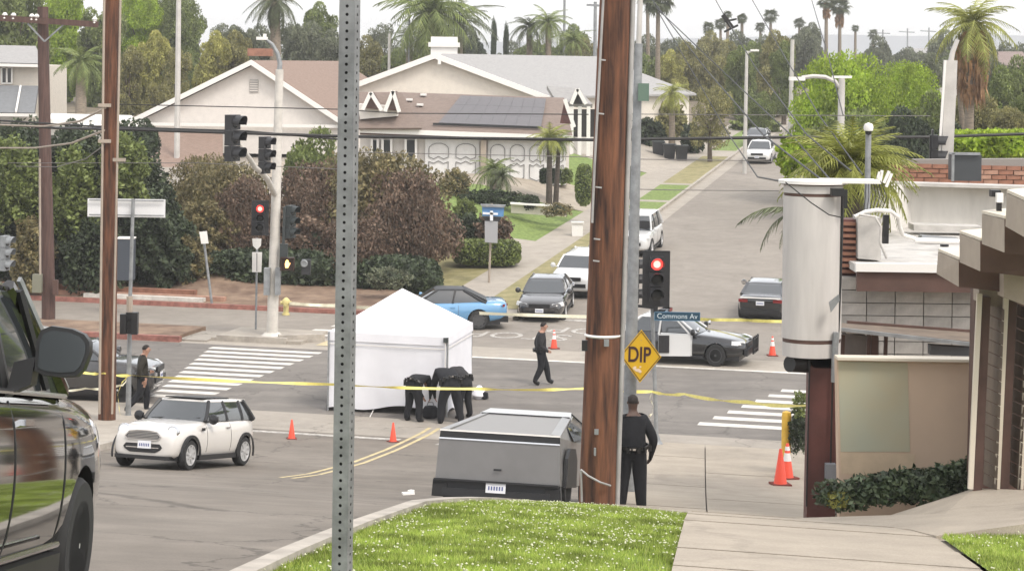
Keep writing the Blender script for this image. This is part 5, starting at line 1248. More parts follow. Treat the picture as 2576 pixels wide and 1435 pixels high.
b.prism([(1.835,y,z) for y, z in prof_], (.035,0,0), M['rim_dark']); gr_ = b.build('grille', mini)
for k in range(5): one('grille_bar', gr_, M['chrome'], lambda bb, m: bb.bar((1.878,-.36+.01*k*0,.63+k*.03), (1.878,.36,.63+k*.03), .01, .010, m))
b = MB()
for p, q_ in zip(prof_, prof_[1:]+prof_[:1]): b.bar((1.875,p[0],p[1]), (1.875,q_[0],q_[1]), .02, .022, M['chrome'])
b.build('grille_surround', mini)
part(mini, 'lower_grille', M['black'], lambda b, m: b.prism([(1.84,y,z) for y, z in ((-.42,.40),(-.46,.45),(-.40,.52),(.40,.52),(.46,.45),(.42,.40),(.3,.34),(-.3,.34))], (.03,0,0), m))
part(mini, 'grille_crossbar', M['chrome'], lambda b, m: b.box((1.877,0,.44), (.012,.78,.02), m))
part(mini, 'front_lip', M['black'], lambda b, m: b.box((1.78,0,.245), (.18,1.3,.07), m))
plate(mini, 1.885, .05, .50)
for s_ in (1,-1):
    hl_ = part(mini, 'headlight', M['lamp'], lambda b, m: b.lathe([(.0,.03),(.09,.02),(.125,-.02),(.12,-.1)], m, 20, (1.71,s_*.585,.755), 'X'), True)
    one('headlight_ring', hl_, M['chrome'], lambda b, m: b.lathe([(.118,-.02),(.125,.0),(.142,-.03),(.14,-.1)], m, 20, (1.71,s_*.585,.755), 'X'), True)
    part(mini, 'fog_light', M['black'], lambda b, m: b.lathe([(0,.0),(.06,.01),(.07,-.08)], m, 14, (1.80,s_*.60,.43), 'X'))
    part(mini, 'side_indicator', M['black'], lambda b, m: b.box((.80,s_*.842,.82), (.13,.02,.06), m))
part(mini, 'wiper', M['black'], lambda b, m: (b.bar((.68,.1,1.0), (.55,.6,1.04), .015, .015, m), b.bar((.70,-.5,1.0), (.60,.05,1.03), .015, .015, m)))

# ---- stainless angular pickup (rear view)
def pickup():
    q = thing('angular_pickup', 'stainless steel angular pickup with dark light bar seen from behind by the wooden pole', 'pickup truck', (0,0,0))
    sb, bk = M['steelbody'], M['black']; W = .985
    # side profile (x forward), slab sides
    prof = [(-2.75,.62),(-2.78,1.18),(.15,1.60),(2.75,1.02),(2.82,.60),(2.55,.42),(-2.6,.42)]
    for s_ in (1,-1):
        b = MB(); b.prism([(x, s_*(W-.02-.27*max(0,(z-1.1)/.5)), z) for x, z in prof], (0, -s_*.03, 0), sb); b.build('side_panel', q)
        b = MB(); b.prism([(-1.2,s_*(W-.15),1.36),(.15,s_*(W-.26),1.57),(1.9,s_*(W-.08),1.26),(-1.4,s_*(W-.0),1.14)], (0,s_*.012,0), M['glass']); b.build('side_window', q)
        for x in (-1.78, 1.83):
            b = MB(); ap = [(x-.62,.40),(x-.56,.86),(x-.30,1.02),(x+.32,1.02),(x+.58,.84),(x+.64,.40)]
            b.prism([(u, s_*(W-.01), v) for u, v in ap], (0, s_*.055, 0), bk); b.build('wheel_arch', q)
            wheel(q, x, s_*(W-.13), .43, .26, s_, M['rim_dark'], 7)
        part(q, 'mirror', bk, lambda b, m: (b.box((1.05,s_*(W+.12),1.27), (.12,.22,.15), m), b.bar((1.05,s_*.9,1.22), (1.05,s_*(W+.05),1.24), .06,.05, m)))
        part(q, 'bed_rail', sb, lambda b, m: b.prism([(-2.78,s_*.80,1.20),(-.3,s_*.62,1.53),(-.3,s_*.76,1.51),(-2.78,s_*.955,1.185)], (0,0,.02), m))
    part(q, 'bed_cover', mat('tonneau_grey', (.26,.25,.24), .5, .3), lambda b, m: b.prism([(-2.72,-.80,1.19),(-2.72,.80,1.19),(-.35,.63,1.51),(-.35,-.63,1.51)], (0,0,.012), m))
    part(q, 'roof', mat('roof_pale_steel', (.52,.52,.51), .3, .5), lambda b, m: b.prism([(-.35,-.77,1.52),(-.35,.77,1.52),(.2,.70,1.615),(.2,-.70,1.615)], (0,0,.02), m))
    part(q, 'roof_seam', bk, lambda b, m: b.box((-.36,0,1.535), (.03,1.5,.02), m))
    part(q, 'windscreen', M['glass'], lambda b, m: b.prism([(.2,-.70,1.615),(.2,.70,1.615),(1.9,.90,1.30),(1.9,-.90,1.30)], (0,0,.01), m))
    part(q, 'bonnet', sb, lambda b, m: b.prism([(1.9,-.92,1.29),(1.9,.92,1.29),(2.8,.92,1.0),(2.8,-.92,1.0)], (0,0,.01), m))
    part(q, 'floor', bk, lambda b, m: b.box((0,0,.5), (5.2,1.75,.2), m)); part(q, 'nose', sb, lambda b, m: b.box((2.76,0,.8), (.06,1.8,.4), m))
    part(q, 'tailgate', mat('tailgate_steel', (.235,.23,.225), .36, .5, var=.06, scale=1.5), lambda b, m: b.prism([(-2.77,-W+.03,1.065),(-2.77,W-.03,1.065),(-2.74,W,.43),(-2.74,-W,.43)], (-.03,0,0), m))
    part(q, 'light_bar', bk, lambda b, m: b.prism([(-2.77,-W+.04,1.178),(-2.77,W-.04,1.178),(-2.77,W-.03,1.065),(-2.77,-W+.03,1.065)], (-.02,0,0), m))
    part(q, 'tailgate_edge', M['chrome'], lambda b, m: b.box((-2.805,0,1.065), (.03,1.91,.022), m))
    part(q, 'top_edge', M['trim'], lambda b, m: b.box((-2.78,0,1.19), (.05,1.90,.025), m))
    bp = part(q, 'bumper', mat('bumper_dark', (.035,.037,.04), .55), lambda b, m: b.prism([(-2.72,-1.0,.42),(-2.72,1.0,.42),(-2.66,1.02,.16),(-2.66,-1.02,.16)], (-.14,0,0), m))
    one('bumper_step', bp, bk, lambda b, m: (b.box((-2.86,0,.428), (.12,1.96,.03), m), b.box((-2.87,0,.24), (.03,1.7,.12), m)))
    for s_ in (1,-1): one('reflector', bp, M['rubber'], lambda b, m: b.box((-2.85,s_*.88,.28), (.03,.22,.2), m))
    plate(q, -2.885, 0, .34, -1)
    part(q, 'tailgate_camera', bk, lambda b, m: b.box((-2.82,0,.62), (.02,.12,.03), m))
    return q
pk_ = pickup(); place_car(pk_, at(1316,1290,33.0), R(9.5)); pk_.scale = (1,.985,.97); pk_.location.z -= .03

# ---- black and white patrol car, nose to the right
pol_sp = dict(paint=blackp, W=.95, wr=.35, tyre=.21, wx=(1.62,-1.30), arch=1.14, shoulder=.9, rimm=M['rim_dark'], rr=.62,
  body=[(2.66,.42,.66,.62),(2.60,.30,.78,.82),(2.2,.24,.86,.92),(1.5,.22,.93,.95),(.6,.22,.99,.95),(-.5,.22,1.0,.95),(-1.6,.24,1.01,.94),(-2.3,.28,1.0,.9),(-2.68,.36,.95,.78),(-2.74,.45,.80,.66)],
  cabin=(.95,.25,-1.15,-1.75,.99,1.44,.80,.62), roofm=white, pillarm=white, bpill=(-.35,), seams=((.82,.35,.95),(-.36,.35,.95),(-1.3,.5,.95)), handles=(-.2,-1.15), mirror=(.82,1.05), mirm=M['black'])
pol = car('patrol_car', 'black and white patrol car with push bar and open door right of the DIP sign', (0,0,0), 0, pol_sp, cat='police car')
pp = gp(1800,921); hd = R(90+17); f_ = Vector((math.sin(hd), math.cos(hd), 0)); lf_ = Vector((-f_.y, f_.x, 0))
place_car(pol, Vector(pp)-f_*1.55+lf_*.85, hd); pol.scale = (.88,1,.97); pol.location.x += .12
for s_ in (1,-1):
    part(pol, 'white_door', white, lambda b, m: b.prism([(.80,s_*.93,.98),(.80,s_*.968,.66),(.80,s_*.952,.32),(-.34,s_*.952,.32),(-.34,s_*.968,.66),(-.34,s_*.93,.98)], (0,s_*.012,0), m) if False else (b.prism([(.80,s_*.968,.66),(.80,s_*.945,.30),(-.34,s_*.945,.30),(-.34,s_*.968,.66)], (0,s_*.014,0), m), b.prism([(.80,s_*.90,.985),(.80,s_*.968,.66),(-.34,s_*.968,.66),(-.34,s_*.90,.985)], (0,s_*.014,0), m)))
    part(pol, 'headlight', M['lamp'], lambda b, m: b.prism([(2.50,s_*.60,.66),(2.50,s_*.60,.80),(2.18,s_*.91,.83),(2.18,s_*.935,.70)], (.10,s_*.02,0), m))
    part(pol, 'spotlight', M['chrome'], lambda b, m: b.lathe([(0,.05),(.07,.05),(.08,0),(.03,-.06)], m, 12, (.98,s_*.92,1.13), 'X'))
part(pol, 'grille', M['black'], lambda b, m: b.box((2.64,0,.66), (.04,1.1,.16), m))
part(pol, 'bumper', M['black'], lambda b, m: b.bar((2.66,-.8,.46), (2.66,.8,.46), .12, .2, m))
pbz = part(pol, 'push_bar', M['black'], lambda b, m: [b.bar((2.84,y,.38), (2.84,y,.92), .045, .06, m) for y in (-.38,-.13,.13,.38)])
one('push_bar_rail', pbz, M['black'], lambda b, m: [b.bar((2.84,-.42,z), (2.84,.42,z), .04, .04, m) for z in (.5,.85)])
lb_ = part(pol, 'light_bar', M['sigblack'], lambda b, m: b.box((-.45,0,1.55), (.3,1.15,.12), m))
one('red_lens', lb_, M['taillamp'], lambda b, m: b.box((-.45,.36,1.56), (.32,.38,.10), m)); one('blue_lens', lb_, bluep, lambda b, m: b.box((-.45,-.36,1.56), (.32,.38,.10), m))
# the near front door stands ajar with its dark inner trim showing
dr = part(pol, 'open_door', white, lambda b, m: b.prism([(.76,-1.0,.30),(-.32,-1.30,.30),(-.32,-1.30,.98),(.76,-1.0,.98)], (.01,-.05,0), m))
one('door_trim', dr, M['uniform2'], lambda b, m: b.prism([(.42-.5,-1.155-.14,.42),(-.26,-1.345,.42),(-.26,-1.345,.94),(.42-.5,-1.155-.14,.94)], (-.0,-.03,0), m) if False else b.prism([(.06,-1.25,.40),(-.29,-1.348,.40),(-.29,-1.348,.95),(.06,-1.25,.95)], (0,-.03,0), m))
one('window_frame', dr, white, lambda b, m: (b.bar((.74,-1.03,.98), (.30,-1.10,1.42), .05, .05, m), b.bar((.30,-1.10,1.42), (-.25,-1.26,1.44), .05, .04, m), b.bar((-.25,-1.26,1.44), (-.31,-1.32,.98), .05, .05, m)))

# ---- blue soft-top coupe, tail to the right
blue_sp = dict(paint=bluep, W=.92, wr=.345, tyre=.22, wx=(1.40,-1.32), arch=1.12, shoulder=.9, rimm=M['rim_dark'], rr=.74, spokes=10,
  body=[(2.28,.35,.60,.60),(2.2,.24,.70,.80),(1.7,.2,.82,.90),(1.0,.19,.88,.92),(.2,.19,.91,.90),(-.7,.19,.93,.91),(-1.4,.2,.96,.925),(-2.0,.28,.98,.88),(-2.28,.40,.95,.76),(-2.32,.5,.80,.66)],
  cabin=(.85,.15,-.85,-1.62,.90,1.33,.76,.56), roofm=M['black'], pillarm=M['black'], bpill=(-.42,), blean=-.1, seams=((.75,.3,.86),(-.62,.3,.9)), handles=(-.42,), mirror=(.62,.97), mirm=bluep)
blu = car('soft_top_coupe', 'sky blue two door car with black soft top behind the tent', (0,0,0), 0, blue_sp)
wp0 = gp(1203,829); hd = R(-90-4); f_ = Vector((math.sin(hd), math.cos(hd), 0)); lf_ = Vector((-f_.y, f_.x, 0))
place_car(blu, Vector(wp0)+f_*1.32-lf_*.82, hd)
part(blu, 'soft_top_back', M['black'], lambda b, m: b.prism([(-.85,.56,1.34),(-.85,-.56,1.34),(-1.62,-.72,.97),(-1.62,.72,.97)], (0,0,.02), m))
for s_ in (1,-1): part(blu, 'tail_light', M['taillamp'], lambda b, m: b.prism([(-2.30,s_*.45,.80),(-2.30,s_*.45,.87),(-2.14,s_*.86,.88),(-2.14,s_*.87,.80)], (-.04,0,0), m))
part(blu, 'rear_diffuser', M['black'], lambda b, m: b.box((-2.2,0,.36), (.3,1.5,.2), m)); plate(blu, -2.345, 0, .66, -1)

# ---- parked row on the far side street (facing us)
def sedan_sp(p, W=.9, H_=1.45, suv=False, **k):
    if suv:
        d = dict(paint=p, W=W, wr=.37, tyre=.23, wx=(1.42,-1.42), arch=1.13, shoulder=.92,
          body=[(2.36,.45,.80,.66),(2.30,.32,.95,.84),(1.9,.27,1.06,W*.97),(1.2,.25,1.12,W),(.3,.25,1.14,W),(-1.0,.25,1.15,W),(-2.0,.28,1.15,W*.98),(-2.36,.36,1.12,W*.88),(-2.42,.48,1.0,W*.8)],
          cabin=(1.10,.50,-1.95,-2.3,1.12,H_,W*.86,W*.70), bpill=(-.1,-1.2), seams=((.95,.4,1.08),(-.1,.4,1.08),(-1.15,.4,1.08)), handles=(.1,-.95), mirror=(.98,1.2))
    else:
        d = dict(paint=p, W=W, wr=.335, tyre=.21, wx=(1.42,-1.36), arch=1.13, shoulder=.9,
          body=[(2.38,.38,.62,.60),(2.32,.26,.75,.80),(1.9,.22,.86,W*.97),(1.2,.2,.93,W),(.3,.2,.96,W),(-.9,.2,.98,W),(-1.8,.22,1.0,W*.97),(-2.3,.32,.98,W*.86),(-2.38,.45,.85,W*.76)],
          cabin=(1.0,.30,-1.05,-1.75,.96,H_,W*.84,W*.66), bpill=(-.35,), seams=((.85,.35,.93),(-.35,.35,.93),(-1.25,.45,.95)), handles=(-.15,-1.1), mirror=(.85,1.02))
    d.update(k); return d
def front_bits(q, zl, W, plate_=True, grm=M['black'], xf=2.36):
    for s_ in (1,-1): part(q, 'headlight', M['lamp'], lambda b, m: b.prism([(xf-.14,s_*.46,zl-.08),(xf-.14,s_*.46,zl+.04),(xf-.38,s_*(W*.94),zl+.09),(xf-.38,s_*(W*.97),zl-.05)], (.11,s_*.01,0), m))
    part(q, 'grille', grm, lambda b, m: b.box((xf-.0,0,zl-.03), (.05,.80,.15), m))
    part(q, 'lower_intake', M['black'], lambda b, m: b.box((xf+.0,0,zl-.30), (.05,1.2,.15), m))
    if plate_: plate(q, xf+.035, 0, zl-.21)
def rear_bits(q, zl, W, xr=-2.36):
    for s_ in (1,-1): part(q, 'tail_light', M['taillamp'], lambda b, m: b.box((xr+.03,s_*(W*.70),zl), (.08,.34,.12), m))
    part(q, 'rear_bumper', M['black'], lambda b, m: b.box((xr-.02,0,.42), (.1,W*1.6,.2), m)); plate(q, xr-.07, 0, zl-.08, -1)
def parked(label, vx, vy, head, sp, kind, group='cars parked along the left kerb of the side street', cat='car', name='parked_car', dY=0, off=None):
    q = car(name, label, (0,0,0), 0, sp, cat=cat, group=group); q.scale = (.93,.95,.92)
    hd = R(head); s_, t_ = vx, vy; x, y = xy(s_, t_); place_car(q, Vector((x, y, 0)), hd); return q
h_ = math.degrees(AZ)+180
bs = parked('black sedan at the front of the parked row facing us', 70.9, -15.6, h_-6, sedan_sp(darkp, .92, 1.38), 'c'); front_bits(bs, .70, .92)
part(bs, 'pale_bonnet_glare', darkp, lambda b, m: b.box((1.2,0,.955), (.02,.02,.004), m))
ws = parked('white crossover parked right behind the black sedan', 76.0, -15.3, h_, sedan_sp(white, .95, 1.56, True), 'c'); front_bits(ws, .88, .95)
gs = parked('silver grey car parked third in the row behind the white crossover', 81.2, -15.25, h_, sedan_sp(greyp, .93, 1.45), 'c'); front_bits(gs, .72, .93)
wt = parked('white pickup truck farther up, partly hidden by the light pole', 87.0, -15.1, h_, sedan_sp(white, 1.0, 1.78, True, wr=.40), 'c', cat='pickup truck'); front_bits(wt, .95, 1.0); part(wt, 'raised_hood_vent', M['black'], lambda b, m: b.box((1.06,.55,1.42), (.04,.5,.36), m))
wf = parked('white car standing alone near the top of the side street facing us', 128.0, -14.2, h_, sedan_sp(white, .90, 1.42), 'c'); front_bits(wf, .72, .92)
gf = parked('dark car with pale trim half hidden behind the far white car', 138.5, -15.6, h_, sedan_sp(darkp, .85, 1.3), 'c'); front_bits(gf, .9, .92)
bkc = parked('black hatchback seen from behind, half hidden by the round sign cabinet', 73.0, -7.8, math.degrees(AZ), sedan_sp(blackp, .92, 1.30), 'c', group='cars at the right kerb of the side street'); rear_bits(bkc, .83, .92)
part(bkc, 'pale_bumper_line', M['trim'], lambda b, m: b.box((-2.40,0,.95), (.05,1.5,.04), m))
# ---- cars at the left behind the poles
q = car('parked_suv', 'dark parked car behind the left wooden pole and the blank sign', (0,0,0), 0, sedan_sp(darkp, .93, 1.55, True), group='cars at the left crossing arm'); place_car(q, gp(235,1005)+Vector((-.6,.2,0)), R(92)); front_bits(q, .9, .93)
q = car('parked_car', 'white parked car glimpsed above the black car mirror', (0,0,0), 0, sedan_sp(white, .92, 1.45), group='cars at the left crossing arm'); place_car(q, gp(150,905)+Vector((-2.6,.6,0)), R(88)); front_bits(q, .72, .92)

# ---- the near black utility vehicle, cut by the left picture edge
suv_sp = dict(paint=SUVp, W=.97, wr=.365, tyre=.24, wx=(1.46,-1.46), arch=1.20, shoulder=.93, rr=.70, spokes=5,
  body=[(2.40,.48,.85,.66),(2.36,.34,1.02,.86),(2.0,.28,1.11,.94),(1.3,.27,1.18,.97),(.4,.26,1.20,.965),(-.9,.26,1.21,.965),(-1.9,.28,1.22,.96),(-2.3,.36,1.2,.9),(-2.38,.48,1.05,.82)],
  cabin=(1.12,.38,-1.9,-2.28,1.18,1.70,.86,.70), bpill=(-.18,-1.25), seams=((.92,.4,1.14),(-.15,.4,1.14),(-1.1,.4,1.14)), handles=(.06,-.92), handm=M['chrome'], mirror=(5,5))
suv = car('black_utility_vehicle', 'glossy black utility vehicle at the lower left edge with big side mirror', (0,0,0), 0, suv_sp, cat='suv')
for c in list(suv.children):
    if c.name.startswith('side_mirror'):
        for d_ in list(c.children): bpy.data.objects.remove(d_)
        bpy.data.objects.remove(c)
SUVY = 11.6; wc = P(122,1365,SUVY); suv.scale = (1.05,1.05,1.08); hd = R(.5); f_ = Vector((math.sin(hd), math.cos(hd), 0)); lf_ = Vector((-f_.y, f_.x, 0))
place_car(suv, Vector((wc.x, wc.y, 0))-f_*1.46+lf_*.86, hd)
bpy.context.view_layer.update(); Ri = suv.matrix_basis.inverted()
def SL(vx, vy, Y): return Ri @ P(vx, vy, Y)
mc = min((SL(158,884,y_) for y_ in np.linspace(9,12,200)), key=lambda v: abs(v.y+1.16))
def mirror_shell(b, m):
    out = [(u*.86, v*.86) for u, v in [(-.15,-.11),(-.155,.05),(-.135,.11),(-.08,.135),(.04,.125),(.11,.10),(.145,.06),(.15,.0),(.125,-.085),(.09,-.125),(.0,-.135),(-.10,-.13)]]
    rings = [(.0,1.0),(.05,1.04),(.12,.92),(.17,.6)]
    vs_ = []; n = len(out)
    for dx, sc_ in rings: vs_ += [(mc.x+dx, mc.y-u*sc_, mc.z+v*sc_) for u, v in out]
    fs = [(i*n+j, i*n+(j+1)%n, (i+1)*n+(j+1)%n, (i+1)*n+j) for i in range(3) for j in range(n)]+[tuple(3*n+j for j in range(n)), tuple(range(n-1,-1,-1))]
    b.add(vs_, fs, m)
ms = one('side_mirror', suv, M['black'], mirror_shell, True)
mgl = mat('mirror_glass_dim', (.042,.048,.052), .22, .2)
one('mirror_glass', ms, mgl, lambda b, m: b.prism([(mc.x-.004, mc.y-u*.74, mc.z+v*.72) for u, v in [(-.15,-.11),(-.155,.05),(-.135,.11),(-.08,.135),(.04,.125),(.11,.10),(.145,.06),(.15,.0),(.125,-.085),(.09,-.125),(.0,-.135),(-.10,-.13)]], (-.004,0,0), m))
one('mirror_arm', ms, M['black'], lambda b, m: b.prism([(mc.x+.0,-1.03,mc.z-.03),(mc.x+.0,-.93,mc.z-.06),(mc.x+.0,-.90,mc.z-.22),(mc.x+.0,-1.02,mc.z-.16)], (.12,0,0), m))
part(suv, 'window_chrome_strip', M['chrome'], lambda b, m: b.tube([(-1.9,-.925,1.20),(-.5,-.93,1.19),(.9,-.925,1.165)], .014, m, 6))
part(suv, 'lower_chrome_strip', M['chrome'], lambda b, m: b.tube([(-1.0,-.975,.42),(.8,-.975,.42)], .016, m, 6))
part(suv, 'front_pillar_strip', M['galv'], lambda b, m: b.bar((1.10,-.885,1.20), (.42,-.74,1.74), .02, .03, m))
part(suv, 'quarter_window_bar', M['black'], lambda b, m: b.bar((.62,-.885,1.2), (.36,-.76,1.68), .03, .03, m))
# ================================================================== PEOPLE
def person(label, loc, face, pose, shirt, trousers, skin=M['skin'], hair=M['hair'], scale=1., cap=False, belt=True, group=None, bulk=1.1):
    """one skinned figure; local +Y is where the body faces"""
    J = {'pel':(0,0,.97),'wst':(0,-.01,1.10),'cst':(0,0,1.30),'nkb':(0,-.005,1.47),'nkt':(0,.01,1.56),'hd1':(0,.025,1.63),'hd2':(0,.02,1.72),'hd3':(0,.01,1.79),
         'shL':(-.17,0,1.43),'elL':(-.235,-.03,1.15),'wrL':(-.24,.06,.91),'haL':(-.235,.09,.83),'shR':(.17,0,1.43),'elR':(.235,-.03,1.15),'wrR':(.24,.06,.91),'haR':(.235,.09,.83),
         'hpL':(-.095,0,.93),'knL':(-.11,.03,.51),'anL':(-.12,-.02,.10),'toL':(-.135,.15,.035),'hpR':(.095,0,.93),'knR':(.11,.03,.51),'anR':(.12,-.02,.10),'toR':(.135,.15,.035)}
    J.update({k_: v_ for k_, v_ in pose.items() if k_ != 'fw'})
    rad = {'pel':(.155,.115),'wst':(.145,.11),'cst':(.165,.125),'nkb':(.085,.07),'nkt':(.055,.058),'hd1':(.068,.082),'hd2':(.078,.097),'hd3':(.05,.06),
           'shL':(.072,.072),'elL':(.05,.05),'wrL':(.034,.036),'haL':(.026,.042),'hpL':(.098,.10),'knL':(.070,.072),'anL':(.052,.055),'toL':(.042,.034)}
    for k in list(rad):
        if k.endswith('L'): rad[k[:-1]+'R'] = rad[k]
    rad = {k: (a*1.16*bulk, b_*1.16*bulk) for k, (a, b_) in rad.items()}
    for k in ('nkt','hd1','hd2','hd3','wrL','wrR','haL','haR'): rad[k] = (rad[k][0]/bulk, rad[k][1]/bulk)
    E_ = [('pel','wst'),('wst','cst'),('cst','nkb'),('nkb','nkt'),('nkt','hd1'),('hd1','hd2'),('hd2','hd3')]
    for s_ in 'LR': E_ += [('cst','sh'+s_),('sh'+s_,'el'+s_),('el'+s_,'wr'+s_),('wr'+s_,'ha'+s_),('pel','hp'+s_),('hp'+s_,'kn'+s_),('kn'+s_,'an'+s_),('an'+s_,'to'+s_)]
    # fingers: five short chains rooted in each palm
    fing = {}
    for s_ in 'LR':
        w_, h0 = Vector(J['wr'+s_]), Vector(J['ha'+s_]); d = (h0-w_).normalized(); sx = -1 if s_ == 'L' else 1
        side = d.cross(Vector((sx,0,0))).normalized()
        if side.y < 0: side = -side
        inn = Vector((-sx,0,0))
        for k, (o_, ln) in enumerate(((-.026,.060),(-.009,.078),(.010,.074),(.027,.056))):
            a = h0+side*o_+d*.03; b_ = a+d*ln*.6+inn*.008; c = b_+d*ln*.4+inn*.022
            n1, n2, n3 = f'f{k}a{s_}', f'f{k}b{s_}', f'f{k}c{s_}'; J[n1], J[n2], J[n3] = a, b_, c
            for n_, r_ in ((n1,.0105),(n2,.0098),(n3,.0085)): rad[n_] = (r_, r_)
            E_ += [('ha'+s_, n1),(n1,n2),(n2,n3)]
        a = w_+(h0-w_)*.55+side*.028; b_ = a+side*.028+d*.03+inn*.01
        J['ta'+s_], J['tb'+s_] = a, b_; rad['ta'+s_] = (.012,.012); rad['tb'+s_] = (.0105,.0105); E_ += [('wr'+s_,'ta'+s_),('ta'+s_,'tb'+s_)]
    names = list(J); ix = {n_: i for i, n_ in enumerate(names)}
    me = bpy.data.meshes.new('body'); me.from_pydata([tuple(Vector(J[n_])) for n_ in names], [(ix[a], ix[b_]) for a, b_ in E_], []); me.update()
    o = bpy.data.objects.new('body', me); COL.objects.link(o)
    sk = o.modifiers.new('skin', 'SKIN'); sk.use_smooth_shade = True
    bm = bmesh.new(); bm.from_mesh(me); ly = bm.verts.layers.skin.verify()
    bm.verts.ensure_lookup_table()
    for n_ in names:
        v = bm.verts[ix[n_]][ly]; v.radius = rad[n_]; v.use_root = (n_ == 'pel')
    bm.to_mesh(me); bm.free()
    sb_ = o.modifiers.new('sub', 'SUBSURF'); sb_.levels = 2
    lift_mesh(o, None); me = o.data
    ml = [shirt, trousers, skin, M['boot']]
    me.materials.clear()
    for m_ in ml: me.materials.append(m_)
    V3 = {n_: Vector(J[n_]) for n_ in names}
    def dist(p, a, b_):
        ab = b_-a; t = max(0, min(1, (p-a).dot(ab)/max(1e-9, ab.length_squared))); return (p-a-ab*t).length
    segs = [(V3[a], V3[b_], (2 if (a in ('nkt','hd1','hd2') or a.startswith(('wr','ha','f','t')) or b_.startswith(('f','t'))) and not b_.startswith('to') else 3 if b_.startswith('to') else 1 if (a.startswith(('hp','kn')) or b_.startswith('hp')) else 0)) for a, b_ in E_]
    for p in me.polygons:
        c = p.center; best = min(segs, key=lambda s_: dist(c, s_[0], s_[1])+(.045 if s_[2] == 2 and (s_[0]-V3['hd1']).length > .25 else -.02 if s_[2] == 2 else 0)); k = best[2]
        if k == 0 and (c-V3['pel']).dot((V3['pel']-V3['wst']).normalized()) > -.02: k = 1
        p.material_index = k; p.use_smooth = True
    root = thing('person', label, 'person', loc, face, group); root.scale = (scale,)*3
    o.parent = root
    # hair cap, ears, nose, brow
    h2, h1_, h3 = V3['hd2'], V3['hd1'], V3['hd3']; up = (h3-h1_).normalized(); fw = Vector((0,1,0)) if 'fw' not in pose else Vector(pose['fw']); fw = (fw-up*fw.dot(up)).normalized(); rt = fw.cross(up)
    Mx = Matrix((rt, fw, up)).transposed()
    b = MB(); vs_ = []; fs = []; nu, nv = 16, 8; c0 = h2+up*.012-fw*.006
    for i in range(nv+1):
        th = (PI*.60)*i/nv
        for j in range(nu):
            a = 2*PI*j/nu; r_ = math.sin(th); lim = 1.0
            x, y, z = .080*r_*math.cos(a), .100*r_*math.sin(a), .092*math.cos(th)
            if y > .03 and z < .045: z = max(z, .045); y = min(y, .083)
            vs_.append(c0+Mx @ Vector((x*1.04, y*1.03, z*1.05)))
    for i in range(nv):
        for j in range(nu): fs.append((i*nu+j, i*nu+(j+1)%nu, (i+1)*nu+(j+1)%nu, (i+1)*nu+j))
    b.add(vs_, fs, hair); b.build('hair', root, True)
    for s_ in (-1,1):
        one('ear', root, skin, lambda b, m: b.lathe([(0,-.012),(.022,-.008),(.028,.004),(.015,.012),(0,.014)], m, 10, h2-up*.02+rt*s_*.082-fw*.005, 'X'), True)
        one('eye', root, M['hair'], lambda b, m: b.lathe([(0,-.006),(.012,0),(0,.008)], m, 8, h2-up*.01+rt*s_*.032+fw*.086, 'Y'))
    one('nose', root, skin, lambda b, m: b.bar(h2+fw*.095-up*.0, h2+fw*.108-up*.04, .022, .025, m))
    one('mouth', root, mat('lip', (.22,.09,.07), .6), lambda b, m: b.box(h2+fw*.088-up*.065, (.05,.01,.01), m))
    if belt:
        c = V3['pel']*.55+V3['wst']*.45; ax = (V3['wst']-V3['pel']).normalized(); xx = Vector((1,0,0)); yy = ax.cross(xx).normalized(); B3 = Matrix((xx, -yy if yy.y < 0 else yy, ax)).transposed()
        b = MB(); n = 24; vs_ = []
        for dz in (-.028,.028):
            for ro in (.0,.022):
                for j in range(n): a = 2*PI*j/n; vs_.append(c+B3 @ Vector(((.178*bulk+ro)*math.cos(a),(.135*bulk+ro)*math.sin(a),dz)))
        fs = []
        for (p_, q_) in ((1,3),(0,1),(2,3)):
            for j in range(n): fs.append((p_*n+j, p_*n+(j+1)%n, q_*n+(j+1)%n, q_*n+j))
        b.add(vs_, fs, M['leather']); bl_ = b.build('duty_belt', root)
        for a, w_, h_ in ((-.15,.06,.11),(PI+.15,.05,.15),(-.9,.045,.09),(-1.35,.06,.08),(-1.9,.05,.09),(PI+.75,.045,.1)):
            one('pouch', bl_, M['leather'], lambda b, m: b.box(c+B3 @ Vector((.20*bulk*math.cos(a), .16*bulk*math.sin(a), -.02)), (w_,w_,h_), m, rz=a))
        one('buckle', bl_, M['chrome'], lambda b, m: (b.box(c+B3 @ Vector((.0,-.16*bulk,.0)), (.05,.012,.03), m), b.box(c+B3 @ Vector((-.06,-.157*bulk,.0)), (.02,.012,.02), m), b.box(c+B3 @ Vector((.07,-.157*bulk,.005)), (.03,.012,.02), m)))
    return root
# man seen from behind at the DIP sign
p1 = at(1588,1284,33.2); p1.z += .02
man = person('stocky man in black shirt and trousers seen from behind under the DIP sign', p1, R(4),
  {'haR':(.30,.16,.79),'wrR':(.31,.10,.86),'elR':(.33,-.05,1.12),'shR':(.20,0,1.43),'shL':(-.20,0,1.43),'elL':(-.30,.04,1.16),'wrL':(-.18,.20,1.02),'haL':(-.10,.24,1.0),
   'anL':(-.17,-.02,.10),'toL':(-.22,.13,.035),'anR':(.15,-.02,.10),'toR':(.20,.13,.035),'knL':(-.14,.02,.52),'knR':(.13,.02,.52)}, M['uniform'], M['uniform'], M['skin_dark'], M['hair'], 1.07, bulk=1.38)
one('radio_wire', man, M['wiregrey'], lambda b, m: b.tube([(.12,-.125,1.05),(.15,-.13,1.2),(.16,-.10,1.35)], .006, m, 5))
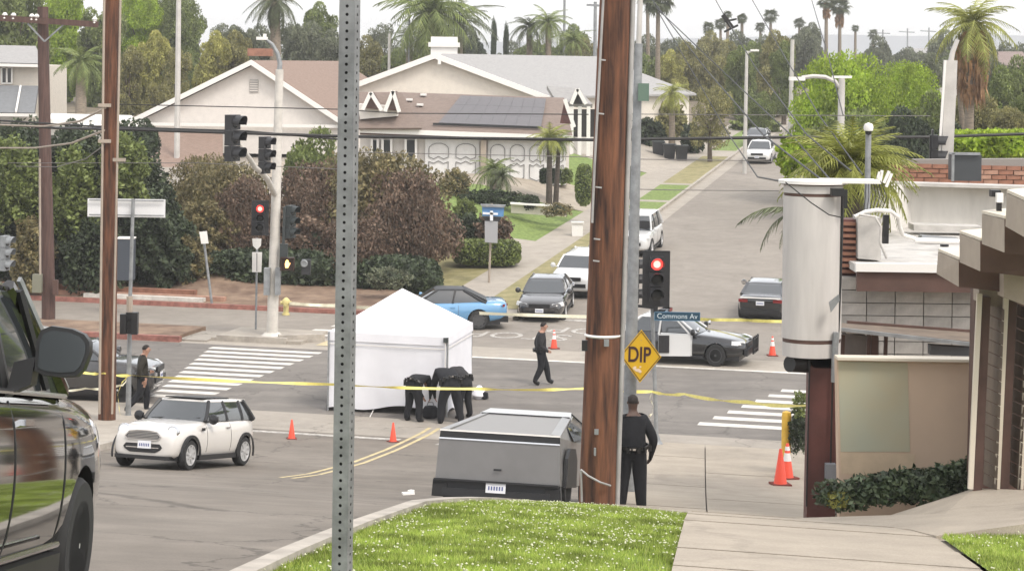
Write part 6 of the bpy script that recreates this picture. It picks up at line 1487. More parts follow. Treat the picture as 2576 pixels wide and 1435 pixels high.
# walking officer in the crossing
p2 = gp(1359,967)
person('officer in charcoal shirt walking to the right in the middle of the crossing', p2, R(-80),
  {'hd1':(0,.07,1.61),'hd2':(0,.08,1.69),'hd3':(0,.07,1.76),'nkt':(0,.04,1.54),'toL':(-.09,.40,.05),'anL':(-.09,.26,.11),'knL':(-.09,.18,.53),'knR':(.09,.0,.50),'anR':(.10,-.20,.11),'toR':(.10,-.04,.035),
   'elL':(-.23,-.10,1.17),'wrL':(-.22,-.04,.93),'haL':(-.21,-.01,.85),'elR':(.22,-.06,1.15),'wrR':(.20,.12,1.0),'haR':(.19,.18,.98)}, M['uniform2'], M['uniform'], M['skin'], M['hair'], 1.0, bulk=1.28)
# bending officers
bend = {'wst':(0,.06,1.08),'cst':(0,.30,1.17),'nkb':(0,.46,1.13),'nkt':(0,.53,1.07),'hd1':(0,.58,1.01),'hd2':(0,.63,.94),'hd3':(0,.67,.87),'fw':(0,-.3,-1),
        'shL':(-.17,.40,1.12),'shR':(.17,.40,1.12),'elL':(-.22,.48,.84),'elR':(.22,.50,.84),'wrL':(-.14,.60,.62),'haL':(-.11,.63,.54),'wrR':(.12,.62,.62),'haR':(.09,.65,.54),
        'pel':(0,-.06,.97),'hpL':(-.10,-.05,.93),'hpR':(.10,-.05,.93),'knL':(-.15,.02,.52),'knR':(.16,.02,.52),'anL':(-.18,-.06,.10),'toL':(-.21,.11,.035),'anR':(.19,-.06,.10),'toR':(.23,.11,.035)}
person('left of two officers bending over in front of the tent', gp(1040,1061), R(-30), dict(bend), M['uniform'], M['uniform'], M['skin'], M['hair'], .97, bulk=1.35)
bend2 = dict(bend); bend2.update({'cst':(.02,.26,1.24),'nkb':(.02,.42,1.24),'nkt':(.02,.49,1.19),'hd1':(.02,.55,1.13),'hd2':(.02,.61,1.07),'hd3':(.02,.65,1.0),'shL':(-.18,.36,1.22),'shR':(.20,.36,1.2),'anL':(-.24,-.02,.10),'knL':(-.18,.06,.53),'anR':(.26,-.12,.10),'knR':(.2,-.02,.52),'toR':(.3,.05,.035)})
person('right of two officers bending over in front of the tent, legs apart', gp(1130,1066), R(26), bend2, M['uniform'], M['uniform'], M['skin'], M['hair'], 1.05, bulk=1.4)
person('third dark clad officer leaning close behind the right bending officer', gp(1166,1052), R(48), {**bend, 'cst':(0,.22,1.25),'nkb':(0,.36,1.27),'nkt':(0,.42,1.23),'hd1':(0,.48,1.18),'hd2':(0,.53,1.12),'hd3':(0,.57,1.06),'shL':(-.18,.30,1.24),'shR':(.18,.30,1.24)}, M['uniform2'], M['uniform'], M['skin'], M['hair'], .98, bulk=1.3)
# things on the ground between them
bgq = thing('equipment_bag', 'dark equipment bag on the road between the bending officers', 'bag', gp(1082,1052)); one('bag', bgq, M['uniform'], lambda b, m: b.lathe([(.1,0),(.2,.05),(.22,.2),(.15,.32),(0,.34)], m, 12), True); one('bag_handle', bgq, M['galv'], lambda b, m: b.tube([(-.1,0,.3),(-.06,0,.42),(.06,0,.42),(.1,0,.3)], .015, m, 6))
bgq = thing('sheet_bundle', 'white folded sheet lying at the right rear corner of the tent', 'bundle', gp(1205,1002)); one('sheet', bgq, M['canvas'], lambda b, m: b.lathe([(.12,0),(.2,.1),(.14,.26),(.05,.36),(0,.37)], m, 10), True); one('dark_fold', bgq, M['uniform'], lambda b, m: b.lathe([(.0,0),(.12,.03),(.1,.18),(0,.22)], m, 8, (.14,-.05,0)), True)
# officer at the left pole
p3 = gp(357,1040)
person('officer in dark jacket walking behind the white hatchback near the left pole', p3, R(-72),
  {'hd1':(0,.08,1.60),'hd2':(0,.09,1.68),'hd3':(0,.08,1.75),'nkt':(0,.05,1.53),'knL':(-.1,.14,.53),'anL':(-.1,.12,.10),'toL':(-.1,.29,.035),'knR':(.1,-.08,.52),'anR':(.1,-.42,.16),'toR':(.1,-.36,.04),
   'elR':(.22,-.12,1.17),'wrR':(.22,-.02,.95),'haR':(.22,.02,.87),'elL':(-.22,.0,1.15),'wrL':(-.20,.16,1.04),'haL':(-.19,.22,1.05)}, mat('olive_black_jacket', (.02,.017,.011), .85, var=.4, scale=20), M['uniform'], M['skin'], M['hair'], 1.0, bulk=1.25)

# ================================================================== VEGETATION
def leaf_cloud(n, shape, size, seed, tri=False, flat=0.):
    """n leaf quads inside a shape function(rng)->point (unit space); returns numpy verts, faces"""
    r = np.random.default_rng(seed); C = shape(r, n); nrm = r.normal(0, 1, (n,3)); nrm[:,2] += flat; nrm /= np.linalg.norm(nrm, axis=1)[:,None]
    t = np.cross(nrm, r.normal(0, 1, (n,3))); t /= np.linalg.norm(t, axis=1)[:,None]; u = np.cross(nrm, t)
    sz = size*r.uniform(.6, 1.3, n)[:,None]
    V = np.stack([C+t*sz, C+u*sz*.55, C-t*sz, C-u*sz*.55], axis=1).reshape(-1,3)
    return V, np.arange(n*4).reshape(n,4)
def blobs_shape(blobs):
    """points near the surface of a set of ellipsoid clumps"""
    B = np.array(blobs)
    def f(r, n):
        k = r.choice(len(B), n, p=(B[:,3]**2)/np.sum(B[:,3]**2)); d = r.normal(0, 1, (n,3)); d /= np.linalg.norm(d, axis=1)[:,None]
        rad = B[k,3]*r.uniform(.55, 1.08, n)**.6; p = B[k,:3]+d*rad[:,None]*np.array([1,1,.8]); return p
    return f
def crown_blobs(seed, w=1., h=1., n=26, base=.15):
    r = random.Random(seed); out = []
    for _ in range(n):
        while True:
            x, y, z = r.uniform(-1,1), r.uniform(-1,1), r.uniform(-1,1)
            if x*x+y*y+z*z < 1: break
        k = r.uniform(.20,.38); out.append((x*(1-k)*w, y*(1-k)*w, (.55+base)*h+z*(1-k)*.55*h, k))
    return out
PROTO = {}
def crown_mesh(kind, m):
    """unit crowns (radius about 1, height about 1.3) shared by all trees of a kind"""
    if kind in PROTO: return PROTO[kind]
    sd, n, sz, w, h, nb = {'oakA':(1,12000,.040,1,1,30),'oakB':(2,12000,.040,1,1.1,22),'oakC':(3,10000,.042,.95,1.2,18),'dense':(4,30000,.026,1,1,44),'airy':(5,4600,.038,1,1.1,16),'column':(6,5000,.05,.45,1.3,22)}[kind]
    V, Fc = leaf_cloud(n, blobs_shape(crown_blobs(sd, w, h, nb)), sz, sd+50)
    o = npmesh('crown', V, Fc, m, quads=True); me = o.data; bpy.data.objects.remove(o); PROTO[kind] = me; return me
def tree(label, loc, rad, hgt, kind, m, trunk=.12, name='tree', cat='tree', group=None, rz=None, bark=None, trunkh=.35):
    root = thing(name, label, cat, loc, random.uniform(0,6) if rz is None else rz, group)
    me = crown_mesh(kind, m); ch_ = hgt if kind == 'column' else min(hgt, rad*2.1); nst = 1 if kind == 'column' else max(1, int(math.ceil((hgt*.92-ch_)/(ch_*.5)))+1 if hgt > ch_*1.15 else 1); nst = min(nst, 3)
    for k in range(nst):
        c = bpy.data.objects.new('crown', me); COL.objects.link(c); c.parent = root
        c.location = (.12*rad*math.sin(k*2+1) if k else 0, .1*rad*math.cos(k*3) if k else 0, max(0, hgt-ch_-k*ch_*.55)); c.rotation_euler.z = k*2.1
        c.scale = (rad*(1-.0*k), rad, ch_/1.32); c.material_slots[0].link = 'OBJECT'; c.material_slots[0].material = m
    if trunk:
        b = MB(); r = random.Random(len(label)); H0 = hgt*.55
        b.tube([(0,0,-.5),(0.02*hgt*r.uniform(-1,1),0,H0*.4),(0.03*hgt*r.uniform(-1,1),.02*hgt,H0)], [trunk*1.3,trunk,trunk*.6], bark or M['bark'], 8)
        for k in range(5):
            a = r.uniform(0, 2*PI); z0 = H0*r.uniform(.45,.9); b.tube([(0,0,z0),(math.cos(a)*rad*.3,math.sin(a)*rad*.3,z0+hgt*.14),(math.cos(a)*rad*.6,math.sin(a)*rad*.6,z0+hgt*.25)], [trunk*.5,trunk*.35,trunk*.15], bark or M['bark'], 6)
        b.build('trunk', root, True)
    return root
def tree_px(label, vx, vtop, vbase, wpx, Y, kind, m, **k):
    """tree whose crown spans wpx and whose top/ground stand at the surveyed bearings, Y metres off"""
    b0 = P(vx, vbase, Y); g_ = at(vx, vbase, Y); tz = P(vx, vtop, Y).z; base = Vector((g_.x, Y, min(g_.z, b0.z)))
    return tree(label, base, wpx/2/F*Y, (tz-base.z)*1.02, kind, m, **k)
# palm fronds
def frond_mesh(nm, L, droop, lw, n=22, seed=0, m=None, up=.5):
    r = random.Random(seed); b = MB(); pts = []
    for i in range(n+1):
        u = i/n; pts.append(Vector((L*u*math.cos(up*(1-u)*1.0)*1.0, 0, L*(math.sin(up)*u-droop*u*u))))
    b.tube(pts[::3]+[pts[-1]], .018*L/2, m, 4)
    for i in range(2, n+1):
        p = pts[i]; d = (pts[i]-pts[i-1]).normalized(); ll = lw*math.sin(PI*min(1, (i/n)**.75*.93+.07))*r.uniform(.8,1.15)+.05
        for s_ in (-1,1):
            side = Vector((0,s_,0)); tip = p+d*ll*.75+side*ll*.75+Vector((0,0,-ll*r.uniform(.25,.7))); e = d*L*.014
            e = e*1.5; b.add([p-e, p+e, tip], [(0,1,2)], m)
    o = b.build(nm); me = o.data; bpy.data.objects.remove(o); return me
def fan_mesh(nm, L, m, seed=0):
    b = MB(); r = random.Random(seed); b.tube([(0,0,0),(L*.5,0,.03)], .012*L, m, 4); n = 17
    for k in range(n):
        a = -1.9+3.8*k/(n-1); l = L*.62*r.uniform(.85,1.1); d = Vector((math.cos(a), math.sin(a), 0)); s_ = Vector((-d.y, d.x, 0))*.045*L
        c = Vector((L*.5,0,.03)); mid_ = c+d*l*.55; tip = c+d*l+Vector((0,0,-l*.35))
        b.add([c, mid_-s_, tip, mid_+s_], [(0,1,2,3)], m)
    o = b.build(nm); me = o.data; bpy.data.objects.remove(o); return me
FR = {}
def palm(label, base, top, crown_r, m, kind='feather', nf=24, tr=.2, skirt=False, trunkm=None, group='palms', down=.9, rnd=0, upbias=0):
    root = thing('palm_tree', label, 'palm tree', base, 0, group); d = Vector(top)-Vector(base)
    b = MB(); k = 9; b.tube([d*(i/k)+Vector((0,0,-.6 if i == 0 else 0)) for i in range(k+1)], [tr*(1.25-.45*i/k) for i in range(k+1)], trunkm or M['palmtrunk'], 10); b.build('trunk', root, True)
    key = (kind, m.name)
    if key not in FR: FR[key] = [frond_mesh('frond', 1., dr, .26, 20, i, m, .75) for i, dr in enumerate((.75,1.0,1.25,.95))] if kind == 'feather' else [fan_mesh('frond', 1., m, i) for i in range(3)]
    r = random.Random(len(label)*7+rnd)
    for i in range(nf):
        me = r.choice(FR[key]); o = bpy.data.objects.new('frond', me); COL.objects.link(o); o.parent = root; o.location = d
        u = i/nf; pitch = (1.25-(1.25+down)*u)+r.uniform(-.12,.12)+upbias
        o.rotation_euler = (r.uniform(-.3,.3), -pitch+(.35 if kind == 'feather' else 0), i*2.399+r.uniform(-.2,.2)); s_ = crown_r*r.uniform(.85,1.12); o.scale = (s_,s_,s_)
    if skirt:
        n = 500; a = rng.uniform(0,2*PI,n); z = rng.uniform(-1.9,-.1,n)*crown_r*.75; rr = crown_r*(.20+.12*np.abs(np.sin(z)))*rng.uniform(.7,1.1,n)
        C = np.stack([rr*np.cos(a), rr*np.sin(a), z], 1)+np.array(d); V = np.empty((n,3,3)); V[:,0] = C+rng.normal(0,.05,(n,3)); V[:,1] = C+rng.normal(0,.08,(n,3)); V[:,2] = C+np.array([0,0,-.55])*crown_r*.6+rng.normal(0,.08,(n,3))
        npmesh('skirt', V.reshape(-1,3), np.arange(n*3).reshape(n,3), M['deadleaf'], root)
    return root
def palm_px(label, vx, vbase, vx2, vtop, Y, wpx, m, **k):
    b0 = at(vx, vbase, Y); return palm(label, b0, P(vx2, vtop, Y), wpx/2/F*Y, m, **k)
def shrub(label, c, dims, n, size, m, name='shrub', cat='shrub', group=None, box=True, seed=0, flat=.0, rz=0, core=True, round_=.35):
    """clipped hedge or loose bush: leaves over a rounded body"""
    root = thing(name, label, cat, c, rz, group); sx, sy, sz = dims
    def f(r, k):
        d = r.normal(0,1,(k,3)); d /= np.linalg.norm(d, axis=1)[:,None]; e = (np.abs(d)**(1/round_ if box else 2)).sum(1)**(-(round_ if box else .5)); p = d*e[:,None]
        nz = 1+(.0 if box else .28)*(np.sin(p[:,0]*5.1+seed+1)*np.cos(p[:,1]*4.3+p[:,2]*3.7)+.6*np.sin(p[:,2]*9+p[:,0]*8)); p *= nz[:,None]; p *= r.uniform(.84 if box else .72,1.04,k)[:,None]; return p*np.array([sx/2,sy/2,sz/2])+np.array([0,0,sz/2])
    V, Fc = leaf_cloud(n, f, size, seed+len(label)); npmesh('foliage', V, Fc, m, root, True)
    if core:
        b = MB(); vs_ = []; nu, nv = 20, 10
        for i in range(nv+1):
            for j in range(nu):
                th = PI*i/nv; a = 2*PI*j/nu; d = np.array([math.sin(th)*math.cos(a), math.sin(th)*math.sin(a), math.cos(th)]); e = (np.abs(d)**(1/round_ if box else 2)).sum()**(-(round_ if box else .5))
                p = d*e*(.88 if box else .66); vs_.append((p[0]*sx/2, p[1]*sy/2, p[2]*sz/2+sz/2))
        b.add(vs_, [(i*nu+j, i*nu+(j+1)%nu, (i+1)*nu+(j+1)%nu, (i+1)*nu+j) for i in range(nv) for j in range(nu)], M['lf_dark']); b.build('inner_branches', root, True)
    return root
def bush_px(label, x0, x1, yt, yb, Y, m, n=2500, depth=None, size=None, **k):
    a, b_ = P(x0, yb, Y), P(x1, yb, Y); w_ = b_.x-a.x; z1 = P((x0+x1)/2, yt, Y).z; z0 = P((x0+x1)/2, yb, Y).z; z0 = max(z0, min(Hxy((a.x+b_.x)/2, Y)-.1, z1-.5)) if Y > 50 else z0
    return shrub(label, ((a.x+b_.x)/2, Y+(depth or w_*.5)*.5, z0), (w_, depth or w_*.6, z1-z0), n, size or max(.05, w_*.03), m, **k)
LG, LD, LB, LO, LY, LR, LRO, LH = (M[k] for k in ('lf_green','lf_dark','lf_bright','lf_olive','lf_yellow','lf_red','lf_redolive','lf_haze'))
# --- rust red and olive trees on the bank (middle left)
tree_px('large rust red tree behind the tent with dark underside', 1015, 420, 745, 320, 81, 'dense', LR, trunk=.2, name='bush_tree')
tree_px('rust and olive tree right of the perforated post top, before the garage steps', 950, 372, 700, 190, 83, 'oakA', LRO, trunk=.15, name='bush_tree')
tree_px('broad rounded rust olive crown spreading above the tent', 935, 368, 720, 420, 83, 'dense', LRO, trunk=.25, name='bush_tree')
tree_px('rust crown filling the middle between mast and tent', 800, 400, 760, 340, 83.5, 'dense', LR, trunk=.2, name='bush_tree')
tree_px('olive rust crown bridging the leaning sign and the red signal', 560, 400, 760, 300, 84, 'dense', LRO, trunk=.2, name='bush_tree')
tree_px('olive brown tree left of the pale mast', 520, 385, 720, 230, 86, 'dense', LRO, trunk=.2, name='bush_tree')
tree_px('rust red bush in front of the olive brown tree by the red signal', 620, 440, 760, 260, 82, 'dense', LR, trunk=.2, name='bush_tree')
tree_px('rust red bush just right of the pale mast', 800, 450, 770, 240, 82, 'dense', LR, trunk=.2, name='bush_tree')
tree_px('dark green tree between the pale mast and the perforated post', 790, 335, 700, 230, 88, 'oakB', LG, trunk=.2, name='bush_tree')
tree_px('low rust red bush at the foot of the large rust tree', 900, 540, 790, 260, 79, 'dense', LR, trunk=.1, name='bush_tree')
for i, (x0, x1, yt, yb, Y) in enumerate(((560,880,640,770,77),(870,1100,655,775,76.5),(1020,1105,690,755,75.5))):
    bush_px(('dark hedge below the rust bush left of the tent','dark hedge directly behind the tent roof','small dark hedge left of the blue car')[i], x0, x1, yt, yb, Y, LD, 5000, 3, .12, name='hedge', cat='hedge')
for i, (x0, x1, yt, yb, Y, m, lab) in enumerate(((-60,110,330,712,76.5,LD,'dark green cypress mass at the far left edge'),(100,250,345,724,76.5,LD,'dark green shrub mass between the two left poles'),(215,375,335,724,76,LD,'dark green pointed shrub mass right of the left wooden pole'),(330,470,560,750,76,LD,'dark undergrowth below the pink roof'),(345,450,640,752,79,LG,'low green bush at the verge beside the blank sign post'))):
    bush_px(lab, x0, x1, yt, yb, Y, m, 16000 if i < 4 else 4000, 4 if i < 4 else 1.5, .10 if i < 4 else .07, name='shrub', cat='shrub', box=False)
for (x0, x1, yt, yb, Y, m, lab) in ((-40,90,352,560,75,LG,'lighter green growth on the face of the far left cypress mass'),(120,235,380,590,75,LG,'lighter green growth between the two left poles'),(250,360,345,520,74.8,LG,'sunlit leafy top right of the left wooden pole'),(150,300,560,742,74.6,LD,'low dark growth at the verge between the left poles'),(20,120,560,735,74.6,LRO,'brownish low growth by the second left pole')):
    bush_px(lab, x0, x1, yt, yb, Y, m, 3500, 1.2, .10, name='shrub', cat='shrub', box=False, core=False)
for (x0, x1, yt, yb, Y, m, lab) in ((400,520,600,762,77,LRO,'rusty undergrowth left of the leaning white sign'),(470,720,640,768,77.5,LD,'dark undergrowth below the rust red bush at the red signal'),(440,600,520,740,80,LRO,'olive rust bush behind the leaning white sign'),(690,870,560,765,79,LR,'low rust red bush between the mast and the perforated post'),(340,430,470,735,79,LD,'dark bush behind the blank sign board')):
    bush_px(lab, x0, x1, yt, yb, Y, m, 9000, 2.5, .09, name='shrub', cat='shrub', box=False)
for (x0, x1, yt, yb, Y, m, lab) in ((1590,1672,305,385,132,LD,'dark shrub mass right of the light pole by the bins'),(1722,1770,318,382,131,LD,'dark shrubs beside the right waste bin'),(1640,1725,262,350,138,LO,'olive shrubs behind the yellow green palm'),(1850,1960,295,372,150,LG,'green hedge behind the far white car'),(1590,1645,225,340,140,LG,'green shrub right of the light pole')):
    bush_px(lab, x0, x1, yt, yb, Y, m, 3500, 2.5, .16, name='shrub', cat='shrub', box=False)
for i in range(7): tree_px(f'{["first","second","third","fourth","fifth","sixth","seventh"][i]} dark tree from the left in the dense row on the bank', -20+62*i, 318+12*((i*5)%3), 620, 110, 88+i%3, 'oakC', (LD,LG,LD)[i%3], trunk=.12, group='dark trees on the left bank')
# --- trees behind the left houses
spec = [(30,-60,330,200,150,'oakA',LG),(150,-40,300,150,165,'oakB',LB),(255,10,320,150,160,'oakA',LG),(345,-30,300,150,170,'dense',LB),(430,-20,300,170,172,'dense',LG),(470,20,280,110,176,'oakB',LG),
        (380,95,310,110,140,'oakC',LY),(320,130,330,90,138,'oakC',LO),(440,120,300,90,139,'airy',LO),(395,200,330,90,136,'oakA',LO),(530,95,260,110,150,'oakC',LY),(590,85,240,120,152,'oakB',LO),(600,55,220,110,178,'oakA',LH),(560,60,230,90,182,'airy',LH),
        (650,70,240,130,190,'oakB',LH),(760,40,220,150,175,'oakA',LH),(810,25,210,120,180,'oakC',LG),(830,80,220,110,170,'oakB',LH),(925,95,220,110,182,'oakB',LO),(965,60,200,90,190,'airy',LH),(1010,110,230,120,180,'oakA',LG),(1100,60,230,170,200,'oakA',LG),(1180,90,240,120,205,'oakC',LD),
        (1290,110,250,120,235,'oakB',LH),(1350,90,230,130,225,'oakA',LG),(1430,80,240,120,215,'oakC',LG),(1470,100,260,110,210,'oakB',LO)]
nth = ['behind the far left house','bright tree left of the tall wooden pole','between the two left poles','tall bright green mass right of the wooden pole','second tall green mass beside the lamp pole','green tree touching the pale lamp pole','yellow green tree before the green mass','olive tree just right of the wooden pole','airy olive tree beside the lamp pole','rounded olive bush above the left gable slope','yellow olive tree above the gable','olive tree left of the street lamp arm','grey green tree under the droopy palm','airy grey tree left of the droopy palm','grey tree right of the street lamp','grey green tree above the pink roof','green tree close to the perforated post top','grey tree at the left side of the perforated post','olive tree right of the perforated post top','airy thin tree beside the short white pole','green tree behind the cream gable slope','green tree behind the white chimney','dark tree between chimney and cypresses','hazy tree behind the cypresses','green tree under the twin palms','green tree behind the right palm group','olive tree beside the big wooden pole']
for (vx, vt, vb, wp_, Y, kd, m), lb_2 in zip(spec, nth): tree_px(lb_2 if 'tree' in lb_2 or 'mass' in lb_2 or 'bush' in lb_2 else 'green tree '+lb_2, vx, vt, vb, wp_, Y, kd, m, trunk=.2, group='trees beyond the houses')
palm_px('palm with drooping fronds between the two left poles', 205, 300, 203, 160, 128, 150, M['lf_palm'], nf=30, tr=.35, down=1.1)
palm_px('hanging frond palm above the street lamp arm', 695, 200, 692, 5, 140, 170, M['lf_palmd'], nf=34, tr=.4, down=1.2)
palm_px('big bright palm behind the white chimney', 1085, 200, 1082, 35, 150, 270, M['lf_palm'], nf=46, tr=.35)
palm_px('second palm right of the big bright palm', 1150, 200, 1155, 60, 156, 190, M['lf_palmd'], nf=30, tr=.35)
palm_px('palm leaning over beside the short white pole', 1030, 200, 1030, 95, 158, 120, M['lf_palmd'], nf=24, tr=.3)
palm_px('left palm of the group before the flat pale house', 1335, 200, 1330, 70, 160, 120, M['lf_palmd'], nf=26, tr=.25)
palm_px('middle yellowish palm of the group before the flat pale house', 1382, 215, 1378, 60, 158, 130, M['lf_palm'], nf=28, tr=.25)
palm_px('right palm of the group before the flat pale house', 1440, 215, 1440, 105, 162, 110, M['lf_palm'], nf=26, tr=.25)
for i, vx in enumerate((1241,1272)): tree_px(('left slim cypress beside the big palms','right slim cypress beside the big palms')[i], vx, 68+12*i, 180, 30, 190, 'column', LD, trunk=0, group='slim cypresses')
# --- right of the wooden pole
palm_px('tall fan palm top just right of the wooden pole', 1655, 150, 1655, 2, 170, 95, M['lf_palmd'], kind='fan', nf=30, tr=.2)
palm_px('thin tall palm leaning beside the light pole', 1632, 150, 1628, -8, 190, 60, M['lf_palmd'], kind='fan', nf=22, tr=.18)
for i, (vx, vt, w_) in enumerate(((2078,6,50),(2112,18,62),(1866,48,32),(1830,38,26),(1782,72,38),(1938,42,45),(1812,62,36),(2151,72,22),(1912,70,30),(2010,60,34),(2196,88,30))):
    palm_px(('left of two very tall fan palms against the sky','right of two very tall fan palms against the sky','small distant fan palm above the slim white street light','dark distant palm crown beside the overhead wire','distant palm crown at left of the sky gap','distant palm with upright fronds above the side street','low distant palm next to the wire','tiny distant palm left of the cross arm pole','faint low palm behind the slim street light','distant palm above the pale pole','tiny faint palm above the green tree')[i], vx, 150, vx, vt, 230+i*9, w_, M['lf_palmd'] if i < 2 or i == 3 else M['lf_haze'] if 'lf_haze_palm' in M else M['lf_palmd'], kind='fan', nf=24, tr=.22, skirt=i < 2)
palm_px('yellow green palm with low trunk above the left verge', 1690, 360, 1690, 235, 132, 110, M['lf_palmy'], nf=30, tr=.2, down=1.2)
palm_px('short palm pair before the garage doors, left crown', 1243, 510, 1240, 430, 98, 130, M['lf_palm'], nf=30, tr=.2, down=.8)
palm_px('second low palm crown right of the other before the garage', 1222, 505, 1262, 445, 97, 100, M['lf_palmd'], nf=24, tr=.15, down=.8)
palm_px('potted palm in front of the right garage door', 1382, 420, 1382, 350, 101, 115, M['lf_palmy'], nf=28, tr=.14, trunkm=M['palmtrunkd'], down=.8)
palm_px('second potted palm leaning right beside the first', 1398, 420, 1406, 355, 101.5, 90, M['lf_palm'], nf=22, tr=.12, trunkm=M['palmtrunkd'], down=.8)
spec = [(1645,125,330,130,185,'oakA',LG),(1720,112,330,130,180,'oakB',LO),(1690,140,330,90,176,'oakC',LY),(1770,118,330,150,182,'oakA',LO),(1830,110,320,140,195,'oakB',LO),(1860,130,330,100,168,'oakC',LG),(1905,95,310,110,190,'oakA',LG),(1945,95,330,120,175,'oakC',LO),(1970,110,340,90,160,'oakB',LG),(1915,235,350,90,150,'oakB',LG),(2040,70,200,80,240,'oakC',LH),(1620,200,350,100,170,'oakB',LO)]
nth = ['green tree right behind the light pole','olive tree beside the light pole up the street','yellow green tree before the dark roofed house','broad olive tree over the side street','olive crown behind the slim street light','green tree at the slim street light','green tree left of the pale pole','olive palm like tree at the pale pole','dark green tree left edge of the bright tree','rounded green bush behind the far white car','grey tree against the sky above the bright tree','olive tree between the poles up the street']
for (vx, vt, vb, wp_, Y, kd, m), lb_2 in zip(spec, nth): tree_px(lb_2, vx, vt, vb, wp_, Y, kd, m, trunk=.2, group='trees up the side street')
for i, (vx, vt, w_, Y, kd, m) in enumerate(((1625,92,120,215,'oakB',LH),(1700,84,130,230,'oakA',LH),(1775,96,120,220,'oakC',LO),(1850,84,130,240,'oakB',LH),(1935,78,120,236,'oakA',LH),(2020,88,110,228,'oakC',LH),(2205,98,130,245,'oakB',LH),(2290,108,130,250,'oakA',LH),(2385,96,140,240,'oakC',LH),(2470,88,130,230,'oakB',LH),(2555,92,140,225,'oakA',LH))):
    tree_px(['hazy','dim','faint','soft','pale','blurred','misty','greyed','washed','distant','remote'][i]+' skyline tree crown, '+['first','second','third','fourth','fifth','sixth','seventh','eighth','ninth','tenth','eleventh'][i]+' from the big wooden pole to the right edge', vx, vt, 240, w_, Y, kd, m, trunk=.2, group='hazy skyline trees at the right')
tree_px('slender street tree on the verge up the side street', 1786, 215, 400, 120, 126, 'airy', LO, trunk=.14, group='trees up the side street')
tree_px('big bright green rounded tree right of the side street', 2125, 125, 400, 300, 105, 'dense', LB, trunk=.3)
tree_px('second bright green tree to the right of the big one', 2275, 152, 400, 190, 112, 'dense', LB, trunk=.3)
tree_px('dark green tree under the bright green crown', 2160, 250, 430, 330, 98, 'oakA', LG, trunk=.25)
for i, (vx, vt, vb, w_, Y, kd, m) in enumerate(((2345,240,430,160,104,'oakB',LG),(2440,215,420,150,100,'oakA',LO),(2500,190,420,150,110,'oakC',LG),(2555,150,400,140,118,'oakB',LG),(2530,260,420,120,96,'oakA',LO),(2330,150,330,110,150,'oakC',LH),(2480,120,300,160,160,'oakB',LH),(2590,230,420,120,98,'oakA',LG),(2260,300,430,200,90,'oakC',LD),(2400,320,440,200,88,'oakB',LD))):
    tree_px(('green tree left of the white column','olive tree right of the white column','green tree below the tall right palm','green tree at the far right edge top','reddish olive tree at the right edge','hazy tree behind the second bright tree','hazy tree behind the tall right palm','green tree cut by the right edge','dark green shrub belt behind the foreground palm','dark green shrub belt behind the white column')[i], vx, vt, vb, w_, Y, kd, m, trunk=.2, group='trees at the right')
palm_px('tall feathery palm with brown skirt at the upper right', 2432, 260, 2445, 68, 92, 240, M['lf_palmy'], nf=36, tr=.22, skirt=True, down=.8)
palm_px('thin palm trunk beside the tall feathery palm', 2452, 260, 2405, 150, 94, 90, M['lf_palm'], nf=22, tr=.14, down=.8)
bush_px('bright green clipped hedge behind the dark roof unit', 2395, 2700, 335, 402, 60, LB, 6000, 3, .12, name='hedge', cat='hedge')
# foreground palm behind the round sign
fp = palm('broad low palm rising behind the round sign cabinet', P(2125,560,36), P(2135,432,36), 1.2, M['lf_palmy'], nf=96, tr=.22, trunkm=M['palmtrunkd'], down=.35, rnd=3, upbias=.12)
fr = palm('drooping palm frond sticking out left of the round sign', P(2010,640,29.5), P(2012,540,29.5), .9, M['lf_palmd'], nf=3, tr=.05, trunkm=M['palmtrunkd'])
for i, c in enumerate([c for c in fr.children if c.name.startswith('frond')]): c.rotation_euler = (.3*i, .10+.35*i, PI+.05-.2*i); c.scale = (.95-.2*i,)*3
bush_px('yellow green bush between the side street and the foreground palm', 1968, 2060, 345, 440, 58, LB, 2500, 1.5, .09, box=False)
# --- front garden shrubs
bush_px('tall clipped dark green column hedge left of the wooden pole', 1447, 1490, 415, 518, 96, LG, 3000, .9, .06, name='hedge', cat='hedge')
bush_px('dark column shrub right of the wooden pole on the verge', 1572, 1592, 420, 500, 92, LD, 1500, .5, .05, name='hedge', cat='hedge')
bush_px('long low clipped hedge along the corner pavement', 1140, 1306, 608, 668, 82, LG, 7000, 1.6, .07, name='hedge', cat='hedge', round_=.2)
bush_px('round clipped green ball bush left of the bus stop sign', 1142, 1195, 502, 562, 87, LG, 2500, None, .06, box=False)
bush_px('dark rounded bush at the top of the front lawn', 1310, 1356, 492, 535, 95, LD, 2000, None, .06)
bush_px('rust coloured bush behind the bus stop post', 1200, 1285, 545, 615, 84, LR, 3000, 1.2, .08, box=False)
bush_px('dark green bush left of the bus stop sign', 1130, 1230, 545, 625, 85, LD, 3000, 1.5, .08, box=False)
bush_px('dark low bush under the low palms', 1155, 1320, 480, 520, 96, LD, 3000, 1.2, .07, box=False)
bush_px('green bush left of the low palms', 1110, 1180, 430, 500, 97, LRO, 2500, 1.2, .08, box=False)
bush_px('clipped dark box planter hedge under the potted palms', 1358, 1410, 425, 462, 102, LD, 2500, .8, .06, name='hedge', cat='hedge', round_=.15)
bush_px('low green bush right of the potted palms', 1408, 1440, 425, 462, 103, LG, 1500, .8, .06, box=False)
bush_px('small flower bush by the white gate post', 1365, 1440, 512, 545, 93, LRO, 1500, .8, .05, box=False)
gp_ = thing('gate_pillar', 'short white pillar at the top of the front lawn by the wooden pole', 'pillar', at(1452,560,92)); one('shaft', gp_, M['trim'], lambda b, m: b.box((0,0,.35), (.5,.4,.7), m)); one('cap', gp_, M['parapet'], lambda b, m: b.box((0,0,.73), (.6,.5,.08), m))
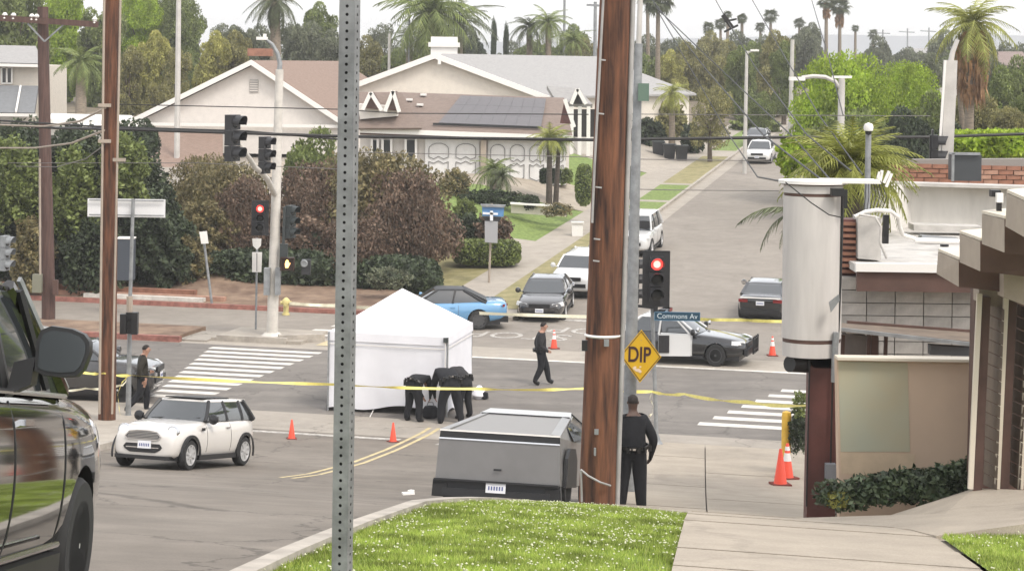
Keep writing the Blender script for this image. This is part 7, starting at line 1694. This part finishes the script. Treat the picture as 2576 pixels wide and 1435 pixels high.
lw = thing('garden_wall', 'low pale garden wall with step at the top of the front lawn', 'wall', at(1370,540,95)); o = lw.location
one('wall', lw, M['stucco2'], lambda b, m: b.prism([P(1285,512,95)-o, P(1425,520,95)-o, P(1425,545,95)-o, P(1285,535,95)-o], (0,.3,0), m)); one('cap', lw, M['trim'], lambda b, m: b.bar(P(1283,511,94.9)-o, P(1427,519,94.9)-o, .4, .08, m))
dw = thing('driveway_wall', 'low white driveway wall up the side street beside the bins', 'wall', at(1640,400,136)); o = dw.location
one('wall', dw, M['trim'], lambda b, m: b.prism([P(1590,384,136)-o, P(1760,388,136)-o, P(1760,398,136)-o, P(1590,396,136)-o], (0,.3,0), m)); one('cap', dw, M['parapet'], lambda b, m: b.bar(P(1588,384,135.9)-o, P(1762,388,135.9)-o, .4, .06, m))
# shrub at the painted wall
bb = []
for k in range(15):
    u = k/14; bb.append((u*2.05+random.uniform(-.05,.05), random.uniform(-.12,.12), .13+.26*u+random.uniform(-.04,.05), .23+.10*u))
sa = P(2092,1272,25.3); root = thing('broad_leaf_shrub', 'dark glossy broad leaved shrub at the foot of the painted wall', 'shrub', sa)
V, Fc = leaf_cloud(5200, blobs_shape(bb), .047, 77, flat=1.1); npmesh('foliage', V, Fc, M['lf_ivy'], root, True)
V, Fc = leaf_cloud(500, blobs_shape([(.05,-.1,.12,.15)]), .035, 78, flat=1.); npmesh('pale_tip_leaves', V, Fc, LY, root, True)
b = MB()
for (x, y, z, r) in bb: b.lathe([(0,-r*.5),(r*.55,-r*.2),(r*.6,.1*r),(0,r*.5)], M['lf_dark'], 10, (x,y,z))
b.build('inner_branches', root)
bush_px('green shrub behind the yellow bollard', 1990, 2040, 1035, 1140, 42.5, LD, 2500, .6, .03, box=False)
bush_px('twiggy shrub beside the brown sign post', 2000, 2034, 990, 1050, 42, LG, 900, .5, .03, box=False, core=False)
bush_px('small vine tuft at the upper right end of the painted wall', 2432, 2456, 925, 965, 26.6, LG, 500, .2, .02, box=False, core=False)
# distant hills and a tree belt that reads as one mass
hb = MB(); n = 160; vs_ = []
for i in range(n+1):
    x = -1500+3800*i/n; zt_ = 26+10*math.sin(i*.09)+8*noise.noise(Vector((i*.11,0,3)))+(10 if i > 60 else 0)
    vs_ += [(x, 2300, -5), (x, 2300+120, zt_), (x, 2700, -5)]
fs = []
for i in range(n):
    for e in range(2): fs.append((i*3+e, (i+1)*3+e, (i+1)*3+e+1, i*3+e+1))
hb.add(vs_, fs, mat('hill_grey', (.20,.215,.23), .95, var=.12, scale=.01)); struct(hb.build('hills', smooth=True))
blt = []
r = random.Random(5)
for i in range(420):
    x = -150+380*r.random(); y = 250+130*r.random(); blt.append((x, y, 5.+r.uniform(-.5,2.2), r.uniform(2.4,5.0)))
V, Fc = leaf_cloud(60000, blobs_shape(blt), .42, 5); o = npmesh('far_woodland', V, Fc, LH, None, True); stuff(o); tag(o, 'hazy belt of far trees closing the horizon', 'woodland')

# ================================================================== OVERHEAD WIRES
def wire(label, pts, r=.016, m=M['wire'], sag=.0, name='overhead_wire'):
    P3 = []
    for a, b_ in zip(pts, pts[1:]):
        for k in range(14):
            u = k/14; p = Vector(a)*(1-u)+Vector(b_)*u; P3.append(p-Vector((0,0,sag*4*u*(1-u))))
    P3.append(Vector(pts[-1])); b = MB(); b.tube(P3, r, m, 6); o = b.build(name, smooth=True); return tag(o, label, 'cable', 'overhead wires')
wire('thick dark cable crossing the whole picture level with the roof eaves', [P(-60,308,66), P(140,322,66), P(300,325,60), P(860,343,60), P(1490,352,58), P(2000,345,58), P(2330,345,60), P(2640,335,60)], .05)
wire('second dark cable just above the thick one on the left', [P(-60,300,66), P(240,318,62), P(620,330,60), P(870,352,60)], .03)
wire('thin line crossing the gables high on the left', [P(280,262,62), P(850,275,62), P(1000,285,62), P(1480,288,62)], .018)
wire('thin line crossing above the garage roof', [P(860,382,62), P(1480,395,62), P(1500,398,62)], .014, M['wiregrey'])
wire('thin line low over the side street', [P(1560,475,60), P(1700,478,60), P(1960,480,60)], .014, M['wiregrey'])
wire('thin line across the side street in front of the white car', [P(1575,400,60), P(1880,404,60), P(1960,408,60)], .014, M['wiregrey'])
wire('line running from the light pole to the bright tree above the bins', [P(1580,287,60), P(1990,290,60), P(2340,292,60)], .014, M['wiregrey'])
wire('pale service cable looping from the left pole to the left edge', [P(-60,312,64), P(110,318,60), P(200,305,54), P(265,272,48.7)], .03, M['boardend'])
wire('lower pale service cable from the left pole to the left edge', [P(-60,372,64), P(90,372,60), P(180,360,54), P(262,328,48.7)], .028, M['boardend'])
wire('thin grey cable sagging low between the two left poles', [P(40,418,66), P(140,420,64), P(215,400,54), P(262,365,48.7)], .014, M['wiregrey'])
wire('thin line at mid height left of the wooden pole', [P(20,410,66), P(500,410,62), P(850,425,62)], .012, M['wiregrey'])
# service drops falling to the shop from the upper left
wire('bundled cable dropping to the round sign from the upper middle', [P(1640,0,60), P(1780,180,50), P(1920,340,38), P(2105,482,27.2)], .016)
wire('cable dropping steeply past the far white car to the cylinder cap', [P(1655,30,58), P(1830,335,48), P(1905,445,38), P(1975,458,28)], .015)
wire('upper cable of the bundle reaching the cylinder lamp', [P(1650,20,60), P(1850,210,50), P(2000,350,38), P(2110,478,27)], .014)
wire('long cable from the top edge past the small crossarm cluster', [P(1788,-20,60), P(1830,55,58), P(1900,170,50), P(2030,340,36), P(2140,430,31)], .014)
wire('cable from the top edge above the bright green tree', [P(1880,-20,60), P(1960,120,50), P(2060,290,38), P(2170,440,31)], .013)
wire('cable nearest the right palm falling from the top edge', [P(2035,-20,60), P(2085,150,48), P(2120,290,38)], .012)
wire('slack cable curving across the cylinder face', [P(1975,458,26.4), P(2040,510,26.35), P(2085,540,26.4), P(2117,547,26.5)], .008)
q = thing('cable_splice', 'dark cable splice cluster hanging on the wire against the sky', 'cable splice', P(1830,55,58)); one('splice', q, M['wire'], lambda b, m: (b.bar((-.15,0,.2), (.15,0,-.2), .12, .12, m), b.bar((-.1,0,.0), (.25,0,.08), .06, .06, m), b.bar((-.1,0,-.3), (.3,0,-.1), .06, .06, m)))
bush_px('small spiky dark plant over pale stones above the tent roof', 1050, 1076, 664, 704, 73.5, LD, 500, .35, .05, box=False)
bush_px('pale flowering bush at the lower edge of the rust tree', 925, 1030, 676, 726, 74.2, M['lf_haze'], 1600, .8, .05, box=False)
sp_ = thing('garden_stones', 'pale stones under the small spiky plant above the tent', 'stones', at(1063,720,73.3)); one('stone', sp_, M['parapet'], lambda b, m: b.lathe([(.2,0),(.26,.15),(.18,.35),(0,.42)], m, 9), True); one('stone', sp_, M['parapet'], lambda b, m: b.lathe([(.15,0),(.18,.1),(.1,.2),(0,.24)], m, 8, (.3,-.05,0)), True)
for (vx, vy, Y, lab) in ((1026,1276,21.8,'crumpled white paper at the kerb end of the parkway'),(1190,1600,20,None),(868,1338,21.5,None)):
    if lab: q = thing('litter', lab, 'litter', at(vx, vy, Y, .16)); one('paper', q, M['trim'], lambda b, m: (b.box((0,0,.01), (.13,.07,.02), m, rz=.3), b.box((.03,.02,.03), (.06,.05,.02), m, rz=1)))

# ------------------------------------------------------------------ the pale coastal air
hz = bpy.data.materials.new('haze'); hz.use_nodes = True; n_ = hz.node_tree; n_.nodes.clear(); ho = n_.nodes.new('ShaderNodeOutputMaterial'); pv = n_.nodes.new('ShaderNodeVolumePrincipled')
pv.inputs['Color'].default_value = (.95,.95,.95,1); pv.inputs['Density'].default_value = .00055; pv.inputs['Anisotropy'].default_value = .2
n_.links.new(pv.outputs[0], ho.inputs['Volume'])
b = MB(); b.box((0, 1200, 22), (6600, 4000, 70), hz); stuff(b.build('haze'))
